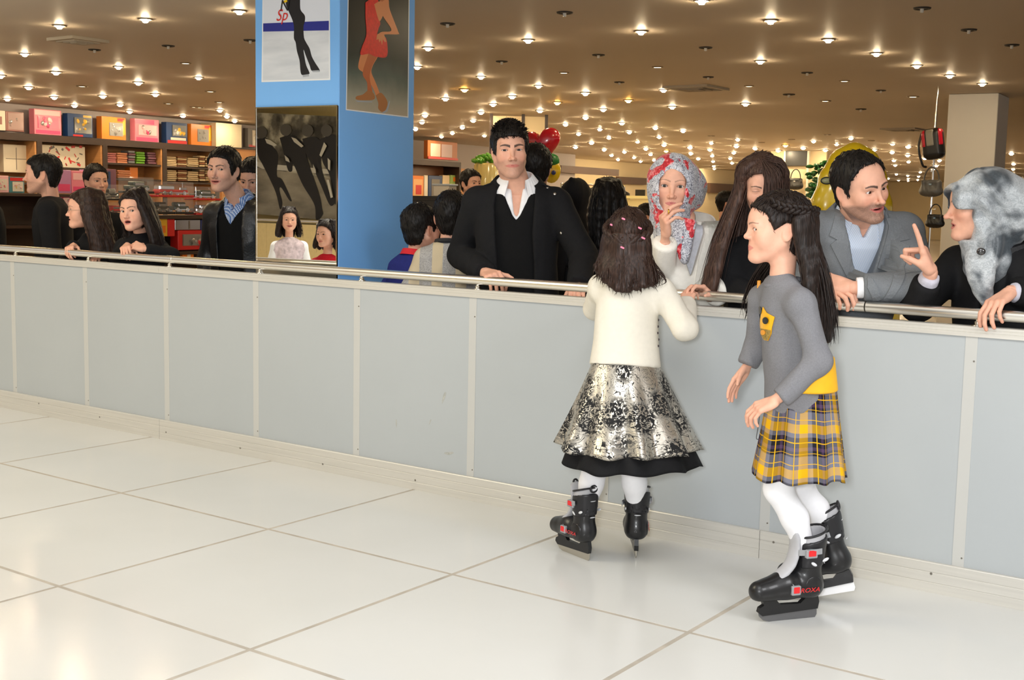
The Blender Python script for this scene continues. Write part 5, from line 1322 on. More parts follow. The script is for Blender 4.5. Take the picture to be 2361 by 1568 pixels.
# bags hanging by the white pillar
bag(2147, 428, 12.6, 0.62, cm('bag_grey', (86, 84, 82)), 'grey handbag hanging beside the white pillar', 0)
bag(2156, 505, 12.6, 0.5, BLKG, 'black bag hanging below the grey handbag', 0)
c = atd(2152, 332, 12.4); t = thing('backpack', c - [0, 0, 0.2], 'red, grey and black backpack hanging beside the white pillar', 'backpack')
Mk = Mb @ roty(-0.15)
v = Vol((-0.2, -0.14, -0.22), (0.2, 0.14, 0.22), 0.008); v.box((0.0, 0, 0), (0.105, 0.08, 0.155), r=0.06, k=0.01); V, Q = v.mesh(1); mk('pack_body', V @ Mk.T + c, Q, BLKG, t, True)
for nm, x, w, m in (('red_panel', -0.088, 0.028, cm('pack_red', (190, 20, 44))), ('grey_panel', -0.015, 0.040, cm('pack_grey', (130, 124, 112))), ('red_panel', 0.085, 0.018, cm('pack_red', (190, 20, 44)))):
    v = Vol((-0.2, -0.14, -0.22), (0.2, 0.14, 0.22), 0.008); v.box((0, 0, 0), (0.107, 0.083, 0.157), r=0.06, k=0.01); v.box((x, 0, 0.06), (w, 0.2, 0.085), k=0.004, mode='i'); V, Q = v.mesh(1)
    if len(V): mk(nm, V @ Mk.T + c, Q, m, t, True)
MB().tube(spline([c + Mk @ np.array(p) for p in ((-0.10, -0.02, 0.12), (-0.135, -0.05, -0.02), (-0.12, -0.03, -0.19), (-0.09, 0, -0.22))], 12), 0.012, 6).build('strap', BLKG, t, smooth=True)
bp_ = atd(2152, 380, 12.75); bw = thing('bag_stand', [bp_[0], bp_[1], 0], 'thin chrome pole the bags beside the white pillar hang from', 'stand')
MB().tube([[bp_[0], bp_[1], 0], [bp_[0], bp_[1], ZC]], 0.012, 8).build('pole', m_chrome, bw, smooth=True)
for x_, y_, d_ in ((2152, 315, 12.4), (2147, 395, 12.6), (2156, 482, 12.6)):
    q_ = atd(x_, y_, d_); MB().tube([[bp_[0], bp_[1], q_[2]], q_], 0.006, 6).build('hook', m_chrome, bw)
# green plant by the inflatable
c = atd(1884, 425, 24.0); t = thing('potted_plant', [c[0], c[1], 0], 'green leafy plant left of the yellow inflatable', 'plant'); lf = MB()
for k in range(70):
    a = rg.uniform(0, 6.28); r = rg.uniform(0.02, 0.20); lf.ball([c[0] + r * math.cos(a), c[1] + r * math.sin(a), c[2] + rg.uniform(-0.45, 0.45)], (0.09, 0.03, 0.05), 6, rotz(a) @ rotx(rg.uniform(-1, 1)))
lf.build('leaves', cm('leaf_dark', (30, 84, 36)), t, smooth=True); MB().tube([[c[0], c[1], 0.3], [c[0], c[1], c[2]]], 0.02, 6).build('stem', m_ebony, t); MB().lathe([(0, 0), (0.16, 0), (0.2, 0.35), (0, 0.35)], [c[0], c[1], 0], None, 14).build('pot', BLKG, t)
# ------------------------------------------------------------------ people
BLKH = (0.010, 0.008, 0.007); DKBR = (0.022, 0.012, 0.008); BRNH = (0.060, 0.030, 0.018)
def cloth(name, c, rough=0.85, var=0.08, vscale=60, bump=0.25, bscale=220, sheen=0.0, spec=0.25):
    return mat('cloth_' + name, srgb(*c), rough, spec=spec, var=var, vscale=vscale, bump=bump, bscale=bscale, sheen=sheen)
M_BLACK = cloth('black_wool', (22, 22, 24), 0.9); M_BLACK2 = cloth('black_knit', (15, 15, 16), 0.95, bscale=300)
M_TROU = cloth('dark_trousers', (36, 38, 46)); M_SHOE = mat('shoe_leather', srgb(26, 22, 20), 0.35, var=0.1)
M_WHITE = cloth('white_cotton', (238, 238, 240), 0.8, var=0.02)
J = ony
class Person:
    def __init__(s, label, xy, az, nk, group=None, S=1.0, sw=0.195, drop=0.065):
        """az: which way the body faces; nk: base of the neck; S: body scale; sw: half shoulder width"""
        s.root = thing('person', (xy[0], xy[1], 0), label, 'person', group); s.az = az; s.S = S; s.nk = np.asarray(nk, float); s.xy = np.array([xy[0], xy[1], 0.0])
        s.R = rotz(rad(az)); s.left = s.R @ np.array([1.0, 0, 0]); s.fwd = s.R @ np.array([0, -1.0, 0]); s.meshes = []
        s.sh = {'L': s.nk + s.R @ np.array([sw, 0.0, -drop]), 'R': s.nk + s.R @ np.array([-sw, 0.0, -drop])}
        s.pel = None
    def rel(s, x, y, z, o=None): return (s.nk if o is None else o) + s.R @ np.array([x, y, z])     # x to the person's left, y behind, z up
    def head(s, pos, neckr=0.052, **o):
        s.H = Head(pos, **{k: v for k, v in o.items() if k not in ('gaze', 'iris', 'noeyes')}); s.H.o['neckr'] = neckr
        s.meshes.append(s.H.build(s.nk)); 
        if not o.get('noeyes'): s.H.eyes(s.root, o.get('gaze'), o.get('iris', (0.05, 0.022, 0.010)))
        return s.H
    def addhand(s, wrist, knuckle, n, thumb, curls, **k):
        s.meshes.append(hand(wrist, np.asarray(knuckle) - np.asarray(wrist), n, thumb, curls, **k))
    def under(s, arms=(), hem=None, skin=None, r=1.0, legs=None, h=0.012):
        """the body under the clothes, coarse"""
        hem = s.pel if hem is None else hem
        pts = [s.nk, hem, s.sh['L'], s.sh['R']] + [p for a in arms for p in a] + (list(np.concatenate(legs)) if legs else [])
        v = Vol(np.min(pts, 0) - 0.22, np.max(pts, 0) + 0.22, h); S = s.S * r
        v.loft(hem, s.nk, s.left, [(0, .135 * S, .085 * S), (.4, .115 * S, .08 * S), (.78, .145 * S, .085 * S), (1, .05 * S, .048 * S)], k=0.03)
        for q in 'LR': v.cap(s.nk - [0, 0, .03], s.sh[q], .04 * S, .045 * S, k=0.03)
        for a in arms:
            for i in range(len(a) - 1): v.cap(a[i], a[i + 1], (.040, .033, .026)[min(i, 2)] * S, (.033, .026, .02)[min(i, 2)] * S, k=0.015)
        if legs:
            for a in legs:
                for i in range(len(a) - 1): v.cap(a[i], a[i + 1], (.068, .048)[min(i, 1)] * S, (.048, .034)[min(i, 1)] * S, k=0.02)
        V, Q = v.mesh(1); sk = np.array(SKIN if skin is None else skin); s.meshes.append((V, Q, np.tile(sk, (len(V), 1))))
    def body(s):
        V, Q, C = join(*s.meshes); s.b = mk('body', V, Q, m_skin(), s.root, True, C); return s.b
    def coat(s, name, m, prof, hem, sleeves=(), rr=(.062, .054, .044), h=0.008, cuts=(), amp=0.004, sc=16, seed=1, neck=0.0, pw=2.3, extra=None, k=0.03, relaxn=2, trap=0.062, stretch=(1, 1, .55), top=None, label=None, pre=None, post=None):
        """a garment as one volume: lofted trunk, shoulders and sleeves; cuts: functions that carve it"""
        top = s.nk + [0, 0, neck] if top is None else top
        pts = [hem, top] + [p for a in sleeves for p in a] + [s.sh['L'], s.sh['R']]
        W = max(p[1] for p in prof) + 0.05
        v = Vol(np.min(pts, 0) - W * np.array([1, 1, 0.35]), np.max(pts, 0) + W * np.array([1, 1, 0.35]), h)
        v.loft(hem, top, s.left, prof, k=k, pw=pw)
        for q in 'LR': v.cap(s.nk - [0, 0, .035 * s.S], s.sh[q], trap * s.S, rr[0] * 1.02, k=0.045)
        if extra: extra(v)
        for c in cuts: c(v)
        for a in sleeves:
            for i in range(len(a) - 1): v.cap(a[i], a[i + 1], rr[i], rr[i + 1], k=0.022)
            # wrist end cut square
        if pre: pre(v)
        for a in sleeves:
            d = nrm(np.asarray(a[-1]) - np.asarray(a[-2])); M = frame(d); v.box(np.asarray(a[-1]) + d * 0.05, (0.065, 0.065, 0.05), M, k=0.004, mode='s')
        v.half(np.asarray(hem), -nrm(np.asarray(top) - np.asarray(hem)), k=0.008)
        if post: post(v)
        V, Q = v.mesh(relaxn)
        if amp: V = folds(V, Q, amp, sc, seed, stretch)
        s.garm = (V, Q)
        return mk(name, V, Q, m, s.root, True, label=label)
    def front_cut(s, poly, c=None, depth=0.5, k=0.004, tilt=0.0, yaw=0.0):
        """carve a shape drawn on the chest (x to the person's left, z up, metres from the neck base), from the front inwards"""
        Rm = s.R @ rotz(rad(yaw)); n = Rm @ np.array([0, -math.cos(tilt), math.sin(tilt)]); M = np.stack([Rm @ np.array([1.0, 0, 0]), np.cross(n, Rm @ np.array([1.0, 0, 0])), n], 1)
        return lambda v: v.polycut(np.array(poly, float), M, s.nk if c is None else c, -0.02, depth, k=k)
    def decal(s, name, poly, m, garm=None, off=0.004, thick=0.004, c=None, n=None, up=(0, 0, 1), res=0.012, parent=None, round_=0):
        """a flap laid on a garment: outline on a plane facing n at c, dropped onto the surface"""
        from mathutils.bvhtree import BVHTree
        V, Q = garm or s.garm
        if not hasattr(s, '_bv') or s._bvk is not V: s._bv = BVHTree.FromPolygons([tuple(p) for p in V], [tuple(int(i) for i in f) for f in Q]); s._bvk = V
        n = s.fwd if n is None else nrm(n); c = s.nk if c is None else np.asarray(c, float); M = frame(n, up)
        P = np.asarray(poly, float)
        if round_: P = spline(list(P) + [P[0]], round_)[:-1]
        # refine: grid points inside + outline
        L = []
        for i in range(len(P)):
            a, b = P[i], P[(i + 1) % len(P)]; k = max(1, int(np.linalg.norm(b - a) / res)); L += [a + (b - a) * j / k for j in range(k)]
        L = np.array(L); lo, hi = L.min(0), L.max(0)
        g = np.stack(np.meshgrid(np.arange(lo[0], hi[0], res), np.arange(lo[1], hi[1], res)), -1).reshape(-1, 2)
        g = g[polysd(g[:, 0], g[:, 1], P) < -res * 0.45] if len(g) else g
        from mathutils.geometry import delaunay_2d_cdt
        r_ = delaunay_2d_cdt([Vector(p) for p in np.concatenate([L, g])], [(i, (i + 1) % len(L)) for i in range(len(L))], [list(range(len(L)))], 1, 1e-5)
        P2 = np.array([tuple(p) for p in r_[0]]); T = np.array([list(f)[:3] for f in r_[2]], np.int32)
        W = c + P2[:, :1] * M[:, 0] + P2[:, 1:2] * M[:, 1]; out = np.zeros_like(W); last = None
        for i, w in enumerate(W):
            hit = s._bv.ray_cast(Vector(w + n * 0.6), Vector(-n), 1.2)
            if hit[0] is not None: out[i] = np.array(hit[0]); 
            else: out[i] = np.nan
        dd = (out - c) @ n; ok = ~np.isnan(dd)
        if not ok.any(): return None
        dd[~ok] = np.median(dd[ok])
        lowf = dd.copy()
        out = W + n * dd[:, None]
        top = out + n * (off + thick); bot = out + n * (off - 0.006)
        V2 = np.concatenate([top, bot]); k = len(top)
        e = {}
        for f in T:
            for a, b in ((f[0], f[1]), (f[1], f[2]), (f[2], f[0])): e[(a, b)] = 1
        B = np.array([(a, b) for (a, b) in e if (b, a) not in e], np.int32)
        F = [np.concatenate([T, T[:, ::-1] + k])]
        if len(B): F = [np.stack([B[:, 1], B[:, 0], B[:, 0] + k, B[:, 1] + k], 1)] + F
        return mk(name, V2, F, m, parent or s.root, False)
    def trousers(s, m=None, hipz=None, stance=0.10, shoe=M_SHOE, feet=None, az=None, S=None):
        S = S or s.S; m = m or M_TROU; hipz = hipz or s.pel[2]; c = np.array([s.pel[0], s.pel[1], 0.0]); R_ = s.R if az is None else rotz(rad(az))
        v = Vol(c + [-.30, -.30, 0.02], c + [.30, .30, hipz + .16], 0.014)
        v.loft(c + [0, 0, hipz - .10], c + [0, 0, hipz + .10], R_ @ np.array([1.0, 0, 0]), [(0, .165 * S, .11 * S), (1, .155 * S, .10 * S)], k=0.03)
        for q in (-1, 1):
            hp = c + R_ @ np.array([q * .085 * S, 0, hipz - .05]); kn = c + R_ @ np.array([q * stance, -.02, hipz * .52]); an = c + R_ @ np.array([q * stance, .01, .08])
            v.cap(hp, kn, .085 * S, .066 * S, k=0.03); v.cap(kn, an, .066 * S, .056 * S, k=0.02)
        V, Q = v.mesh(1); mk('trousers', folds(V, Q, .004, 14, 3), Q, m, s.root, True)
        for q in (-1, 1):
            a = c + R_ @ np.array([q * stance, 0, 0]); v = Vol(a + [-.2, -.2, 0.0], a + [.2, .2, .14], 0.009)
            v.cap(a + R_ @ np.array([0, .05, .045]), a + R_ @ np.array([0, -.12, .035]), .042, .036, k=.01); v.cap(a + R_ @ np.array([0, .04, .05]), a + R_ @ np.array([0, .03, .10]), .04, .042, k=.02)
            v.half(a + [0, 0, 0.003], (0, 0, -1)); V, Q = v.mesh(1); mk('shoe', V, Q, shoe, s.root, True)
    def collar(s, name, m, r=0.062, hgt=0.035, drop=0.03, point=0.05, flare=0.018, gap=28, c=None, tilt=0.25, th=0.003, sx=1.0, n=28, parent=None):
        """turned-down collar round the neck, open in front"""
        c = (s.nk if c is None else np.asarray(c, float)); M = s.R @ rotx(tilt)
        V = []
        for i, t in enumerate(np.linspace(rad(gap), rad(360 - gap), n)):
            d = np.array([math.sin(t) * sx, -math.cos(t), 0]); f = max(0.0, 1 - min(t - rad(gap), rad(360 - gap) - t) / rad(55))
            dr = drop + point * f ** 1.5; base = d * r
            top = base + [0, 0, hgt * (1 - 0.35 * f)]; out = d * (r + flare * (1 + 0.3 * f)) + [0, 0, hgt * (1 - .35 * f) - dr]
            out = out + np.array([0, -1, 0]) * 0.01 * f
            for q in (base + [0, 0, -.012], top + [0, 0, 0.0], top + d * .006 + [0, 0, .002], out + d * th, out, top + d * 0.003 + [0, 0, -.006]): V.append(q)
        k = 6; V = np.array(V) @ M.T + c; Q = []
        for i in range(n - 1):
            for j in range(k): Q.append([i * k + j, i * k + (j + 1) % k, (i + 1) * k + (j + 1) % k, (i + 1) * k + j])
        Q = np.array(Q + [[0, 1, 2, 5], [2, 3, 4, 5], [(n - 1) * k + x for x in (5, 2, 1, 0)], [(n - 1) * k + x for x in (5, 4, 3, 2)]], np.int32)
        return mk(name, V, Q[:, ::-1], m, parent or s.root, False)
def mass(guides, r0, r1, h=0.007, k=0.015, seg=10, amp=0.003, sc=60):
    # a soft body of hair that fills the space between its guide curves
    G = [spline(g, seg) for g in guides]; A = np.concatenate(G); v = Vol(A.min(0) - r0, A.max(0) + r0, h)
    for a, b in zip(G[:-1], G[1:]):
        for c in (a, (a + b) / 2):
            for i in range(seg - 1):
                t0, t1 = i / (seg - 1), (i + 1) / (seg - 1); v.cap(c[i], c[i + 1], r0 + (r1 - r0) * t0, r0 + (r1 - r0) * t1, k=k)
    V, Q = v.mesh(1); N = vnormals(V, Q); return V + N * (amp * noise3(V, sc, 3, stretch=(1, 1, .12)))[:, None], Q
SIDE_M = [(-.094, .070), (-.06, .055), (-.045, .02), (-.038, -.02), (-.022, -.045), (-.012, -.02), (.0, .015), (.03, .02), (.045, -.03), (.05, -.075), (.09, -.09), (.16, -.03), (.16, .19), (-.14, .19), (-.14, .085)]
MALE = [(0, .185, .13), (.4, .17, .122), (.75, .195, .13), (.9, .175, .115), (1, .085, .075)]
FEMALE = [(0, .18, .13), (.38, .15, .11), (.7, .17, .135), (.9, .15, .105), (1, .07, .065)]

# ---- man in black jacket, leaning on the rail
def man_black():
    nk = J(1193, 436, 0.33); p = Person('man in open black jacket and white collar, leaning one hand on the rail', (nk[0], nk[1] + .03), 34, nk, sw=0.185)
    p.pel = p.rel(0.01, 0.02, -0.50)
    H = p.head(J(1175, 347, 0.25), az=43, down=1, tilt=-3, scale=1.07, neckr=0.058, h=0.0022, stubble=.33, brow=.0058, browz=-.001, brow_ridge=.0015, jaw=1.06, w=.92, lips=.9, mouthw=.033, nose=1.05, blush=.35, eyes='half', gaze=CAM, lipc=srgb(196, 106, 98), iris=(.035, .018, .010))
    V, Q = cap_hair(H, [(-.098, .060), (-.072, .054), (-.052, .046), (-.044, .015), (-.038, -.02), (-.024, -.040), (-.016, -.02), (.0, .012), (.03, .018), (.042, -.03), (.05, -.075), (.09, -.085), (.16, -.03), (.16, .19), (-.14, .19), (-.14, .080)], .012, h=.0035, top=.004, amp=.004, sc=60)
    sp_ = []
    rg = np.random.RandomState(4); tm = MB()
    for i in range(420):
        a = rg.rand() * 6.28; r = rg.rand() ** .5; x, y = r * .078 * math.cos(a), -.012 + r * .085 * math.sin(a)
        z = .036 + (.086 + .012) * math.sqrt(max(0, 1 - (x / .092) ** 2 - ((y - .018) / .116) ** 2)); b0 = np.array([x, y, z]); nrm_ = nrm(b0 - [0, .02, .02])
        d = nrm(nrm_ * .45 + np.array([rg.normal() * .5, -.6 + rg.normal() * .4, .1])); tm.tube(H.w([b0 - nrm_ * .006, b0 + d * .008, b0 + d * .015 + [0, -.003, -.003]]), [.0024 * 1.1, .0018, .0004], 4, cap=False)
    V2, F2 = tm.arr(); V, Q, _ = join((V, Q), (V2, F2[0])); mk('hair', V, Q, m_hair('black_hair', BLKH), p.root)
    # arms: his right hand grips the rail, his left arm hangs behind the barrier
    eR = J(1062, 588, 0.30); wR = J(1118, 628, 0.075); kR = J(1152, 640, 0.002)
    eL = J(1345, 590, 0.42); wL = J(1335, 660, 0.22)
    aR = [p.sh['R'], eR, wR]; aL = [p.sh['L'], eL, wL]
    p.addhand(wR, kR, (0.1, .35, -1), SCR_R + np.array([0, 0, .5]), [(42, 55, 30), (46, 58, 30), (50, 60, 30), (54, 60, 30)], scale=1.05, fore=eR, thumb_c=(5, 12), thumb_out=.8)
    p.addhand(wL, J(1326, 684, .07), (-.1, .3, -1), SCR_R * -1, (35, 50, 30), scale=1.0, fore=eL)
    p.under([aR, aL]); p.body()
    nkf = p.nk
    shirt = p.coat('shirt', M_WHITE, [(0, .15, .105), (.5, .15, .11), (.85, .15, .105), (1, .075, .07)], p.pel + [0, 0, .12], h=.007, amp=.001, cuts=[p.front_cut([(-.042, .10), (.042, .10), (.012, -.115), (.0, -.135), (-.012, -.115)])], trap=.045, rr=(.045, .04, .04))
    p.collar('shirt_collar', M_WHITE, r=.066, hgt=.050, drop=.055, point=.075, flare=.050, gap=34, c=p.rel(0, -.008, .022), tilt=.24)
    p.coat('sweater', M_BLACK2, [(0, .165, .118), (.45, .158, .118), (.8, .165, .120), (.92, .15, .108), (1, .085, .08)], p.pel - [0, 0, .02], h=.007, amp=.0025, sc=10, cuts=[p.front_cut([(-.10, .10), (.10, .10), (.070, -.005), (.02, -.125), (.0, -.150), (-.02, -.125), (-.070, -.005)])], trap=.052, rr=(.05, .045, .04))
    jk = p.coat('jacket', M_BLACK, [(0, .205, .150), (.4, .188, .142), (.75, .205, .145), (.9, .18, .125), (1, .10, .092)], p.pel - [0, 0, .10], [aR, aL], (.072, .064, .052), h=.007, amp=.005, sc=15, neck=.012,
           cuts=[p.front_cut([(-.085, .12), (.078, .12), (.088, -.05), (.082, -.20), (.105, -.75), (-.06, -.75), (-.095, -.25), (-.105, -.08)], k=.006)])
    p.collar('jacket_collar', M_BLACK, r=.092, hgt=.034, drop=.06, point=.06, flare=.045, gap=50, c=p.rel(0, .006, .016), tilt=.34, th=.007, sx=1.12)
    mt = mat('snap_metal', (.55, .53, .5), .25, metal=1.0)
    for px, py in ((1279, 447), (1293, 538), (1163, 508), (1162, 556), (1262, 433)):
        d = pray(px, py); hit = p._bv.ray_cast(Vector(CAM), Vector(d)) if hasattr(p, '_bv') else None
        from mathutils.bvhtree import BVHTree
        V_, Q_ = p.garm; p._bv = BVHTree.FromPolygons([tuple(q) for q in V_], [tuple(int(i) for i in f) for f in Q_]); p._bvk = V_
        hit = p._bv.ray_cast(Vector(CAM), Vector(nrm(d)))
        if hit[0] is None: continue
        MB().lathe([(0, .004), (.004, .004), (.0045, .002), (.007, .004), (.008, .001), (.008, -.003)], np.array(hit[0]), frame(np.array(hit[1])), 14).build('snap_button', mt, jk, smooth=True)
    for q, sg in (('R', -1), ('L', 1)):    # shoulder straps
        a = p.nk + (p.sh[q] - p.nk) * .45 + [0, 0, .072]; b = p.sh[q] + [0, 0, .070]
        m_ = frame(nrm(b - a), (0, 0, 1)); MB().box((a + b) / 2 + [0, 0, -.004], (.022, .005, np.linalg.norm(b - a) / 2), np.stack([m_[:, 0], m_[:, 1], m_[:, 2]], 1), bev=.003).build('shoulder_strap', M_BLACK, jk)
    p.trousers(); return p
man_black()
# ---- headscarves
def m_scarf(name, kind):
    def bd(m, nt, N, L, b, tc, mp):
        def noise(sc, det=4, dist=0.0):
            n = N.new('ShaderNodeTexNoise'); n.inputs['Scale'].default_value = sc; n.inputs['Detail'].default_value = det; n.inputs['Distortion'].default_value = dist
            L.new(tc.outputs['Object'], n.inputs['Vector']); return n.outputs[0]
        if kind == 'red':
            fine = noise(70, 3, 2.5); g = ramp(N, L, fine, [(0.38, srgb(104, 104, 118)), (0.46, srgb(158, 160, 170)), (0.52, srgb(198, 199, 206)), (0.62, srgb(214, 214, 220))])
            big = noise(9, 6, 1.6); edge = ramp(N, L, big, [(0.530, (0, 0, 0)), (0.550, (1, 1, 1))])
            redc = ramp(N, L, noise(60, 3, 1.0), [(0.40, srgb(170, 16, 34)), (0.5, srgb(214, 30, 46)), (0.66, srgb(240, 150, 150))])
            L.new(mixc(N, L, edge, g, redc), b.inputs['Base Color'])
        else:
            v = N.new('ShaderNodeTexNoise'); v.inputs['Scale'].default_value = 42; v.inputs['Detail'].default_value = 2; v.inputs['Distortion'].default_value = 3.2
            L.new(tc.outputs['Object'], v.inputs['Vector'])
            fine = ramp(N, L, v.outputs[0], [(0.44, srgb(160, 166, 170)), (0.485, srgb(186, 190, 194)), (0.5, srgb(92, 100, 106)), (0.515, srgb(196, 200, 202)), (0.60, srgb(176, 182, 186))])
            big = noise(6.5, 2, 0.8); dk = ramp(N, L, big, [(0.47, (1, 1, 1)), (0.60, (0.12, 0.14, 0.16))])
            L.new(mixc(N, L, 1.0, fine, dk, 'MULTIPLY'), b.inputs['Base Color'])
    return mat('scarf_' + name, (0.6, 0.6, 0.6), 0.38 if kind != 'red' else 0.55, spec=0.5, sheen=0.2, build=bd)
def hood(H, open_poly, deep=None, h=0.0035, rx=.097, ry=.122, rz=.110, cz=.026, cy=.028, chin=True, amp=.003, tail=(), seed=3, back=None, shift=0.0, edge=.004):
    """headscarf over the head, tied under the chin; open_poly: the face opening (x, z) seen from the front"""
    v = Vol((-.22, -.20, -.36), (.22, .30, .17), h)
    v.ell((0, cy, cz), (rx, ry, rz), k=.02)
    v.ell((0, cy - .045, cz - .05), (rx * .90, ry * .78, rz * 1.0), k=.03)
    v.cap((0, .012, -.07), (0, .030, -.20), .080, .088, k=.04)
    if back is not None: v.ell(*back, k=.04)
    for a, b, ra, rb in tail: v.cap(a, b, ra, rb, k=.02)
    v.polycut(np.array(open_poly), frame((0, -1, 0)), (0, 0, 0), .005, .4, k=edge, lo=(-.12, -.2, -.2), hi=(.12, .0, .12))
    if deep is not None: v.polycut(np.array(deep), frame((0, -1, 0)), (0, 0, 0), .036, .4, k=.012, lo=(-.13, -.2, -.2), hi=(.13, .0, .12))
    V, Q = v.mesh(2)
    N = vnormals(V, Q); a = np.arctan2(V[:, 0], V[:, 1] - .0) ; r = np.linalg.norm(V - np.array([0, -.06, -.12]), axis=1)
    f = np.sin(r * 95 + 3 * np.sin(a * 2 + seed)) * np.clip((r - .04) / .1, 0, 1) * np.clip((.30 - r) / .1, 0.15, 1)
    V = V + N * (f * amp + amp * .7 * noise3(V, 22, seed))[:, None]
    return H.w(V), Q

# ---- woman in the red patterned scarf and white coat
def woman_red():
    nk = J(1587, 525, .30); p = Person('woman in white coat and red patterned headscarf, fingers at her lips', (nk[0], nk[1] + .05), 34, nk, S=.95, sw=.156, drop=.055)
    p.pel = p.rel(0, .04, -.52)
    H = p.head(J(1550, 428, .22), az=29, down=3, tilt=2, scale=1.06, neckr=.046, h=.0023, w=.94, jaw=.86, nose=1.08, brow=.0026, browa=.5, browz=.003, lips=.95, blush=.3, lash=.95, mouthw=.025, gaze=CAM, eyes='wide', iris=(.075, .065, .050), lipc=srgb(188, 96, 100), ears=False, bags=.1)
    # hand at the mouth
    W, K = J(1535, 545, .055), J(1531, 499, .020); e = J(1520, 662, .20); sR = p.sh['R']
    p.addhand(W, K, SCR_R * .9 + np.array([0, .5, .1]), (0, 1, 0), [(52, 28, 12), (48, 30, 14), (56, 34, 16), (66, 40, 20)], scale=.93, fore=e, thumb_c=(30, 25), thumb_out=.4, rw=.9)
    e2 = J(1672, 655, .30); W2, K2 = J(1640, 688, .085), J(1612, 664, .03)
    p.addhand(W2, K2, (.1, -.4, -1), (0, 0, 1), [(30, 40, 25)] * 4, scale=.9, fore=e2, thumb_c=(20, 20))
    aR, aL = [sR, e, lerp(W, e, .12)], [p.sh['L'], e2, lerp(W2, e2, .25)]
    p.under([aR, aL]); p.body()
    m = m_scarf('red_pattern', 'red'); ms = m
    op = [(-.052, -.02), (-.050, .03), (-.030, .058), (0, .066), (.032, .056), (.051, .028), (.053, -.02), (.044, -.07), (.022, -.104), (0, -.112), (-.024, -.104), (-.046, -.07)]
    V, Q = hood(H, op, rx=.100, ry=.125, rz=.106, tail=[((.0, -.045, -.15), (.005, -.060, -.24), .060, .052)], back=((.055, .070, -.015), (.090, .085, .095)))
    sc = mk('headscarf', V, Q, m, p.root, True)
    # hanging end of the scarf
    t0 = J(1575, 525, .155); pts = spline([J(1572, 512, .165), J(1574, 545, .15), J(1577, 580, .145), J(1578, 606, .15)], 14)
    v = Vol(pts.min(0) - .07, pts.max(0) + .07, .004)
    for i in range(13): v.ell(pts[i], (.055 * (1 - i / 14) + .006, .014, .018), rotz(rad(30)), k=.012)
    V, Q = v.mesh(1); V = folds(V, Q, .003, 40, 4, (1, 1, .2)); mk('scarf_end', V, Q, m, sc, True)
    mc = cloth('cream_wool', (240, 236, 226), .9, var=.03, bump=.3, bscale=160)
    p.coat('blouse', cloth('grey_blouse', (210, 212, 220)), [(0, .12, .09), (.6, .12, .09), (1, .07, .065)], p.pel + [0, 0, .1], h=.009, amp=.001, trap=.04, rr=(.04, .04, .04))
    ct = p.coat('coat', mc, [(0, .20, .16), (.35, .16, .135), (.7, .168, .145), (.9, .15, .12), (1, .10, .095)], p.pel - [0, 0, .28], [aR, aL], (.060, .056, .050), h=.007, amp=.005, sc=13, seed=5, neck=.01,
           cuts=[p.front_cut([(-.055, .12), (.06, .12), (.062, -.02), (.012, -.20), (.0, -.21), (-.03, -.12), (-.058, -.02)], k=.006)])
    for sg, poly in ((1, [(.055, .03), (.120, .035), (.150, -.05), (.125, -.10), (.150, -.115), (.02, -.235), (.035, -.13), (.062, -.03)]), (-1, [(-.055, .03), (-.095, .03), (-.105, -.03), (-.085, -.06), (-.060, -.05), (-.058, -.03)])):
        p.decal('lapel', poly, mc, off=.002, thick=.007, parent=ct, res=.014)
    p.collar('coat_collar', mc, r=.098, hgt=.03, drop=.065, point=.02, flare=.045, gap=60, c=p.rel(0, .0, .012), tilt=.30, th=.008, sx=1.1, parent=ct)
    MB().tube(spline([p.sh['R'] + p.R @ np.array([.06, .02, .07]), p.sh['R'] + p.R @ np.array([.05, -.095, .02]), p.sh['R'] + p.R @ np.array([.03, -.11, -.14])], 10), .012, 8, flat=.4).build('bag_strap', M_BLACK, p.root, smooth=True)
    gold = mat('gold', srgb(222, 176, 70), .2, metal=1.0)
    kn = J(1530, 483, .0); MB().lathe([(.0095, -.0018), (.0108, -.0018), (.0108, .0018), (.0095, .0018)], lerp(K, J(1556, 472, .02), .42), frame(SCR_R), 16).build('ring', gold, p.root, smooth=True)
    p.trousers(cloth('dark_skirt', (40, 40, 46)))
woman_red()

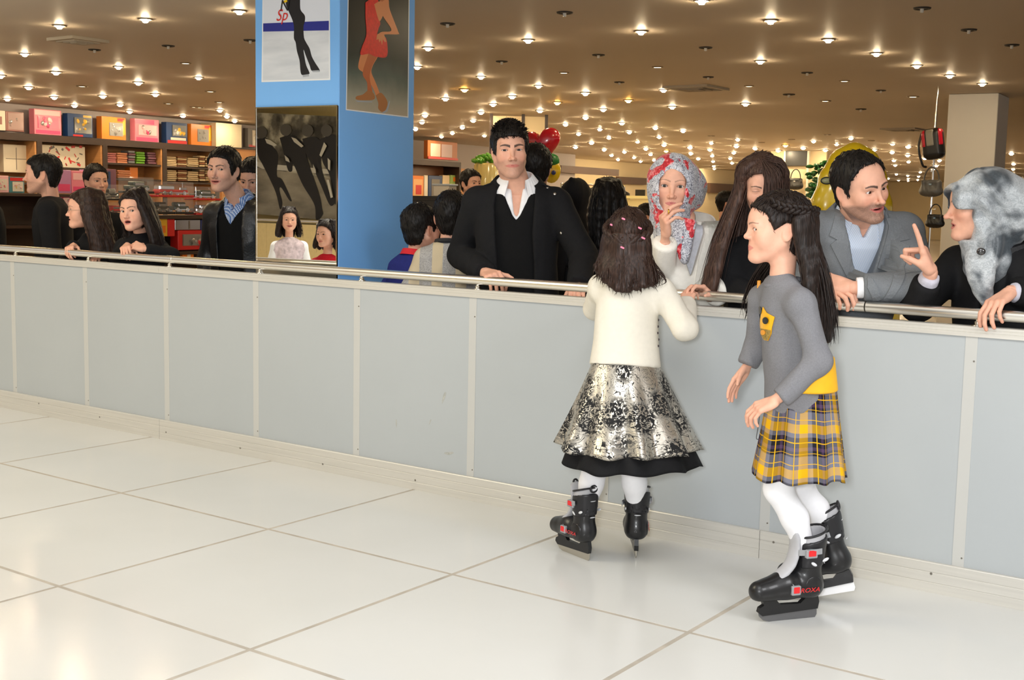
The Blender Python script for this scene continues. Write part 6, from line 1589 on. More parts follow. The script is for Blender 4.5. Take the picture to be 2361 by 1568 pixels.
# ---- young woman with long brown hair looking down
def woman_brown():
    nk = J(1772, 545, .34); p = Person('young woman in black with long brown hair over her downcast face', (nk[0], nk[1] + .03), 20, nk, S=.93, sw=.16)
    p.pel = p.rel(0, .03, -.50)
    H = p.head(J(1757, 430, .235), az=30, down=14, tilt=-4, scale=.99, neckr=.045, h=.0026, w=.93, jaw=.85, eyes='closed', brow=.0034, browa=.9, lash=1.3, lips=.9, nose=.95)
    eR, wR = J(1690, 660, .22), J(1735, 690, .10); eL, wL = J(1850, 650, .36), J(1830, 690, .15)
    p.addhand(wR, J(1765, 693, .05), (0, .3, -1), SCR_R, (30, 40, 20), scale=.88, fore=eR); p.addhand(wL, J(1800, 693, .08), (0, .3, -1), -SCR_R, (30, 40, 20), scale=.88, fore=eL)
    p.under([[p.sh['R'], eR, wR], [p.sh['L'], eL, wL]]); p.body()
    p.coat('jacket', M_BLACK, FEMALE, p.pel - [0, 0, .1], [[p.sh['R'], eR, lerp(wR, eR, .1)], [p.sh['L'], eL, lerp(wL, eL, .1)]], (.058, .052, .042), h=.009, amp=.004, neck=.01)
    hm = m_hair('brown_hair', (.062, .034, .025), .42)
    V, Q = cap_hair(H, [(-.098, .078), (-.07, .066), (-.035, .03), (-.015, -.03), (.0, -.09), (.06, -.13), (.16, -.10), (.16, .19), (-.14, .19), (-.14, .088)], .014, h=.004, amp=.002, top=.004)
    # guides: a curtain from the parting to both sides, front of her right side hanging past the face
    def g(x, y, z): return H.w((x, y, z))
    dn = np.array([0, 0, -1.0]); out = []
    def fall(a, b, c, L, drift): q = H.w(c); return [H.w(a), H.w(b), q, q + dn * L * .5 + drift * .6, q + dn * L + drift]
    lft = -SCR_R
    ga = [fall((-.015, -.03, .116), (-.075, -.045, .080), (-.088, -.035, -.01), .40, lft * .10), fall((-.015, .0, .120), (-.082, -.01, .08), (-.096, .0, -.02), .42, lft * .13), fall((-.012, .05, .116), (-.07, .06, .07), (-.085, .07, -.03), .40, lft * .09), fall((0, .10, .10), (-.02, .13, .05), (-.02, .135, -.04), .38, lft * .02),
          fall((.01, .07, .114), (.07, .075, .07), (.085, .08, -.03), .38, SCR_R * .03), fall((.012, .0, .120), (.084, .0, .08), (.094, .0, -.03), .40, SCR_R * .02), fall((.008, -.04, .114), (.075, -.06, .085), (.082, -.055, -.02), .40, SCR_R * .0)]
    gb = [fall((.004, -.055, .110), (.055, -.088, .072), (.062, -.092, -.01), .34, SCR_R * .0), fall((.0, -.062, .114), (.030, -.105, .066), (.026, -.114, -.01), .30, -SCR_R * .01), fall((.0, -.06, .114), (.010, -.108, .058), (.004, -.124, -.015), .24, -SCR_R * .0)]
    m1 = strands(ga, 900, .0030, 16, .014, 3, wave=.006); m2 = strands(gb, 260, .0026, 14, .009, 5, wave=.003); ms1 = mass(ga, .016, .020); ms2 = mass(gb[:2], .008, .008)
    V, Q, _ = join((V, Q), ms1, ms2, (m1[0], m1[1][0]), (m2[0], m2[1][0])); mk('hair', V, Q, hm, p.root)
    p.trousers()
woman_brown()

# ---- man in the grey suit
def man_suit():
    nk = J(1982, 502, .23); p = Person('bearded man in grey suit and pale blue shirt, leaning on the rail', (nk[0] - .1, nk[1] + .28), 38, nk, S=1.05, sw=.178, drop=.055)
    p.pel = p.rel(0, .24, -.50)
    H = p.head(J(1984, 432, .10), az=62, down=8, tilt=-14, scale=1.06, neckr=.060, h=.0023, w=1.0, jaw=1.10, nose=1.1, brow=.0050, brow_ridge=.001, stubble=.78, mouth='smile', lips=.9, blush=.4, gaze=J(2210, 520, -.1), lipc=srgb(196, 100, 96))
    V, Q = cap_hair(H, [(-.075, .100), (-.055, .080), (-.048, .055), (-.040, .015), (-.034, -.03), (-.024, -.055), (-.014, -.02), (.0, .012), (.03, .018), (.042, -.03), (.05, -.075), (.09, -.085), (.16, -.03), (.16, .19), (-.095, .19), (-.095, .11)], .009, h=.0036, amp=.0025,
                    fringe=[(-.075, .045), (-.050, .070), (-.030, .096), (-.010, .092), (.010, .092), (.030, .096), (.050, .070), (.075, .045), (.075, -.02), (-.075, -.02)])
    mk('hair', V, Q, m_hair('black_hair', BLKH), p.root)
    eL, wL = J(2118, 662, .12), J(1962, 664, .012); eR, wR = J(1842, 650, .20), J(1892, 672, .03)
    p.addhand(wL, J(1926, 655, .0), (0, .6, -.6), (0, .1, 1), [(40, 60, 35)] * 4, scale=1.08, fore=eL, thumb_c=(25, 25), thumb_out=.5)
    p.addhand(wR, J(1922, 668, .0), (0, .4, -1), (0, .2, 1), [(40, 50, 30)] * 4, scale=1.05, fore=eR)
    aL, aR = [p.sh['L'], eL, lerp(wL, eL, .19)], [p.sh['R'], eR, lerp(wR, eR, .1)]
    p.under([[p.sh['L'], eL, wL], [p.sh['R'], eR, wR]]); p.body()
    def bds(m, nt, N, L, b, tc, mp):
        w = N.new('ShaderNodeTexWave'); w.inputs['Scale'].default_value = 60; w.bands_direction = 'DIAGONAL'; L.new(tc.outputs['Object'], w.inputs['Vector'])
        L.new(ramp(N, L, w.outputs[0], [(.2, srgb(196, 214, 240)), (.6, srgb(226, 234, 246))]), b.inputs['Base Color'])
    msh = mat('cloth_blue_stripe_shirt', srgb(210, 222, 240), .75, build=bds)
    def bdg(m, nt, N, L, b, tc, mp):
        n1 = N.new('ShaderNodeTexNoise'); n1.inputs['Scale'].default_value = 340; n1.inputs['Detail'].default_value = 3; L.new(tc.outputs['Object'], n1.inputs['Vector'])
        L.new(ramp(N, L, n1.outputs[0], [(.35, srgb(112, 116, 120)), (.65, srgb(124, 128, 132))]), b.inputs['Base Color'])
    mg = mat('cloth_grey_suiting', srgb(118, 122, 127), .85, spec=.25, build=bdg)
    sh = p.coat('shirt', msh, [(0, .16, .115), (.5, .16, .118), (.85, .155, .11), (1, .078, .074)], p.pel + [0, 0, .1], h=.007, amp=.001, cuts=[p.front_cut([(-.045, .12), (.045, .12), (.03, -.015), (.0, -.085), (-.03, -.015)])], trap=.05, rr=(.048, .04, .04))
    p.collar('shirt_collar', msh, r=.070, hgt=.045, drop=.048, point=.07, flare=.026, gap=36, c=p.rel(0, -.006, .020), tilt=.38, parent=sh)
    for a in (aL,):
        d = nrm(np.asarray(a[-1]) - np.asarray(a[-2])); MB().tube([a[-1] - d * .02, a[-1] + d * .012, a[-1] + d * .026], [.040, .0405, .039], 20, cap=True).build('shirt_cuff', M_WHITE, sh, smooth=True)
    jk = p.coat('suit_jacket', mg, [(0, .215, .155), (.35, .195, .145), (.72, .220, .150), (.9, .195, .125), (1, .10, .092)], p.pel - [0, 0, .12], [aL, aR], (.074, .066, .050), h=.007, amp=.004, sc=12, seed=8, neck=.008, trap=.066,
           cuts=[p.front_cut([(-.078, .12), (.080, .12), (.085, -.02), (.045, -.20), (.012, -.305), (.0, -.30), (-.045, -.17), (-.080, -.03)], k=.005)])
    for poly in ([(.078, .03), (.118, .022), (.150, -.075), (.118, -.085), (.140, -.10), (.03, -.32), (.01, -.31), (.055, -.19), (.088, -.03)], [(-.076, .03), (-.112, .022), (-.142, -.07), (-.112, -.085), (-.134, -.105), (-.01, -.32), (.012, -.312), (-.05, -.17), (-.084, -.03)]):
        p.decal('lapel', poly, mg, off=.001, thick=.006, parent=jk, res=.014)
    p.collar('jacket_collar', mg, r=.090, hgt=.026, drop=.05, point=.03, flare=.034, gap=66, c=p.rel(0, .0, .012), tilt=.40, th=.006, sx=1.12, parent=jk)
    p.decal('breast_pocket', [(.085, -.20), (.165, -.185), (.165, -.172), (.085, -.187)], mg, off=.001, thick=.003, parent=jk, res=.02)
    p.trousers(mg)
man_suit()

# ---- woman in the silver scarf, pointing
def woman_silver():
    nk = J(2312, 578, .24); p = Person('woman in silver grey headscarf and black coat, raising her index finger', (nk[0], nk[1] + .08), -20, nk, S=.98, sw=.175, drop=.06)
    p.pel = p.rel(0, .10, -.50)
    H = p.head(J(2258, 473, .13), az=-62, down=4, tilt=2, scale=1.02, neckr=.047, h=.0024, w=.95, jaw=.88, nose=1.0, mouth='talk', brow=.003, browa=.6, lips=1.0, blush=.45, ears=False, lipc=srgb(186, 92, 92))
    eR, wR = J(2118, 700, .10), J(2148, 628, .02); K = J(2129, 575, -.01)
    p.addhand(wR, K, -SCR_R * .75 + np.array([0, .25, .1]), (0, -1, 0) - SCR_R * .2, [(-4, 4, 2), (74, 88, 45), (78, 90, 50), (82, 90, 50)], scale=1.08, fore=eR, thumb_c=(38, 40), thumb_out=.35, spread=1.0)
    eL, wL = J(2440, 690, .22), J(2330, 672, .07); K2 = J(2290, 700, -.005)
    p.addhand(wL, K2, (.25, .35, -.9), (-.6, -.5, -.2), [(22, 34, 20), (26, 38, 22), (30, 40, 22), (34, 42, 24)], scale=1.0, fore=eL, thumb_c=(10, 15))
    aR, aL = [p.sh['R'], eR, lerp(wR, eR, .30)], [p.sh['L'], eL, lerp(wL, eL, .10)]
    p.under([[p.sh['R'], eR, wR], [p.sh['L'], eL, wL]]); p.body()
    m = m_scarf('silver_paisley', 'silver')
    op = [(-.060, .02), (-.044, .052), (0, .064), (.046, .052), (.060, .02), (.056, -.03), (.044, -.08), (.020, -.108), (0, -.114), (-.020, -.108), (-.044, -.08), (-.056, -.03)]
    V, Q = hood(H, op, rx=.102, ry=.130, rz=.108, cy=.034, cz=.024, back=((0, .125, -.035), (.085, .095, .10)), tail=[((.058, -.078, .040), (.066, -.066, -.06), .024, .022), ((-.058, -.078, .040), (-.066, -.066, -.06), .024, .022), ((-.045, -.088, .058), (.045, -.088, .058), .020, .020)], seed=7, amp=.006, deep=[(-.12, -.118), (.12, -.118), (.12, -.045), (.085, -.012), (-.085, -.012), (-.12, -.045)])
    sc = mk('headscarf', V, Q, m, p.root, True)
    pts = spline([J(2275, 560, .12), J(2262, 600, .085), J(2262, 645, .065), J(2272, 690, .075)], 16); v = Vol(pts.min(0) - .1, pts.max(0) + .1, .005)
    for i in range(16): v.ell(pts[i], (.044 * (1 - (i / 17) ** 2) + .010, .020, .026), rotz(rad(10)), k=.014)
    V, Q = v.mesh(1); mk('scarf_end', folds(V, Q, .005, 34, 9, (1, 1, .5)), Q, m, sc, True)
    br = mat('brooch_stone', (.012, .012, .014), .1, spec=.9, coat=1.0); MB().ball(J(2262, 580, .045), (.016, .009, .014), 14, rotz(.3)).build('brooch', br, sc, smooth=True)
    p.coat('blouse', cloth('grey_lilac', (196, 194, 206)), FEMALE, p.pel, [[p.sh['R'], eR, lerp(wR, eR, .10)], [p.sh['L'], eL, lerp(wL, eL, .02)]], (.045, .042, .036), h=.009, amp=.002, neck=.01)
    ct = p.coat('coat', cloth('black_coat', (20, 20, 22), .8), [(0, .215, .16), (.35, .18, .14), (.7, .19, .15), (.9, .165, .12), (1, .10, .09)], p.pel - [0, 0, .2], [aR, aL], (.070, .062, .048), h=.008, amp=.005, sc=13, seed=11, neck=.02,
           cuts=[p.front_cut([(-.04, .12), (.04, .12), (.045, -.02), (.0, -.24), (-.045, -.02)], k=.006)])
    p.collar('coat_collar', cloth('black_satin', (26, 26, 28), .45), r=.10, hgt=.03, drop=.07, point=.05, flare=.045, gap=46, c=p.rel(0, .0, .014), tilt=.30, th=.008, sx=1.1, parent=ct)
    p.trousers()
woman_silver()
# ---- the two girls on the rink
def lrow(name, stops):
    return stops
def bd_plaid(m, nt, N, L, b, tc, mp):
    uv = N.new('ShaderNodeUVMap'); sp = N.new('ShaderNodeSeparateXYZ'); L.new(uv.outputs[0], sp.inputs[0])
    Y, G, K_, P_ = srgb(226, 172, 20), srgb(116, 116, 128), srgb(30, 28, 36), srgb(84, 62, 92)
    D = srgb(176, 134, 40)
    def band(src, per, ph):
        f = mth(N, L, 'FRACT', mth(N, L, 'ADD', mth(N, L, 'DIVIDE', src, per), ph))
        c = ramp(N, L, f, [(0.0, G), (0.20, Y), (0.40, G), (0.50, K_), (0.72, P_), (0.80, K_), (0.92, G)], 'CONSTANT')
        l = ramp(N, L, f, [(0.0, (0, 0, 0)), (0.095, (1, 1, 1)), (0.112, (0, 0, 0)), (0.60, (1, 1, 1)), (0.625, (0, 0, 0)), (0.86, (1, 1, 1)), (0.875, (0, 0, 0))], 'CONSTANT')
        return c, l
    cu, lu = band(sp.outputs[0], 0.165, 0.1); cv, lv = band(sp.outputs[1], 0.150, 0.35)
    c = mixc(N, L, 0.5, cu, cv); c = mixc(N, L, lu, c, Y); c = mixc(N, L, mth(N, L, 'MULTIPLY', lv, 0.85), c, Y)
    L.new(c, b.inputs['Base Color'])
M_PLAID = mat('plaid_cloth', (0.4, 0.3, 0.1), 0.85, spec=0.2, build=bd_plaid)
def bd_flor(m, nt, N, L, b, tc, mp):
    uv = N.new('ShaderNodeUVMap')
    def noise(sc, det, dist):
        n = N.new('ShaderNodeTexNoise'); n.inputs['Scale'].default_value = sc; n.inputs['Detail'].default_value = det; n.inputs['Distortion'].default_value = dist; L.new(uv.outputs[0], n.inputs['Vector']); return n.outputs[0]
    vo = N.new('ShaderNodeTexVoronoi'); vo.inputs['Scale'].default_value = 7.0; L.new(uv.outputs[0], vo.inputs['Vector'])
    near = ramp(N, L, vo.outputs['Distance'], [(0.44, (1, 1, 1)), (0.64, (0, 0, 0))])
    pet = ramp(N, L, noise(40, 3, 2.2), [(0.50, (1, 1, 1)), (0.56, (0, 0, 0))])
    vine = ramp(N, L, noise(16, 2, 2.6), [(0.475, (0, 0, 0)), (0.49, (1, 1, 1)), (0.515, (1, 1, 1)), (0.53, (0, 0, 0))])
    msk = mth(N, L, 'MAXIMUM', mth(N, L, 'MULTIPLY', near, pet), vine)
    L.new(mixc(N, L, msk, srgb(204, 198, 186), srgb(16, 16, 18)), b.inputs['Base Color'])
    inv = mth(N, L, 'SUBTRACT', 1.0, msk); L.new(mth(N, L, 'MULTIPLY', inv, 0.85), b.inputs['Metallic'])
    L.new(mth(N, L, 'ADD', mth(N, L, 'MULTIPLY', msk, 0.5), 0.30), b.inputs['Roughness'])
    n2 = noise(160, 2, 0); bp = N.new('ShaderNodeBump'); bp.inputs['Strength'].default_value = 0.25; bp.inputs['Distance'].default_value = 0.002; L.new(n2, bp.inputs['Height']); L.new(bp.outputs[0], b.inputs['Normal'])
M_FLOR = mat('silver_floral_satin', (0.7, 0.66, 0.58), 0.3, build=bd_flor)
def skirt(name, m, parent, wc, hc, wr, hrr, side, pleats, amp, n=168, rows=26, power=1.0, tiltw=0.0, hemwave=0.0, seed=1, u_len=0.95, v_len=0.34, sharp=1.0):
    """flared skirt from a waist ellipse to a hem ellipse with folds that deepen downwards"""
    wc, hc = np.asarray(wc, float), np.asarray(hc, float); sd = nrm(side); fw = np.cross([0, 0, 1.0], sd); rg = np.random.RandomState(seed)
    V = []; U = []; ph = rg.rand(4) * 6.28
    th = np.linspace(0, 2 * math.pi, n + 1)
    for layer in (0, 1):
        for j in range(rows + 1):
            t = j / rows; s = t ** power
            a = wr[0] * (1 - s) + hrr[0] * s; b = wr[1] * (1 - s) + hrr[1] * s
            f = np.sin(pleats * th + ph[0] + .6 * np.sin(3 * th + ph[1])); f = np.sign(f) * np.abs(f) ** sharp
            k = 1 + amp * (t ** 1.2) * (f + .35 * np.sin((pleats * 2 - 3) * th + ph[2]))
            k = k - layer * 0.012 / max(a, .05)
            c = wc * (1 - t) + hc * t
            z = hemwave * t * (np.sin(pleats * th + ph[0] + 1.2) * .5 + .5 * np.sin(2 * th + ph[3])) + (1 - t) * tiltw * np.cos(th)
            V.append(c + (a * k * np.cos(th))[:, None] * sd + (b * k * np.sin(th))[:, None] * fw + z[:, None] * np.array([0, 0, 1.0])); U.append(np.stack([th / (2 * math.pi) * u_len, np.full(n + 1, t * v_len)], 1))
    V = np.concatenate(V); U = np.concatenate(U); w = n + 1; Q = []; a = np.arange(n)
    for layer in (0, 1):
        o = layer * (rows + 1) * w
        for j in range(rows):
            q = np.stack([o + j * w + a, o + j * w + a + 1, o + (j + 1) * w + a + 1, o + (j + 1) * w + a], 1); Q.append(q[:, ::-1] if layer == 0 else q)
    o = (rows + 1) * w; q = np.stack([rows * w + a, rows * w + a + 1, o + rows * w + a + 1, o + rows * w + a], 1); Q.append(q[:, ::-1])
    return mk(name, V, np.concatenate(Q), m, parent, True, uv=U)
M_SHELL = mat('skate_shell', srgb(22, 22, 24), 0.34, spec=0.45, coat=0.15, bump=0.03, bscale=40); M_CUFF = mat('skate_cuff', srgb(34, 34, 37), 0.38, spec=0.4)
M_LINER = mat('skate_liner', srgb(176, 176, 180), 0.75, var=0.06); M_STRAP = mat('skate_strap', srgb(160, 162, 166), 0.4, metal=0.3); M_REDP = mat('skate_red', srgb(222, 36, 40), 0.3)
M_BLADE = mat('skate_blade', srgb(196, 190, 176), 0.25, metal=0.9); M_ACC = mat('skate_accent', srgb(214, 216, 220), 0.4)
def skate(parent, heel, toe, lift=0.0, lean=0.0, pitch=0.0, outer=1, blade=M_BLADE, scale=1.0, yaw_text=True, nm='ice_skate'):
    """hockey-style rental skate: heel and toe of the blade on the ice; outer: side (+1 right, -1 left) that carries the lettering"""
    heel, toe = np.asarray(heel, float), np.asarray(toe, float); y = nrm((toe - heel) * [1, 1, 0]); x = np.cross(y, [0, 0, 1.0]); c = (heel + toe) / 2; c[2] = lift
    M = np.stack([x, y, [0, 0, 1.0]], 1) @ roty(rad(lean)) @ rotx(rad(-pitch)); S = scale
    def w(P): return (np.asarray(P, float) * S) @ M.T + c
    r = bpy.data.objects.new(nm, None); r.location = [float(q) for q in (c - base_of(parent))]; link(r, parent)
    def vol(f, lo=(-.09, -.15, .0), hi=(.09, .17, .33), h=.0042, rl=1):
        v = Vol(lo, hi, h); f(v); V, Q = v.mesh(rl); return w(V), Q
    def shell(v):
        v.cap((0, -.070, .112), (0, .02, .112), .043, .042, k=.01); v.cap((0, .02, .108), (0, .108, .100), .042, .034, k=.02); v.cap((0, .02, .125), (0, .075, .105), .034, .03, k=.02)
        v.cap((0, -.060, .11), (0, -.062, .20), .044, .043, k=.02); v.half((0, 0, .070), (0, 0, -1), k=.010)
    V, Q = vol(shell); b = mk('boot', V, Q, M_SHELL, r, True)
    def cuff(v):
        v.cap((0, -.062, .17), (0, -.066, .262), .0475, .052, k=.01); v.half((0, 0, .166), (0, -.15, -1)); v.half((0, 0, .246), (0, .25, 1)); v.cap((0, -.066, .20), (0, -.066, .30), .042, .045, k=.003, mode='s')
        v.box((0, .0, .21), (.022, .06, .08), k=.004, mode='s')
    V, Q = vol(cuff); mk('cuff', V, Q, M_CUFF, r, True)
    def liner(v):
        v.cap((0, -.064, .20), (0, -.066, .310), .0435, .0475, k=.01); v.half((0, 0, .262), (0, .3, 1)); v.cap((0, -.066, .245), (0, -.066, .40), .037, .041, k=.003, mode='s')
    V, Q = vol(liner); mk('liner', V, Q, M_LINER, r, True)
    def tongue(v):
        for y_, z_, a_ in ((.040, .146, 1.15), (.022, .160, .9), (.004, .180, .6), (-.006, .205, .3), (-.011, .232, .12), (-.010, .258, -.05), (-.004, .280, -.25)): v.ell((0, y_, z_), (.030, .011, .022), rotx(a_), k=.012)
    V, Q = vol(tongue); t = mk('tongue', V, Q, M_LINER, r, True)
    MB().tube([w((.012 * math.cos(a), -.002 + .004 * math.sin(a), .292 + .016 * math.sin(a))) for a in np.linspace(0, 6.28, 15)], .0042 * S, 6).build('pull_loop', M_CUFF, r, smooth=True)
    MB().tube([w((.016 * math.cos(a), -.116, .292 + .013 * math.sin(a))) for a in np.linspace(0, 6.28, 15)], .0040 * S, 6).build('heel_loop', M_CUFF, r, smooth=True)
    rim = [w((.049 * math.sin(a), -.066 - .049 * math.cos(a), .262 + .3 * (.066 + .049 * math.cos(a)))) for a in np.linspace(-2.6, 2.6, 30)]
    MB().tube(rim, .004 * S, 6).build('liner_trim', M_CUFF, r, smooth=True)
    # straps and buckles
    def strap(z, r0, yc, a0, a1, tilt, nm2='strap'):
        P = []
        for a in np.linspace(a0, a1, 16): P.append((r0 * math.sin(a), yc + r0 * 1.04 * math.cos(a), z + tilt * math.cos(a) + .010 * math.sin(a) * outer))
        MB().tube(w(P), .0085 * S, 8, up=(0, 0, 1), flat=1.0).build(nm2, M_STRAP, r, smooth=True) if False else ribbon(w(P), .009 * S, .0022 * S, M).build(nm2, M_STRAP, r, smooth=False)
    def ribbon(P, hw, th, M_):
        m = MB(); up = M_[:, 2]; T = np.gradient(P, axis=0); V = []
        for p_, t_ in zip(P, T):
            n_ = nrm(np.cross(t_, up)); u_ = nrm(np.cross(n_, t_)); V += [p_ - u_ * hw, p_ + u_ * hw, p_ + u_ * hw + n_ * th, p_ - u_ * hw + n_ * th]
        k = len(P); Q = [[i * 4 + j, i * 4 + (j + 1) % 4, (i + 1) * 4 + (j + 1) % 4, (i + 1) * 4 + j] for i in range(k - 1) for j in range(4)]; Q += [[3, 2, 1, 0], [(k - 1) * 4 + j for j in range(4)]]
        return m.add(np.array(V), np.array(Q))
    strap(.222, .060, -.062, -1.75, 1.75, -.004); 
    P = [(-.036 * outer, .030, .118), (-.030 * outer, .030, .138), (-.010 * outer, .034, .150), (.012 * outer, .034, .148), (.034 * outer, .026, .130), (.046 * outer, .010, .112)]
    ribbon(w(spline(P, 16)), .0085 * S, .0024 * S, M).build('strap', M_STRAP, r)
    for pc, sz in (((.050 * outer, -.040, .224), (.006, .016, .011)), ((.047 * outer, .008, .110), (.006, .013, .012))):
        bk = MB().box(w(pc), np.array(sz) * 1.25 * S, M, bev=.003).build('buckle', M_STRAP, r); MB().box(w(np.array(pc) + [.004 * outer, 0, .002]), np.array(sz) * S * .9, M, bev=.003).build('buckle_lever', M_REDP, bk)
    # light accents on the cuff
    for sgn in (-1, 1):
        for yy, zz, rot in ((-.055, .188, .5), (-.095, .200, -.4)):
            MB().ball(w((sgn * .0465, yy, zz)), (.003 * S, .013 * S, .0055 * S), 10, M @ rotx(rot)).build('accent', M_ACC, r, smooth=True)
    for zz in (.243, .178): MB().ball(w((0, -.1145, zz)), (.014 * S, .003 * S, .0022 * S), 10, M).build('accent', M_ACC, r, smooth=True)
    # ankle disc and lettering
    MB().lathe([(0, .003), (.030, .002), (.033, 0), (.033, -.01)], w((outer * .0425, -.060, .118)), np.stack([M[:, 1], M[:, 2], M[:, 0] * outer], 1), 22).build('ankle_disc', M_SHELL, r, smooth=True)
    F_ = frame(M[:, 0] * outer, M[:, 2]); text('lettering', 'ROXA', F_, w((outer * .0525, -.040, .108)), .020 * S, M_REDP, r, shear=.25, xs=1.25)
    # holder and blade (side view y, z)
    hold = [(-.098, .078), (-.104, .052), (-.100, .030), (.098, .022), (.112, .034), (.108, .048), (.094, .056), (.100, .078), (.052, .072), (.036, .054), (-.036, .052), (-.054, .068)]
    A = M @ np.stack([[0, 1.0, 0], [0, 0, 1.0], [1.0, 0, 0]], 1)
    MB().prism(np.array(hold) * S, A, c, -.0085 * S, .0085 * S).build('blade_holder', M_SHELL, r)
    MB().prism(np.array([(-.062, .070), (-.040, .048), (.030, .050), (.060, .074), (.05, .080), (-.05, .080)]) * S, A, c, -.0001, .0001) 
    bl = [(-.100, .031), (-.101, .010), (-.095, .0), (.070, .0), (.092, .006), (.106, .020), (.108, .030), (.098, .024)]
    MB().prism(np.array(bl) * S, A, c, -.0019, .0019).build('blade', blade, r)
    return r, w
def leg_mesh(pts, rr, h=.008):
    v = limb(pts, rr, h, .02); return v.mesh(2)
M_TIGHT = cloth('white_tights', (240, 240, 244), .7, var=.015, bump=.05)

def girl_grey():
    nk = J(1804, 630, -.66); p = Person('girl in grey top and yellow plaid skirt, skating past with long dark hair', tuple(onz(1830, 1400, 0)[:2]), -46, nk, S=.70, sw=.112, drop=.045)
    p.pel = J(1846, 905, -.60)
    H = p.head(J(1792, 528, -.665), az=-51, down=2, tilt=0, scale=.99, neckr=.040, h=.0022, child=1.0, w=.93, jaw=.85, nose=.72, brow=.0028, browa=.7, browz=.002, brows=.8, lips=1.05, mouth='closed', blush=.25, lipc=srgb(206, 120, 112), gaze=J(1500, 540, -2.2), eyes='wide')
    eL, wL, kL = J(1888, 832, -.72), J(1792, 922, -.80), J(1752, 938, -.82)
    p.sh['L'] = J(1846, 700, -.735); p.sh['R'] = J(1758, 690, -.56)
    eR, wR, kR = J(1744, 800, -.50), J(1722, 846, -.53), J(1704, 872, -.55)
    p.addhand(wL, kL, (.2, .55, -.75), (-.75, -.25, .1), [(24, 30, 15), (28, 34, 18), (32, 36, 20), (34, 38, 20)], scale=.80, fore=eL, thumb_c=(12, 15), thumb_out=.5)
    p.addhand(wR, kR, (.6, -.2, -.3), (-.2, -.8, .2), [(10, 16, 10)] * 4, scale=.74, fore=eR, thumb_c=(5, 10), thumb_out=.4)
    hipL, hipR = p.pel + [.0, -.045, -.07], p.pel + [.0, .045, -.07]
    # skates
    h1, t1 = onz(1891, 1421, 0), onz(1733, 1437, 0); 
    d2 = nrm(np.array([-.95, -.28, 0])); M2 = np.stack([np.cross(d2, [0, 0, 1.0]), d2, [0, 0, 1.0]], 1) @ rotx(rad(-17)); top2 = J(1900, 1216, -.40); c2 = top2 - M2 @ np.array([0, -.066, .275]) * 1.05; lift2 = .034; c2[2] = 0
    c1 = h1 + nrm(t1 - h1) * .125; d1 = nrm(t1 - h1)
    aL_ = c1 - d1 * .074 + [0, 0, .19]; aR_ = c2 + [0, 0, lift2] + M2 @ np.array([0, -.063, .19])
    kLn, kRn = J(1794, 1128, -.66), J(1846, 1130, -.46)
    legs = [[hipL, kLn, aL_], [hipR, kRn, aR_]]
    p.under([[p.sh['L'], eL, wL], [p.sh['R'], eR, wR]], legs=[np.array(l) for l in legs], r=1.0); p.body()
    for l in legs:
        V, Q = leg_mesh([l[0], l[1], lerp(l[1], l[2], .38) + (l[1] - l[2]) * 0 + np.array([.012, .008, 0]), l[2]], [.056, .047, .045, .029]); mk('tights', V, Q, M_TIGHT, p.root, True)
    skate(p.root, c1 - d1 * .105, c1 + d1 * .105, 0.0, 0, outer=-1, blade=mat('skate_blade_grey', srgb(120, 120, 122), .35, metal=.7), scale=1.08); skate(p.root, c2 - d2 * .105, c2 + d2 * .105, lift2, 0, 17, outer=1, blade=mat('skate_blade_white', srgb(236, 236, 238), .3), scale=1.05)
    skirt('skirt', M_PLAID, p.root, J(1853, 884, -.60), J(1842, 1096, -.60), (.110, .100), (.150, .165), p.R @ np.array([0, -1.0, 0]), 9, .075, power=.95, hemwave=.012, seed=4, u_len=1.0, v_len=.33, sharp=.7, tiltw=.012)
    mg = cloth('grey_jersey', (122, 122, 126), .9, var=.10, vscale=240, bump=.1)
    hem = J(1838, 940, -.61)
    tp = p.coat('jersey_top', mg, [(0, .118, .106), (.25, .108, .092), (.6, .098, .086), (.85, .092, .076), (1, .056, .050)], hem, [[p.sh['L'], eL, wL + (eL - wL) * .06], [p.sh['R'], eR, wR + (eR - wR) * .1]], (.043, .039, .035), h=.006, amp=.005, sc=20, seed=6, trap=.038, neck=-.034, pw=2.0, post=lambda v: v.half(J(1916, 890, -.62), np.array([0, 0, -1.0]) - p.fwd * .95, k=.006))
    MB().tube([p.nk + p.R @ np.array([.058 * math.cos(a), .002 + .054 * math.sin(a), .012 * math.sin(a)]) + [0, 0, -.030] for a in np.linspace(0, 2 * math.pi, 26)], .008, 8, cap=False).build('neckband', mg, tp, smooth=True)
    # patch on the chest
    my, mo, mkk = mat('patch_yellow', srgb(240, 176, 20), .35, spec=.5), mat('patch_amber', srgb(226, 150, 30), .4), mat('patch_black', srgb(22, 22, 24), .35)
    cc = J(1765, 748, -.7); nn = nrm(CAM - cc + np.array([-1.2, 0, 0])); k_ = 704.0
    def px(l): 
        M_ = frame(nn); out = []
        for x, y in l:
            P = onpl(x, y, cc, nn) - cc; out.append((P @ M_[:, 0], P @ M_[:, 1]))
        return out
    d_ = p.decal('patch', px([(1764, 708), (1775, 722), (1796, 732), (1788, 757), (1786, 770), (1776, 786), (1763, 784), (1752, 772), (1748, 750), (1752, 735)]), my, off=.001, thick=.004, c=cc, n=nn, res=.010, parent=tp)
    p.decal('patch_lower', px([(1750, 757), (1785, 762), (1784, 772), (1775, 785), (1763, 783), (1752, 771)]), M_PLAID if False else mat('patch_check', srgb(150, 124, 60), .7, var=.4, vscale=120), off=.004, thick=.003, c=cc, n=nn, res=.010, parent=tp)
    p.decal('patch_button', px([tuple(q) for q in ellp(1771, 740, 9, 8, 14)]), mkk, off=.005, thick=.006, c=cc, n=nn, res=.006, parent=tp)
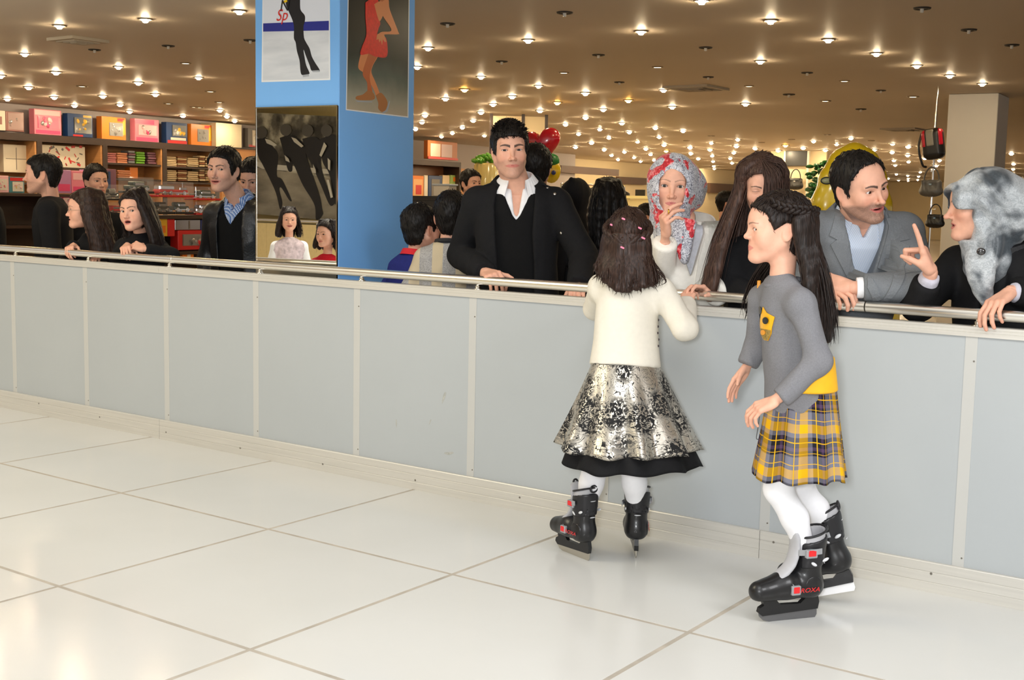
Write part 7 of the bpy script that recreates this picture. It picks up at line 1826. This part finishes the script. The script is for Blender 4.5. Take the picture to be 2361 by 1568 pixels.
    p.decal('patch_button', px([tuple(q) for q in ellp(1761, 767, 9, 6, 14)]), mo, off=.006, thick=.005, c=cc, n=nn, res=.006, parent=tp)
    p.decal('patch_flower', px([tuple(q) for q in ellp(1751, 716, 9, 9, 14)]), mkk, off=.003, thick=.005, c=cc, n=nn, res=.006, parent=tp)
    p.decal('patch_flower', px([tuple(q) for q in ellp(1744, 733, 7, 11, 14)]), mkk, off=.002, thick=.004, c=cc, n=nn, res=.006, parent=tp)
    # yellow shirt tail at the back
    yc_ = J(1855, 900, -.61); v = Vol(yc_ - .22, yc_ + .22, .006); v.loft(yc_ + [0, 0, .004], yc_ + [0, 0, .12], p.left, [(0, .117, .108), (1, .104, .090)], k=.01); V, Q = v.mesh(2); mk('yellow_shirt_tail', V, Q, mat('yellow_cotton', srgb(244, 184, 26), .7, var=.05), tp, True)
    # hair
    hm = m_hair('dark_hair', (.016, .010, .008), .40)
    V, Q = cap_hair(H, [(-.088, .082), (-.075, .066), (-.052, .052), (-.040, .022), (-.028, -.004), (-.010, .010), (.006, .022), (.026, .016), (.036, -.02), (.030, -.07), (.07, -.12), (.16, -.10), (.16, .19), (-.10, .19), (-.10, .10)], .009, h=.0034, amp=.0015, top=-.002)
    bk = -p.fwd
    def fall(c1_, c2_, L, drift): a, b = H.w(c1_), H.w(c2_); return [a, b, b + np.array([0, 0, -L * .33]) + drift * .55, b + np.array([0, 0, -L * .7]) + drift * .9, b + np.array([0, 0, -L]) + drift]
    T_ = J(1905, 775, -.60) - H.w((.03, .10, -.05))
    drift = T_ * [1, 1, 0] * 1.0
    ga = [fall((.085, .045, .03), (.080, .060, -.05), .315, drift * .80 + [0, -.03, 0]), fall((.07, .085, .05), (.066, .095, -.04), .32, drift * .95), fall((.0, .118, .05), (.0, .118, -.04), .32, drift * 1.0), fall((-.06, .09, .05), (-.06, .095, -.04), .30, drift * .9)]
    ms = mass(ga, .022, .014, .006, .02, amp=.004, sc=50); m1 = strands(ga, 420, .0030, 18, .014, 6, wave=.010)
    gf = [fall((-.085, .03, .02), (-.080, .0, -.08), .24, J(1722, 690, -.52) * [1, 1, 0] - H.w((-.08, .0, -.08)) * [1, 1, 0]), fall((-.08, .05, .0), (-.07, .02, -.10), .22, J(1738, 690, -.50) * [1, 1, 0] - H.w((-.07, .02, -.1)) * [1, 1, 0])]
    m2 = strands(gf, 110, .0030, 16, .010, 8, wave=.012)
    # side braid
    br = MB(); B = spline([H.w(q) for q in ((.060, -.035, .088), (.086, .0, .070), (.092, .045, .062), (.072, .09, .058), (.02, .122, .052))], 30)
    for s in range(3):
        P = []
        for i, q in enumerate(B):
            a = i * .75 + s * 2.094; out = nrm(q - H.w((0, .02, .03))); P.append(q + out * (.006 + .007 * math.sin(2 * a)) + np.array([0, 0, .011 * math.cos(a)]))
        br.tube(P, .0075, 7)
    bv, bf = br.arr(); T3 = bf[1] if len(bf) > 1 else None
    V, Q, _ = join((V, Q), ms, (m1[0], m1[1][0]), (m2[0], m2[1][0]), (bv, bf[0])); mk('hair', V, Q, hm, p.root)
    MB().tube(spline([kL + np.array([0, 0, -.03]), J(1748, 985, -.82), J(1744, 1010, -.82), J(1749, 1013, -.82)], 14), .0012, 5).build('key_loop', mat('dark_wire', (.05, .05, .05), .4, metal=.6), p.root, smooth=True)
    MB().box(J(1750, 656, -.61), (.006, .005, .014), rotz(.3), bev=.002).build('hair_clip', mo, p.root)
girl_grey()

def girl_white():
    nk = J(1450, 640, -.345); p = Person('girl in cream cardigan and silver floral skirt, seen from behind at the rail', tuple(onz(1415, 1292, 0)[:2]), 207, nk, S=.68, sw=.112, drop=.045)
    p.pel = J(1444, 845, -.40)
    H = p.head(J(1449, 556, -.315), az=206, down=-4, tilt=0, scale=.96, neckr=.036, h=.003, child=1.0, w=.95)
    eR, wR, kR = J(1580, 757, -.34), J(1581, 702, -.10), J(1590, 670, -.03); p.sh['R'] = J(1524, 672, -.30)
    eL, wL, kL = J(1372, 712, -.24), J(1392, 694, -.06), J(1400, 674, -.01); p.sh['L'] = J(1388, 664, -.36)
    p.addhand(wR, kR, (0, .6, -.7), (-.6, .2, 0), [(20, 35, 20), (24, 38, 20), (26, 40, 20), (30, 42, 20)], scale=.80, fore=eR, thumb_c=(20, 20)); p.addhand(wL, kL, (0, .6, -.7), (.6, .2, 0), (24, 38, 20), scale=.80, fore=eL)
    f2 = nrm(_f * [1, 1, 0])
    h1, t1 = onz(1364, 1296, 0), onz(1279, 1262, 0); d1 = nrm(t1 - h1); c1 = h1 + d1 * .115; h2 = onz(1467, 1290, 0); d2 = nrm(f2 * 1.0 + np.array([.02, 0, 0])); c2 = h2 + d2 * .115
    a1, a2 = c1 - d1 * .062 + [0, 0, .19], c2 - d2 * .062 + [0, 0, .19]
    hL, hR = p.pel + p.left * .055, p.pel - p.left * .055
    k1, k2 = J(1372, 1080, -.44), J(1460, 1080, -.36)
    p.under([[p.sh['L'], eL, wL], [p.sh['R'], eR, wR]], legs=[np.array([hL, k1, a1]), np.array([hR, k2, a2])]); p.body()
    for a, b, c in ((hL, k1, a1), (hR, k2, a2)):
        V, Q = leg_mesh([a, b, lerp(b, c, .35), c], [.066, .047, .047, .035]); mk('tights', V, Q, M_TIGHT, p.root, True)
    skate(p.root, c1 - d1 * .105, c1 + d1 * .105, 0, 0, outer=-1, scale=1.0); skate(p.root, c2 - d2 * .105, c2 + d2 * .105, 0, 0, outer=1, scale=1.0)
    wc, hc = J(1443, 836, -.40), J(1450, 1030, -.41)
    sd = SCR_R * [1, 1, 0]
    skirt('underskirt', cloth('black_lining', (20, 20, 22), .8), p.root, wc + [0, 0, -.02], J(1457, 1068, -.41), (.12, .10), (.262, .235), sd, 9, .05, power=1.0, hemwave=.012, seed=3)
    skirt('skirt', M_FLOR, p.root, wc, hc, (.130, .105), (.268, .245), sd, 10, .085, power=1.0, hemwave=.008, seed=3, u_len=1.5, v_len=.40)
    mc = cloth('cream_knit', (230, 224, 210), .92, var=.02, bump=.2, bscale=300)
    hem = J(1440, 846, -.40)
    cg = p.coat('cardigan', mc, [(0, .140, .108), (.3, .128, .098), (.65, .120, .092), (.88, .112, .082), (1, .060, .055)], hem, [[p.sh['R'], eR, wR + (eR - wR) * .02], [p.sh['L'], eL, wL]], (.050, .045, .040), h=.006, amp=.0035, sc=15, seed=3, trap=.045, neck=-.012, pw=2.1)
    for i in range(5):
        d = pray(1523.5 - i * .8, 738 + i * 15); from mathutils.bvhtree import BVHTree
        V_, Q_ = p.garm
        if i == 0: bv = BVHTree.FromPolygons([tuple(q) for q in V_], [tuple(int(k) for k in f) for f in Q_])
        hit = bv.ray_cast(Vector(CAM), Vector(nrm(d)))
        for dx in (0, 3, 6, 10, 14):
            if hit[0] is not None: break
            hit = bv.ray_cast(Vector(CAM), Vector(nrm(pray(1523.5 - i * .8 - dx, 738 + i * 15))))
        if hit[0] is not None: MB().ball(np.array(hit[0]), (.005, .005, .005), 8).build('button', mat('dark_button', srgb(60, 50, 52), .3), cg, smooth=True)
    MB().tube([p.nk + p.R @ np.array([.052 * math.cos(a), .002 + .050 * math.sin(a), .0]) + [0, 0, -.006] for a in np.linspace(0, 2 * math.pi, 26)], .009, 8, cap=False).build('neckband', mc, cg, smooth=True)
    # hair: half tied up, ends curling under on the back
    hm = m_hair('dark_brown_hair', (.034, .018, .013), .36)
    V, Q = cap_hair(H, [(-.095, .075), (-.06, .055), (-.035, .015), (-.020, -.01), (-.004, .014), (.020, .010), (.028, -.03), (.02, -.075), (.06, -.11), (.16, -.10), (.16, .19), (-.14, .19), (-.14, .09)], .012, h=.0034, amp=.003, sc=45, top=.004)
    def fall(a, b, L, out, side_): q = H.w(b); o = H.M @ np.array([side_, out, 0]); return [H.w(a), q, q + np.array([0, 0, -L * .45]) + o * .8, q + np.array([0, 0, -L * .82]) + o * 1.1, q + np.array([0, 0, -L]) + o * 1.35]
    ga = [fall((.088, .03, .02), (.092, .045, -.05), .060, .035, .015), fall((.07, .08, .02), (.072, .095, -.05), .095, .035, .005), fall((.03, .112, .03), (.03, .122, -.05), .125, .03, .0), fall((-.02, .114, .03), (-.02, .124, -.05), .125, .03, .0), fall((-.065, .085, .02), (-.068, .10, -.05), .11, .035, -.012), fall((-.086, .05, .0), (-.090, .06, -.055), .095, .04, -.035)]
    ms = mass(ga, .018, .006, .006, .02, amp=.004, sc=50); m1 = strands(ga, 520, .0032, 16, .010, 9, wave=.010, tip=.1)
    # rolled twists meeting at the back
    tw = MB()
    for sg in (-1, 1):
        B = spline([H.w(q) for q in ((sg * .070, .01, .072), (sg * .084, .055, .050), (sg * .060, .098, .030), (sg * .010, .126, .012))], 24)
        for s in range(2):
            tw.tube([q + nrm(q - H.w((0, .02, .03))) * (.004 + .005 * math.sin(i * .7 + s * 3.14)) + np.array([0, 0, .008 * math.cos(i * .7 + s * 3.14)]) for i, q in enumerate(B)], .011, 8)
    tv, tf = tw.arr(); V, Q, _ = join((V, Q), ms, (m1[0], m1[1][0]), (tv, tf[0])); mk('hair', V, Q, hm, p.root)
    pk = mat('pink_clip', srgb(240, 130, 160), .3)
    for px, py in ((1411, 519), (1438, 505), (1475, 526), (1435, 571), (1483, 549)):
        d = nrm(pray(px, py)); 
        from mathutils.bvhtree import BVHTree
        if px == 1411: bv = BVHTree.FromPolygons([tuple(q) for q in V], [tuple(int(k) for k in f) for f in Q])
        hit = bv.ray_cast(Vector(CAM), Vector(d))
        if hit[0] is not None: MB().box(np.array(hit[0]), (.008, .004, .0035), rotz(rad(36)) @ roty(.4), bev=.0015).build('hair_clip', pk, p.root)
girl_white()
# ---- people further along the rail and in the store
def simple(label, head_px, Y, az, baz, top, hair=BLKH, S=1.0, sw=.18, prof=MALE, neck_off=(0, .03, -.235), hz=.006, arms=None, hem=.12, skin=None, hairside=SIDE_M, hopts=None, legs=True, amp=.004, thick=.011, rr=(.066, .058, .048), cuts=(), group=None, garment='jacket', neckr=.05, pelz=-.50, lean=0.02, nkpx=None, hood_=False, **o):
    hp = J(head_px[0], head_px[1], Y); sc = o.get('scale', 1.05)
    nk = hp + rotz(rad(baz)) @ (np.array(neck_off) * sc) if nkpx is None else J(*nkpx)
    p = Person(label, (nk[0], nk[1] + .03), baz, nk, group, S=S, sw=sw * S)
    p.pel = p.rel(0, lean, pelz * S)
    ho = dict(h=.0028); ho.update(o); H = p.head(hp, az=az, neckr=neckr * S ** .5, **ho)
    A = []
    for q in 'RL':
        if arms and q in arms: e, w = arms[q][:2]
        else: e = p.rel((.27 if q == 'L' else -.27) * S, .03, -.34 * S); w = p.rel((.24 if q == 'L' else -.24) * S, -.05, -.56 * S)
        A.append([p.sh[q], np.asarray(e), np.asarray(w)])
        if arms and q in arms and len(arms[q]) > 2: p.addhand(w, *arms[q][2:6], fore=e, h=.0032, **(arms[q][6] if len(arms[q]) > 6 else {}))
        elif not (arms and q in arms): p.addhand(np.asarray(w), np.asarray(w) + [0, -.01, -.08], p.R @ np.array([1.0 if q == 'R' else -1.0, 0, 0]), p.fwd, (18, 22, 12), scale=.95 * S ** .5, fore=e, h=.004)
    p.under(A); p.body()
    if top is not None: p.coat(garment, top, [(t, a * S, b * S) for t, a, b in prof], p.pel - [0, 0, hem], A, tuple(r * S for r in rr), h=.010, amp=amp, cuts=cuts, neck=.008)
    if hairside is not None:
        V, Q = cap_hair(H, hairside, thick, h=.0045, **(hopts or {})); p.hairm = (V, Q); 
        if not o.get('longhair'): mk('hair', V, Q, m_hair('hair_%d' % int(hair[0] * 1000), hair), p.root)
    if legs: p.trousers()
    return p
def longhair(p, guides, n=420, r=.0032, hair=DKBR, r0=.018, r1=.014, jit=.012, seed=4, wave=.008, name=None):
    ms = mass(guides, r0, r1, .007, .02, amp=.004, sc=45); m1 = strands(guides, n, r, 16, jit, seed, wave=wave); V, Q, _ = join(p.hairm, ms, (m1[0], m1[1][0])); mk('hair', V, Q, m_hair('hair_%d' % int(hair[0] * 1000), hair), p.root)
def fallg(H, a, b, L, drift): q = H.w(b); return [H.w(a), q, q + np.array([0, 0, -L * .5]) + np.asarray(drift) * .6, q + np.array([0, 0, -L]) + np.asarray(drift)]
SIDE_L = [(-.092, .080), (-.066, .062), (-.042, .035), (-.026, .0), (-.010, -.04), (.0, -.09), (.06, -.13), (.16, -.10), (.16, .19), (-.14, .19), (-.14, .090)]
# cut off by the left edge: a dark coated shoulder
simple('dark coated person cut off by the photo\'s left edge', (-50, 385), .35, -30, -30, M_BLACK, sw=.19, scale=1.05)
# man in profile
simple('man in black coat with short black hair, looking away to the left', (98, 402), .42, -44, -40, M_BLACK, sw=.19, scale=1.05, stubble=.35, brow=.005, nkpx=(118, 462, .48), brow_ridge=.001, thick=.010)
# woman between, further back
p = simple('woman with tied back dark hair, between the man in profile and the toy cars', (222, 418), 1.35, 78, 60, M_BLACK, sw=.16, prof=FEMALE, scale=1.02, S=.95, w=.94, jaw=.88, brow=.003, hairside=[(-.090, .075), (-.062, .060), (-.042, .03), (-.02, .0), (0, .01), (.03, .01), (.05, -.05), (.10, -.07), (.16, -.03), (.16, .19), (-.14, .19), (-.14, .085)])
# girl with glasses, profile
q_ = J(192, 486, .16)
wR, kR = J(165, 566, .06), J(157, 575, .0)
p = simple('girl in black with long brown hair and thin glasses, gripping the rail', (196, 484), .17, -32, -10, M_BLACK, sw=.135, S=.80, prof=FEMALE, scale=.98, child=.8, w=.94, jaw=.85, brow=.003, browa=.7, mouth='talk', nose=1.0, longhair=True, hair=DKBR, hairside=SIDE_L, nkpx=(215, 545, .26), neckr=.045, hz=.003,
           arms={'R': (J(152, 600, .22), J(170, 566, .075), J(158, 572, .01), (.1, .3, -1), SCR_R, [(45, 55, 30)] * 4, dict(scale=.82)), 'L': (J(262, 600, .28), J(235, 590, .12), J(220, 592, .05), (0, .4, -1), -SCR_R, (40, 50, 30), dict(scale=.82))}, rr=(.058, .052, .046))
H = p.H; dr = SCR_R * .06
longhair(p, [fallg(H, (.05, -.02, .115), (.088, -.015, -.02), .26, dr), fallg(H, (.05, .03, .125), (.094, .03, -.03), .28, dr * 1.4), fallg(H, (.03, .08, .115), (.075, .085, -.03), .28, dr * 1.6), fallg(H, (0, .11, .09), (.0, .13, -.03), .28, dr), fallg(H, (-.05, .08, .1), (-.07, .085, -.03), .27, dr)], hair=(.034, .018, .012))
gm = mat('glasses_wire', (.3, .25, .2), .3, metal=.9); g = MB()
for sg in (-1, 1): g.tube([H.w((sg * .033 + .019 * math.cos(a), -.104 + .006 * abs(math.cos(a)), -.004 + .013 * math.sin(a))) for a in np.linspace(0, 6.28, 18)], .0008, 5); g.tube([H.w((sg * .052, -.098, -.002)), H.w((sg * .078, -.02, -.002)), H.w((sg * .080, .015, -.006))], .0008, 5)
g.tube([H.w((-.014, -.105, 0)), H.w((.014, -.105, 0))], .0008, 5); g.build('glasses', gm, p.root, smooth=True)
# girl in black, astonished
p = simple('girl in black jacket with parted lips, both hands at the rail', (312, 487), .17, 20, 24, M_BLACK, sw=.135, S=.82, prof=FEMALE, scale=1.0, child=.7, w=.96, jaw=.9, brow=.0036, brows=1.2, mouth='open', lips=1.0, eyes='wide', longhair=True, hairside=SIDE_L, tilt=-5, nkpx=(326, 545, .24), neckr=.045, gaze=J(100, 500, -2.0), hz=.003,
           arms={'R': (J(268, 602, .2), J(293, 566, .07), J(287, 573, .005), (.1, .3, -1), SCR_R, [(45, 55, 30)] * 4, dict(scale=.84)), 'L': (J(395, 590, .24), J(335, 575, .09), J(312, 566, .06), (-.3, .5, -.7), (0, 0, 1), [(50, 60, 30)] * 4, dict(scale=.82))}, rr=(.060, .054, .046))
H = p.H; dr = SCR_R * .05
longhair(p, [fallg(H, (.03, -.045, .115), (.080, -.04, -.02), .20, dr * 1.2), fallg(H, (.04, .02, .125), (.092, .02, -.03), .24, dr * 1.4), fallg(H, (.03, .08, .11), (.075, .085, -.03), .25, dr * 1.2), fallg(H, (0, .11, .09), (.0, .13, -.03), .25, dr), fallg(H, (-.05, .08, .1), (-.075, .08, -.03), .20, dr * .4), fallg(H, (-.04, .0, .12), (-.088, .0, -.03), .12, dr * .1)], hair=(.018, .011, .009))
# man in leather jacket
m_lea = mat('black_leather', srgb(30, 29, 30), .38, spec=.5, bump=.35, bscale=90, var=.1)
def bdc(m, nt, N, L, b, tc, mp):
    ch = N.new('ShaderNodeTexBrick'); ch.offset = 0; ch.inputs['Scale'].default_value = 60; ch.inputs['Mortar Size'].default_value = .12; ch.inputs['Brick Width'].default_value = .5; ch.inputs['Row Height'].default_value = .5
    ch.inputs['Color1'].default_value = (*srgb(214, 224, 240), 1); ch.inputs['Color2'].default_value = (*srgb(206, 218, 238), 1); ch.inputs['Mortar'].default_value = (*srgb(90, 122, 180), 1)
    L.new(tc.outputs['Object'], ch.inputs['Vector']); L.new(ch.outputs[0], b.inputs['Base Color'])
m_chk = mat('cloth_blue_check', srgb(200, 212, 234), .8, build=bdc)
p = simple('smiling man in black leather jacket and blue checked shirt beside the mirror', (516, 392), .62, 18, 16, None, sw=.175, scale=1.10, w=.95, jaw=1.02, nose=1.12, brow=.0046, mouth='smile', stubble=.22, nkpx=(553, 470, .75), gaze=J(300, 430, -2.0), hz=.0028, thick=.011, brow_ridge=.001)
A_ = [[p.sh[q], p.rel((.26 if q == 'L' else -.25), .02, -.34), p.rel((.2 if q == 'L' else -.2), -.08, -.58)] for q in 'RL']
p.coat('shirt', m_chk, [(0, .15, .11), (.5, .15, .115), (.85, .15, .11), (1, .078, .075)], p.pel, h=.008, amp=.001, trap=.05, rr=(.045, .04, .04), cuts=[p.front_cut([(-.04, .12), (.04, .12), (.0, -.06)])])
p.collar('shirt_collar', m_chk, r=.068, hgt=.05, drop=.05, point=.06, flare=.03, gap=34, c=p.rel(0, -.004, .022), tilt=.32)
p.coat('pullover', M_BLACK2, [(0, .165, .12), (.5, .16, .124), (.85, .158, .117), (1, .085, .08)], p.pel - [0, 0, .02], h=.008, amp=.002, trap=.052, rr=(.05, .04, .04), cuts=[p.front_cut([(-.09, .12), (.09, .12), (.07, -.02), (.0, -.13), (-.07, -.02)])])
p.coat('leather_jacket', m_lea, [(0, .20, .145), (.4, .185, .14), (.75, .20, .142), (.9, .178, .122), (1, .10, .092)], p.pel - [0, 0, .1], A_, (.070, .062, .052), h=.008, amp=.006, sc=16, neck=.01, cuts=[p.front_cut([(-.08, .12), (.08, .12), (.085, -.1), (.09, -.75), (-.07, -.75), (-.09, -.1)])])
p.collar('jacket_collar', m_lea, r=.09, hgt=.03, drop=.06, point=.05, flare=.04, gap=48, c=p.rel(0, .006, .014), tilt=.34, th=.006, sx=1.12)
# boy by the mirror edge
simple('dark haired boy looking down, half hidden by the mirror', (584, 412), 1.0, 24, 30, cloth('navy_top', (30, 34, 52)), sw=.15, S=.92, scale=1.02, down=18, brow=.004)
# two boys seen from behind
p = simple('boy in navy top with red collar, turned away beside the blue column', (972, 526), .42, 172, 180, cloth('navy_jersey', (34, 40, 110)), sw=.125, S=.76, scale=.98, child=1, nkpx=(955, 590, .40), neckr=.042, pelz=-.48, noeyes=True, hairside=[(-.094, .062), (-.05, .05), (-.038, .0), (-.022, -.02), (-.008, .012), (.03, .016), (.042, -.03), (.045, -.085), (.10, -.10), (.16, -.03), (.16, .19), (-.14, .19), (-.14, .075)])
p.collar('collar', mat('cloth_red_collar', srgb(206, 28, 40), .8), r=.058, hgt=.022, drop=.03, point=.02, flare=.014, gap=30, c=p.rel(0, .0, .006), tilt=.2)
def bdk(m, nt, N, L, b, tc, mp):
    w = N.new('ShaderNodeTexWave'); w.inputs['Scale'].default_value = 2.6; w.bands_direction = 'X'; mp.inputs['Rotation'].default_value = (0, 0, -.6); L.new(mp.outputs[0], w.inputs['Vector'])
    n1 = N.new('ShaderNodeTexNoise'); n1.inputs['Scale'].default_value = 260; L.new(tc.outputs['Object'], n1.inputs['Vector'])
    g = ramp(N, L, n1.outputs[0], [(.35, srgb(140, 138, 138)), (.65, srgb(190, 188, 186))]); L.new(mixc(N, L, ramp(N, L, w.outputs[0], [(.55, (0, 0, 0)), (.6, (1, 1, 1))]), g, srgb(206, 190, 160)), b.inputs['Base Color'])
m_knit = mat('cloth_grey_cream_knit', srgb(180, 174, 164), .9, bump=.3, bscale=240, build=bdk)
p = simple('boy in grey and cream striped sweater, turned away next to the man in black', (1040, 500), .46, 214, 214, m_knit, sw=.14, S=.82, scale=1.02, child=.8, nkpx=(1032, 568, .43), neckr=.045, pelz=-.46, noeyes=True, garment='sweater', prof=[(0, .20, .15), (.4, .185, .14), (.75, .175, .13), (.9, .155, .11), (1, .085, .08)], hairside=[(-.094, .062), (-.05, .05), (-.038, .0), (-.022, -.02), (-.008, .012), (.03, .016), (.042, -.03), (.045, -.085), (.10, -.10), (.16, -.03), (.16, .19), (-.14, .19), (-.14, .075)])
p.collar('neckband', cloth('dark_band', (50, 50, 52)), r=.060, hgt=.018, drop=.015, point=0, flare=.008, gap=10, c=p.rel(0, .0, .012), tilt=.2)
# store visitors behind the man in black
simple('distant dark haired man in profile between bookcase and plant jar', (1086, 423), 4.6, 75, 60, M_BLACK, scale=1.02, stubble=.4, sw=.18, hz=.005)
simple('person with black hair, back turned, right behind the man in black', (1234, 388), 1.15, 215, 215, M_BLACK, scale=1.0, sw=.18, noeyes=True, thick=.016)
p = simple('woman with long black hair, back turned, under the brown fascia board', (1402, 468), 1.7, 210, 212, M_BLACK, scale=1.08, sw=.17, prof=FEMALE, noeyes=True, longhair=True, hairside=SIDE_L, thick=.016)
H = p.H; longhair(p, [fallg(H, (.05, -.02, .115), (.09, -.01, -.03), .26, [0, 0, 0]), fallg(H, (.05, .05, .11), (.085, .07, -.03), .30, [0, 0, 0]), fallg(H, (0, .1, .1), (.0, .13, -.03), .32, [0, 0, 0]), fallg(H, (-.05, .05, .11), (-.085, .07, -.03), .30, [0, 0, 0]), fallg(H, (-.05, -.02, .115), (-.09, -.01, -.03), .26, [0, 0, 0])], hair=(.010, .008, .007), r0=.022)
p = simple('person in black hood, back turned, left of the long haired woman', (1330, 462), 2.2, 190, 200, M_BLACK, scale=1.0, sw=.16, noeyes=True, hairside=None)
H = p.H; v = Vol((-.2, -.2, -.3), (.2, .25, .2), .006); v.ell((0, .02, .03), (.096, .122, .112), k=.02); v.cap((0, .03, -.05), (0, .04, -.2), .085, .10, k=.03); v.cap((0, .06, .08), (0, .10, .13), .04, .015, k=.03); V, Q = v.mesh(2); mk('hood', H.w(folds(V, Q, .004, 20, 3)), Q, M_BLACK, p.root, True)
for (x, y, Y, lab, tp) in ((1496, 500, 6.0, 'distant dark haired person behind the red scarf\'s shoulder', M_BLACK), (1466, 512, 5.0, 'distant person in dark clothes left of the red patterned scarf', M_BLACK), (1678, 470, 7.0, 'distant person in orange brown between the two women', cloth('rust', (150, 90, 50)))):
    simple(lab, (x, y), Y, 120, 120, tp, scale=1.0, noeyes=True)
# the two small girls the mirror shows, standing on the rink
def mirror_girl(px, py, dep, label, top, hair, long_, az_s, S, sleeves=None):
    hp = refl(atd(px, py, dep)); tocol = nrm((CE - hp) * [1, 1, 0]); az = math.degrees(math.atan2(tocol[0], -tocol[1])) + az_s
    nk = hp + np.array([0, 0, -.19]); p = Person(label, (nk[0], nk[1]), az, nk, S=S, sw=.125)
    p.pel = p.rel(0, .0, -.36); H = p.head(hp, az=az, scale=.95, h=.0035, child=1.0, neckr=.038, brow=.003, browa=.7, mouth='smile' if az_s == 0 else 'closed')
    A = [[p.sh[q], p.rel(s * .17, .02, -.24), p.rel(s * .19, -.02, -.40)] for q, s in (('R', -1), ('L', 1))]
    for a, s in zip(A, (-1, 1)): p.addhand(a[2], a[2] + p.R @ np.array([0, -.01, -.07]), p.R @ np.array([-s, 0, 0]), p.fwd, (18, 22, 12), scale=.72, fore=a[1], h=.004)
    p.under(A); p.body(); p.coat('top', top, [(0, .13, .10), (.4, .115, .09), (.75, .12, .09), (.9, .11, .08), (1, .06, .055)], p.pel, A, (.046, .040, .034), h=.009, amp=.003)
    V, Q = cap_hair(H, SIDE_L, .014, h=.0045); p.hairm = (V, Q)
    longhair(p, [fallg(H, (.05, -.03, .115), (.094, -.02, -.02), long_, H.M @ np.array([.03, 0, 0])), fallg(H, (.05, .05, .11), (.09, .07, -.03), long_, [0, 0, 0]), fallg(H, (0, .1, .1), (.0, .13, -.03), long_, [0, 0, 0]), fallg(H, (-.05, .05, .11), (-.09, .07, -.03), long_, [0, 0, 0]), fallg(H, (-.05, -.03, .115), (-.094, -.02, -.02), long_, H.M @ np.array([-.03, 0, 0]))], n=260, hair=hair, r0=.02, wave=.012)
    p.trousers(cloth('dark_jeans', (44, 46, 56)), hipz=p.pel[2], stance=.07, S=S); return p
p = mirror_girl(667, 507, 11.8, 'small curly haired girl in lilac vest, seen in the mirror', cloth('lilac_print', (206, 190, 196), var=.25, vscale=30), (.018, .010, .008), .13, 0, .72)
p.coat('long_sleeves', M_WHITE, [(0, .10, .08), (1, .05, .05)], p.pel, [[p.sh[q], p.rel(s * .17, .02, -.24), p.rel(s * .19, -.02, -.40)] for q, s in (('R', -1), ('L', 1))], (.048, .043, .037), h=.009, amp=.003)
mirror_girl(754, 540, 10.4, 'small girl in red top with a hair clip, seen in the mirror', cloth('red_knit', (196, 24, 40)), (.016, .010, .008), .10, 40, .72)
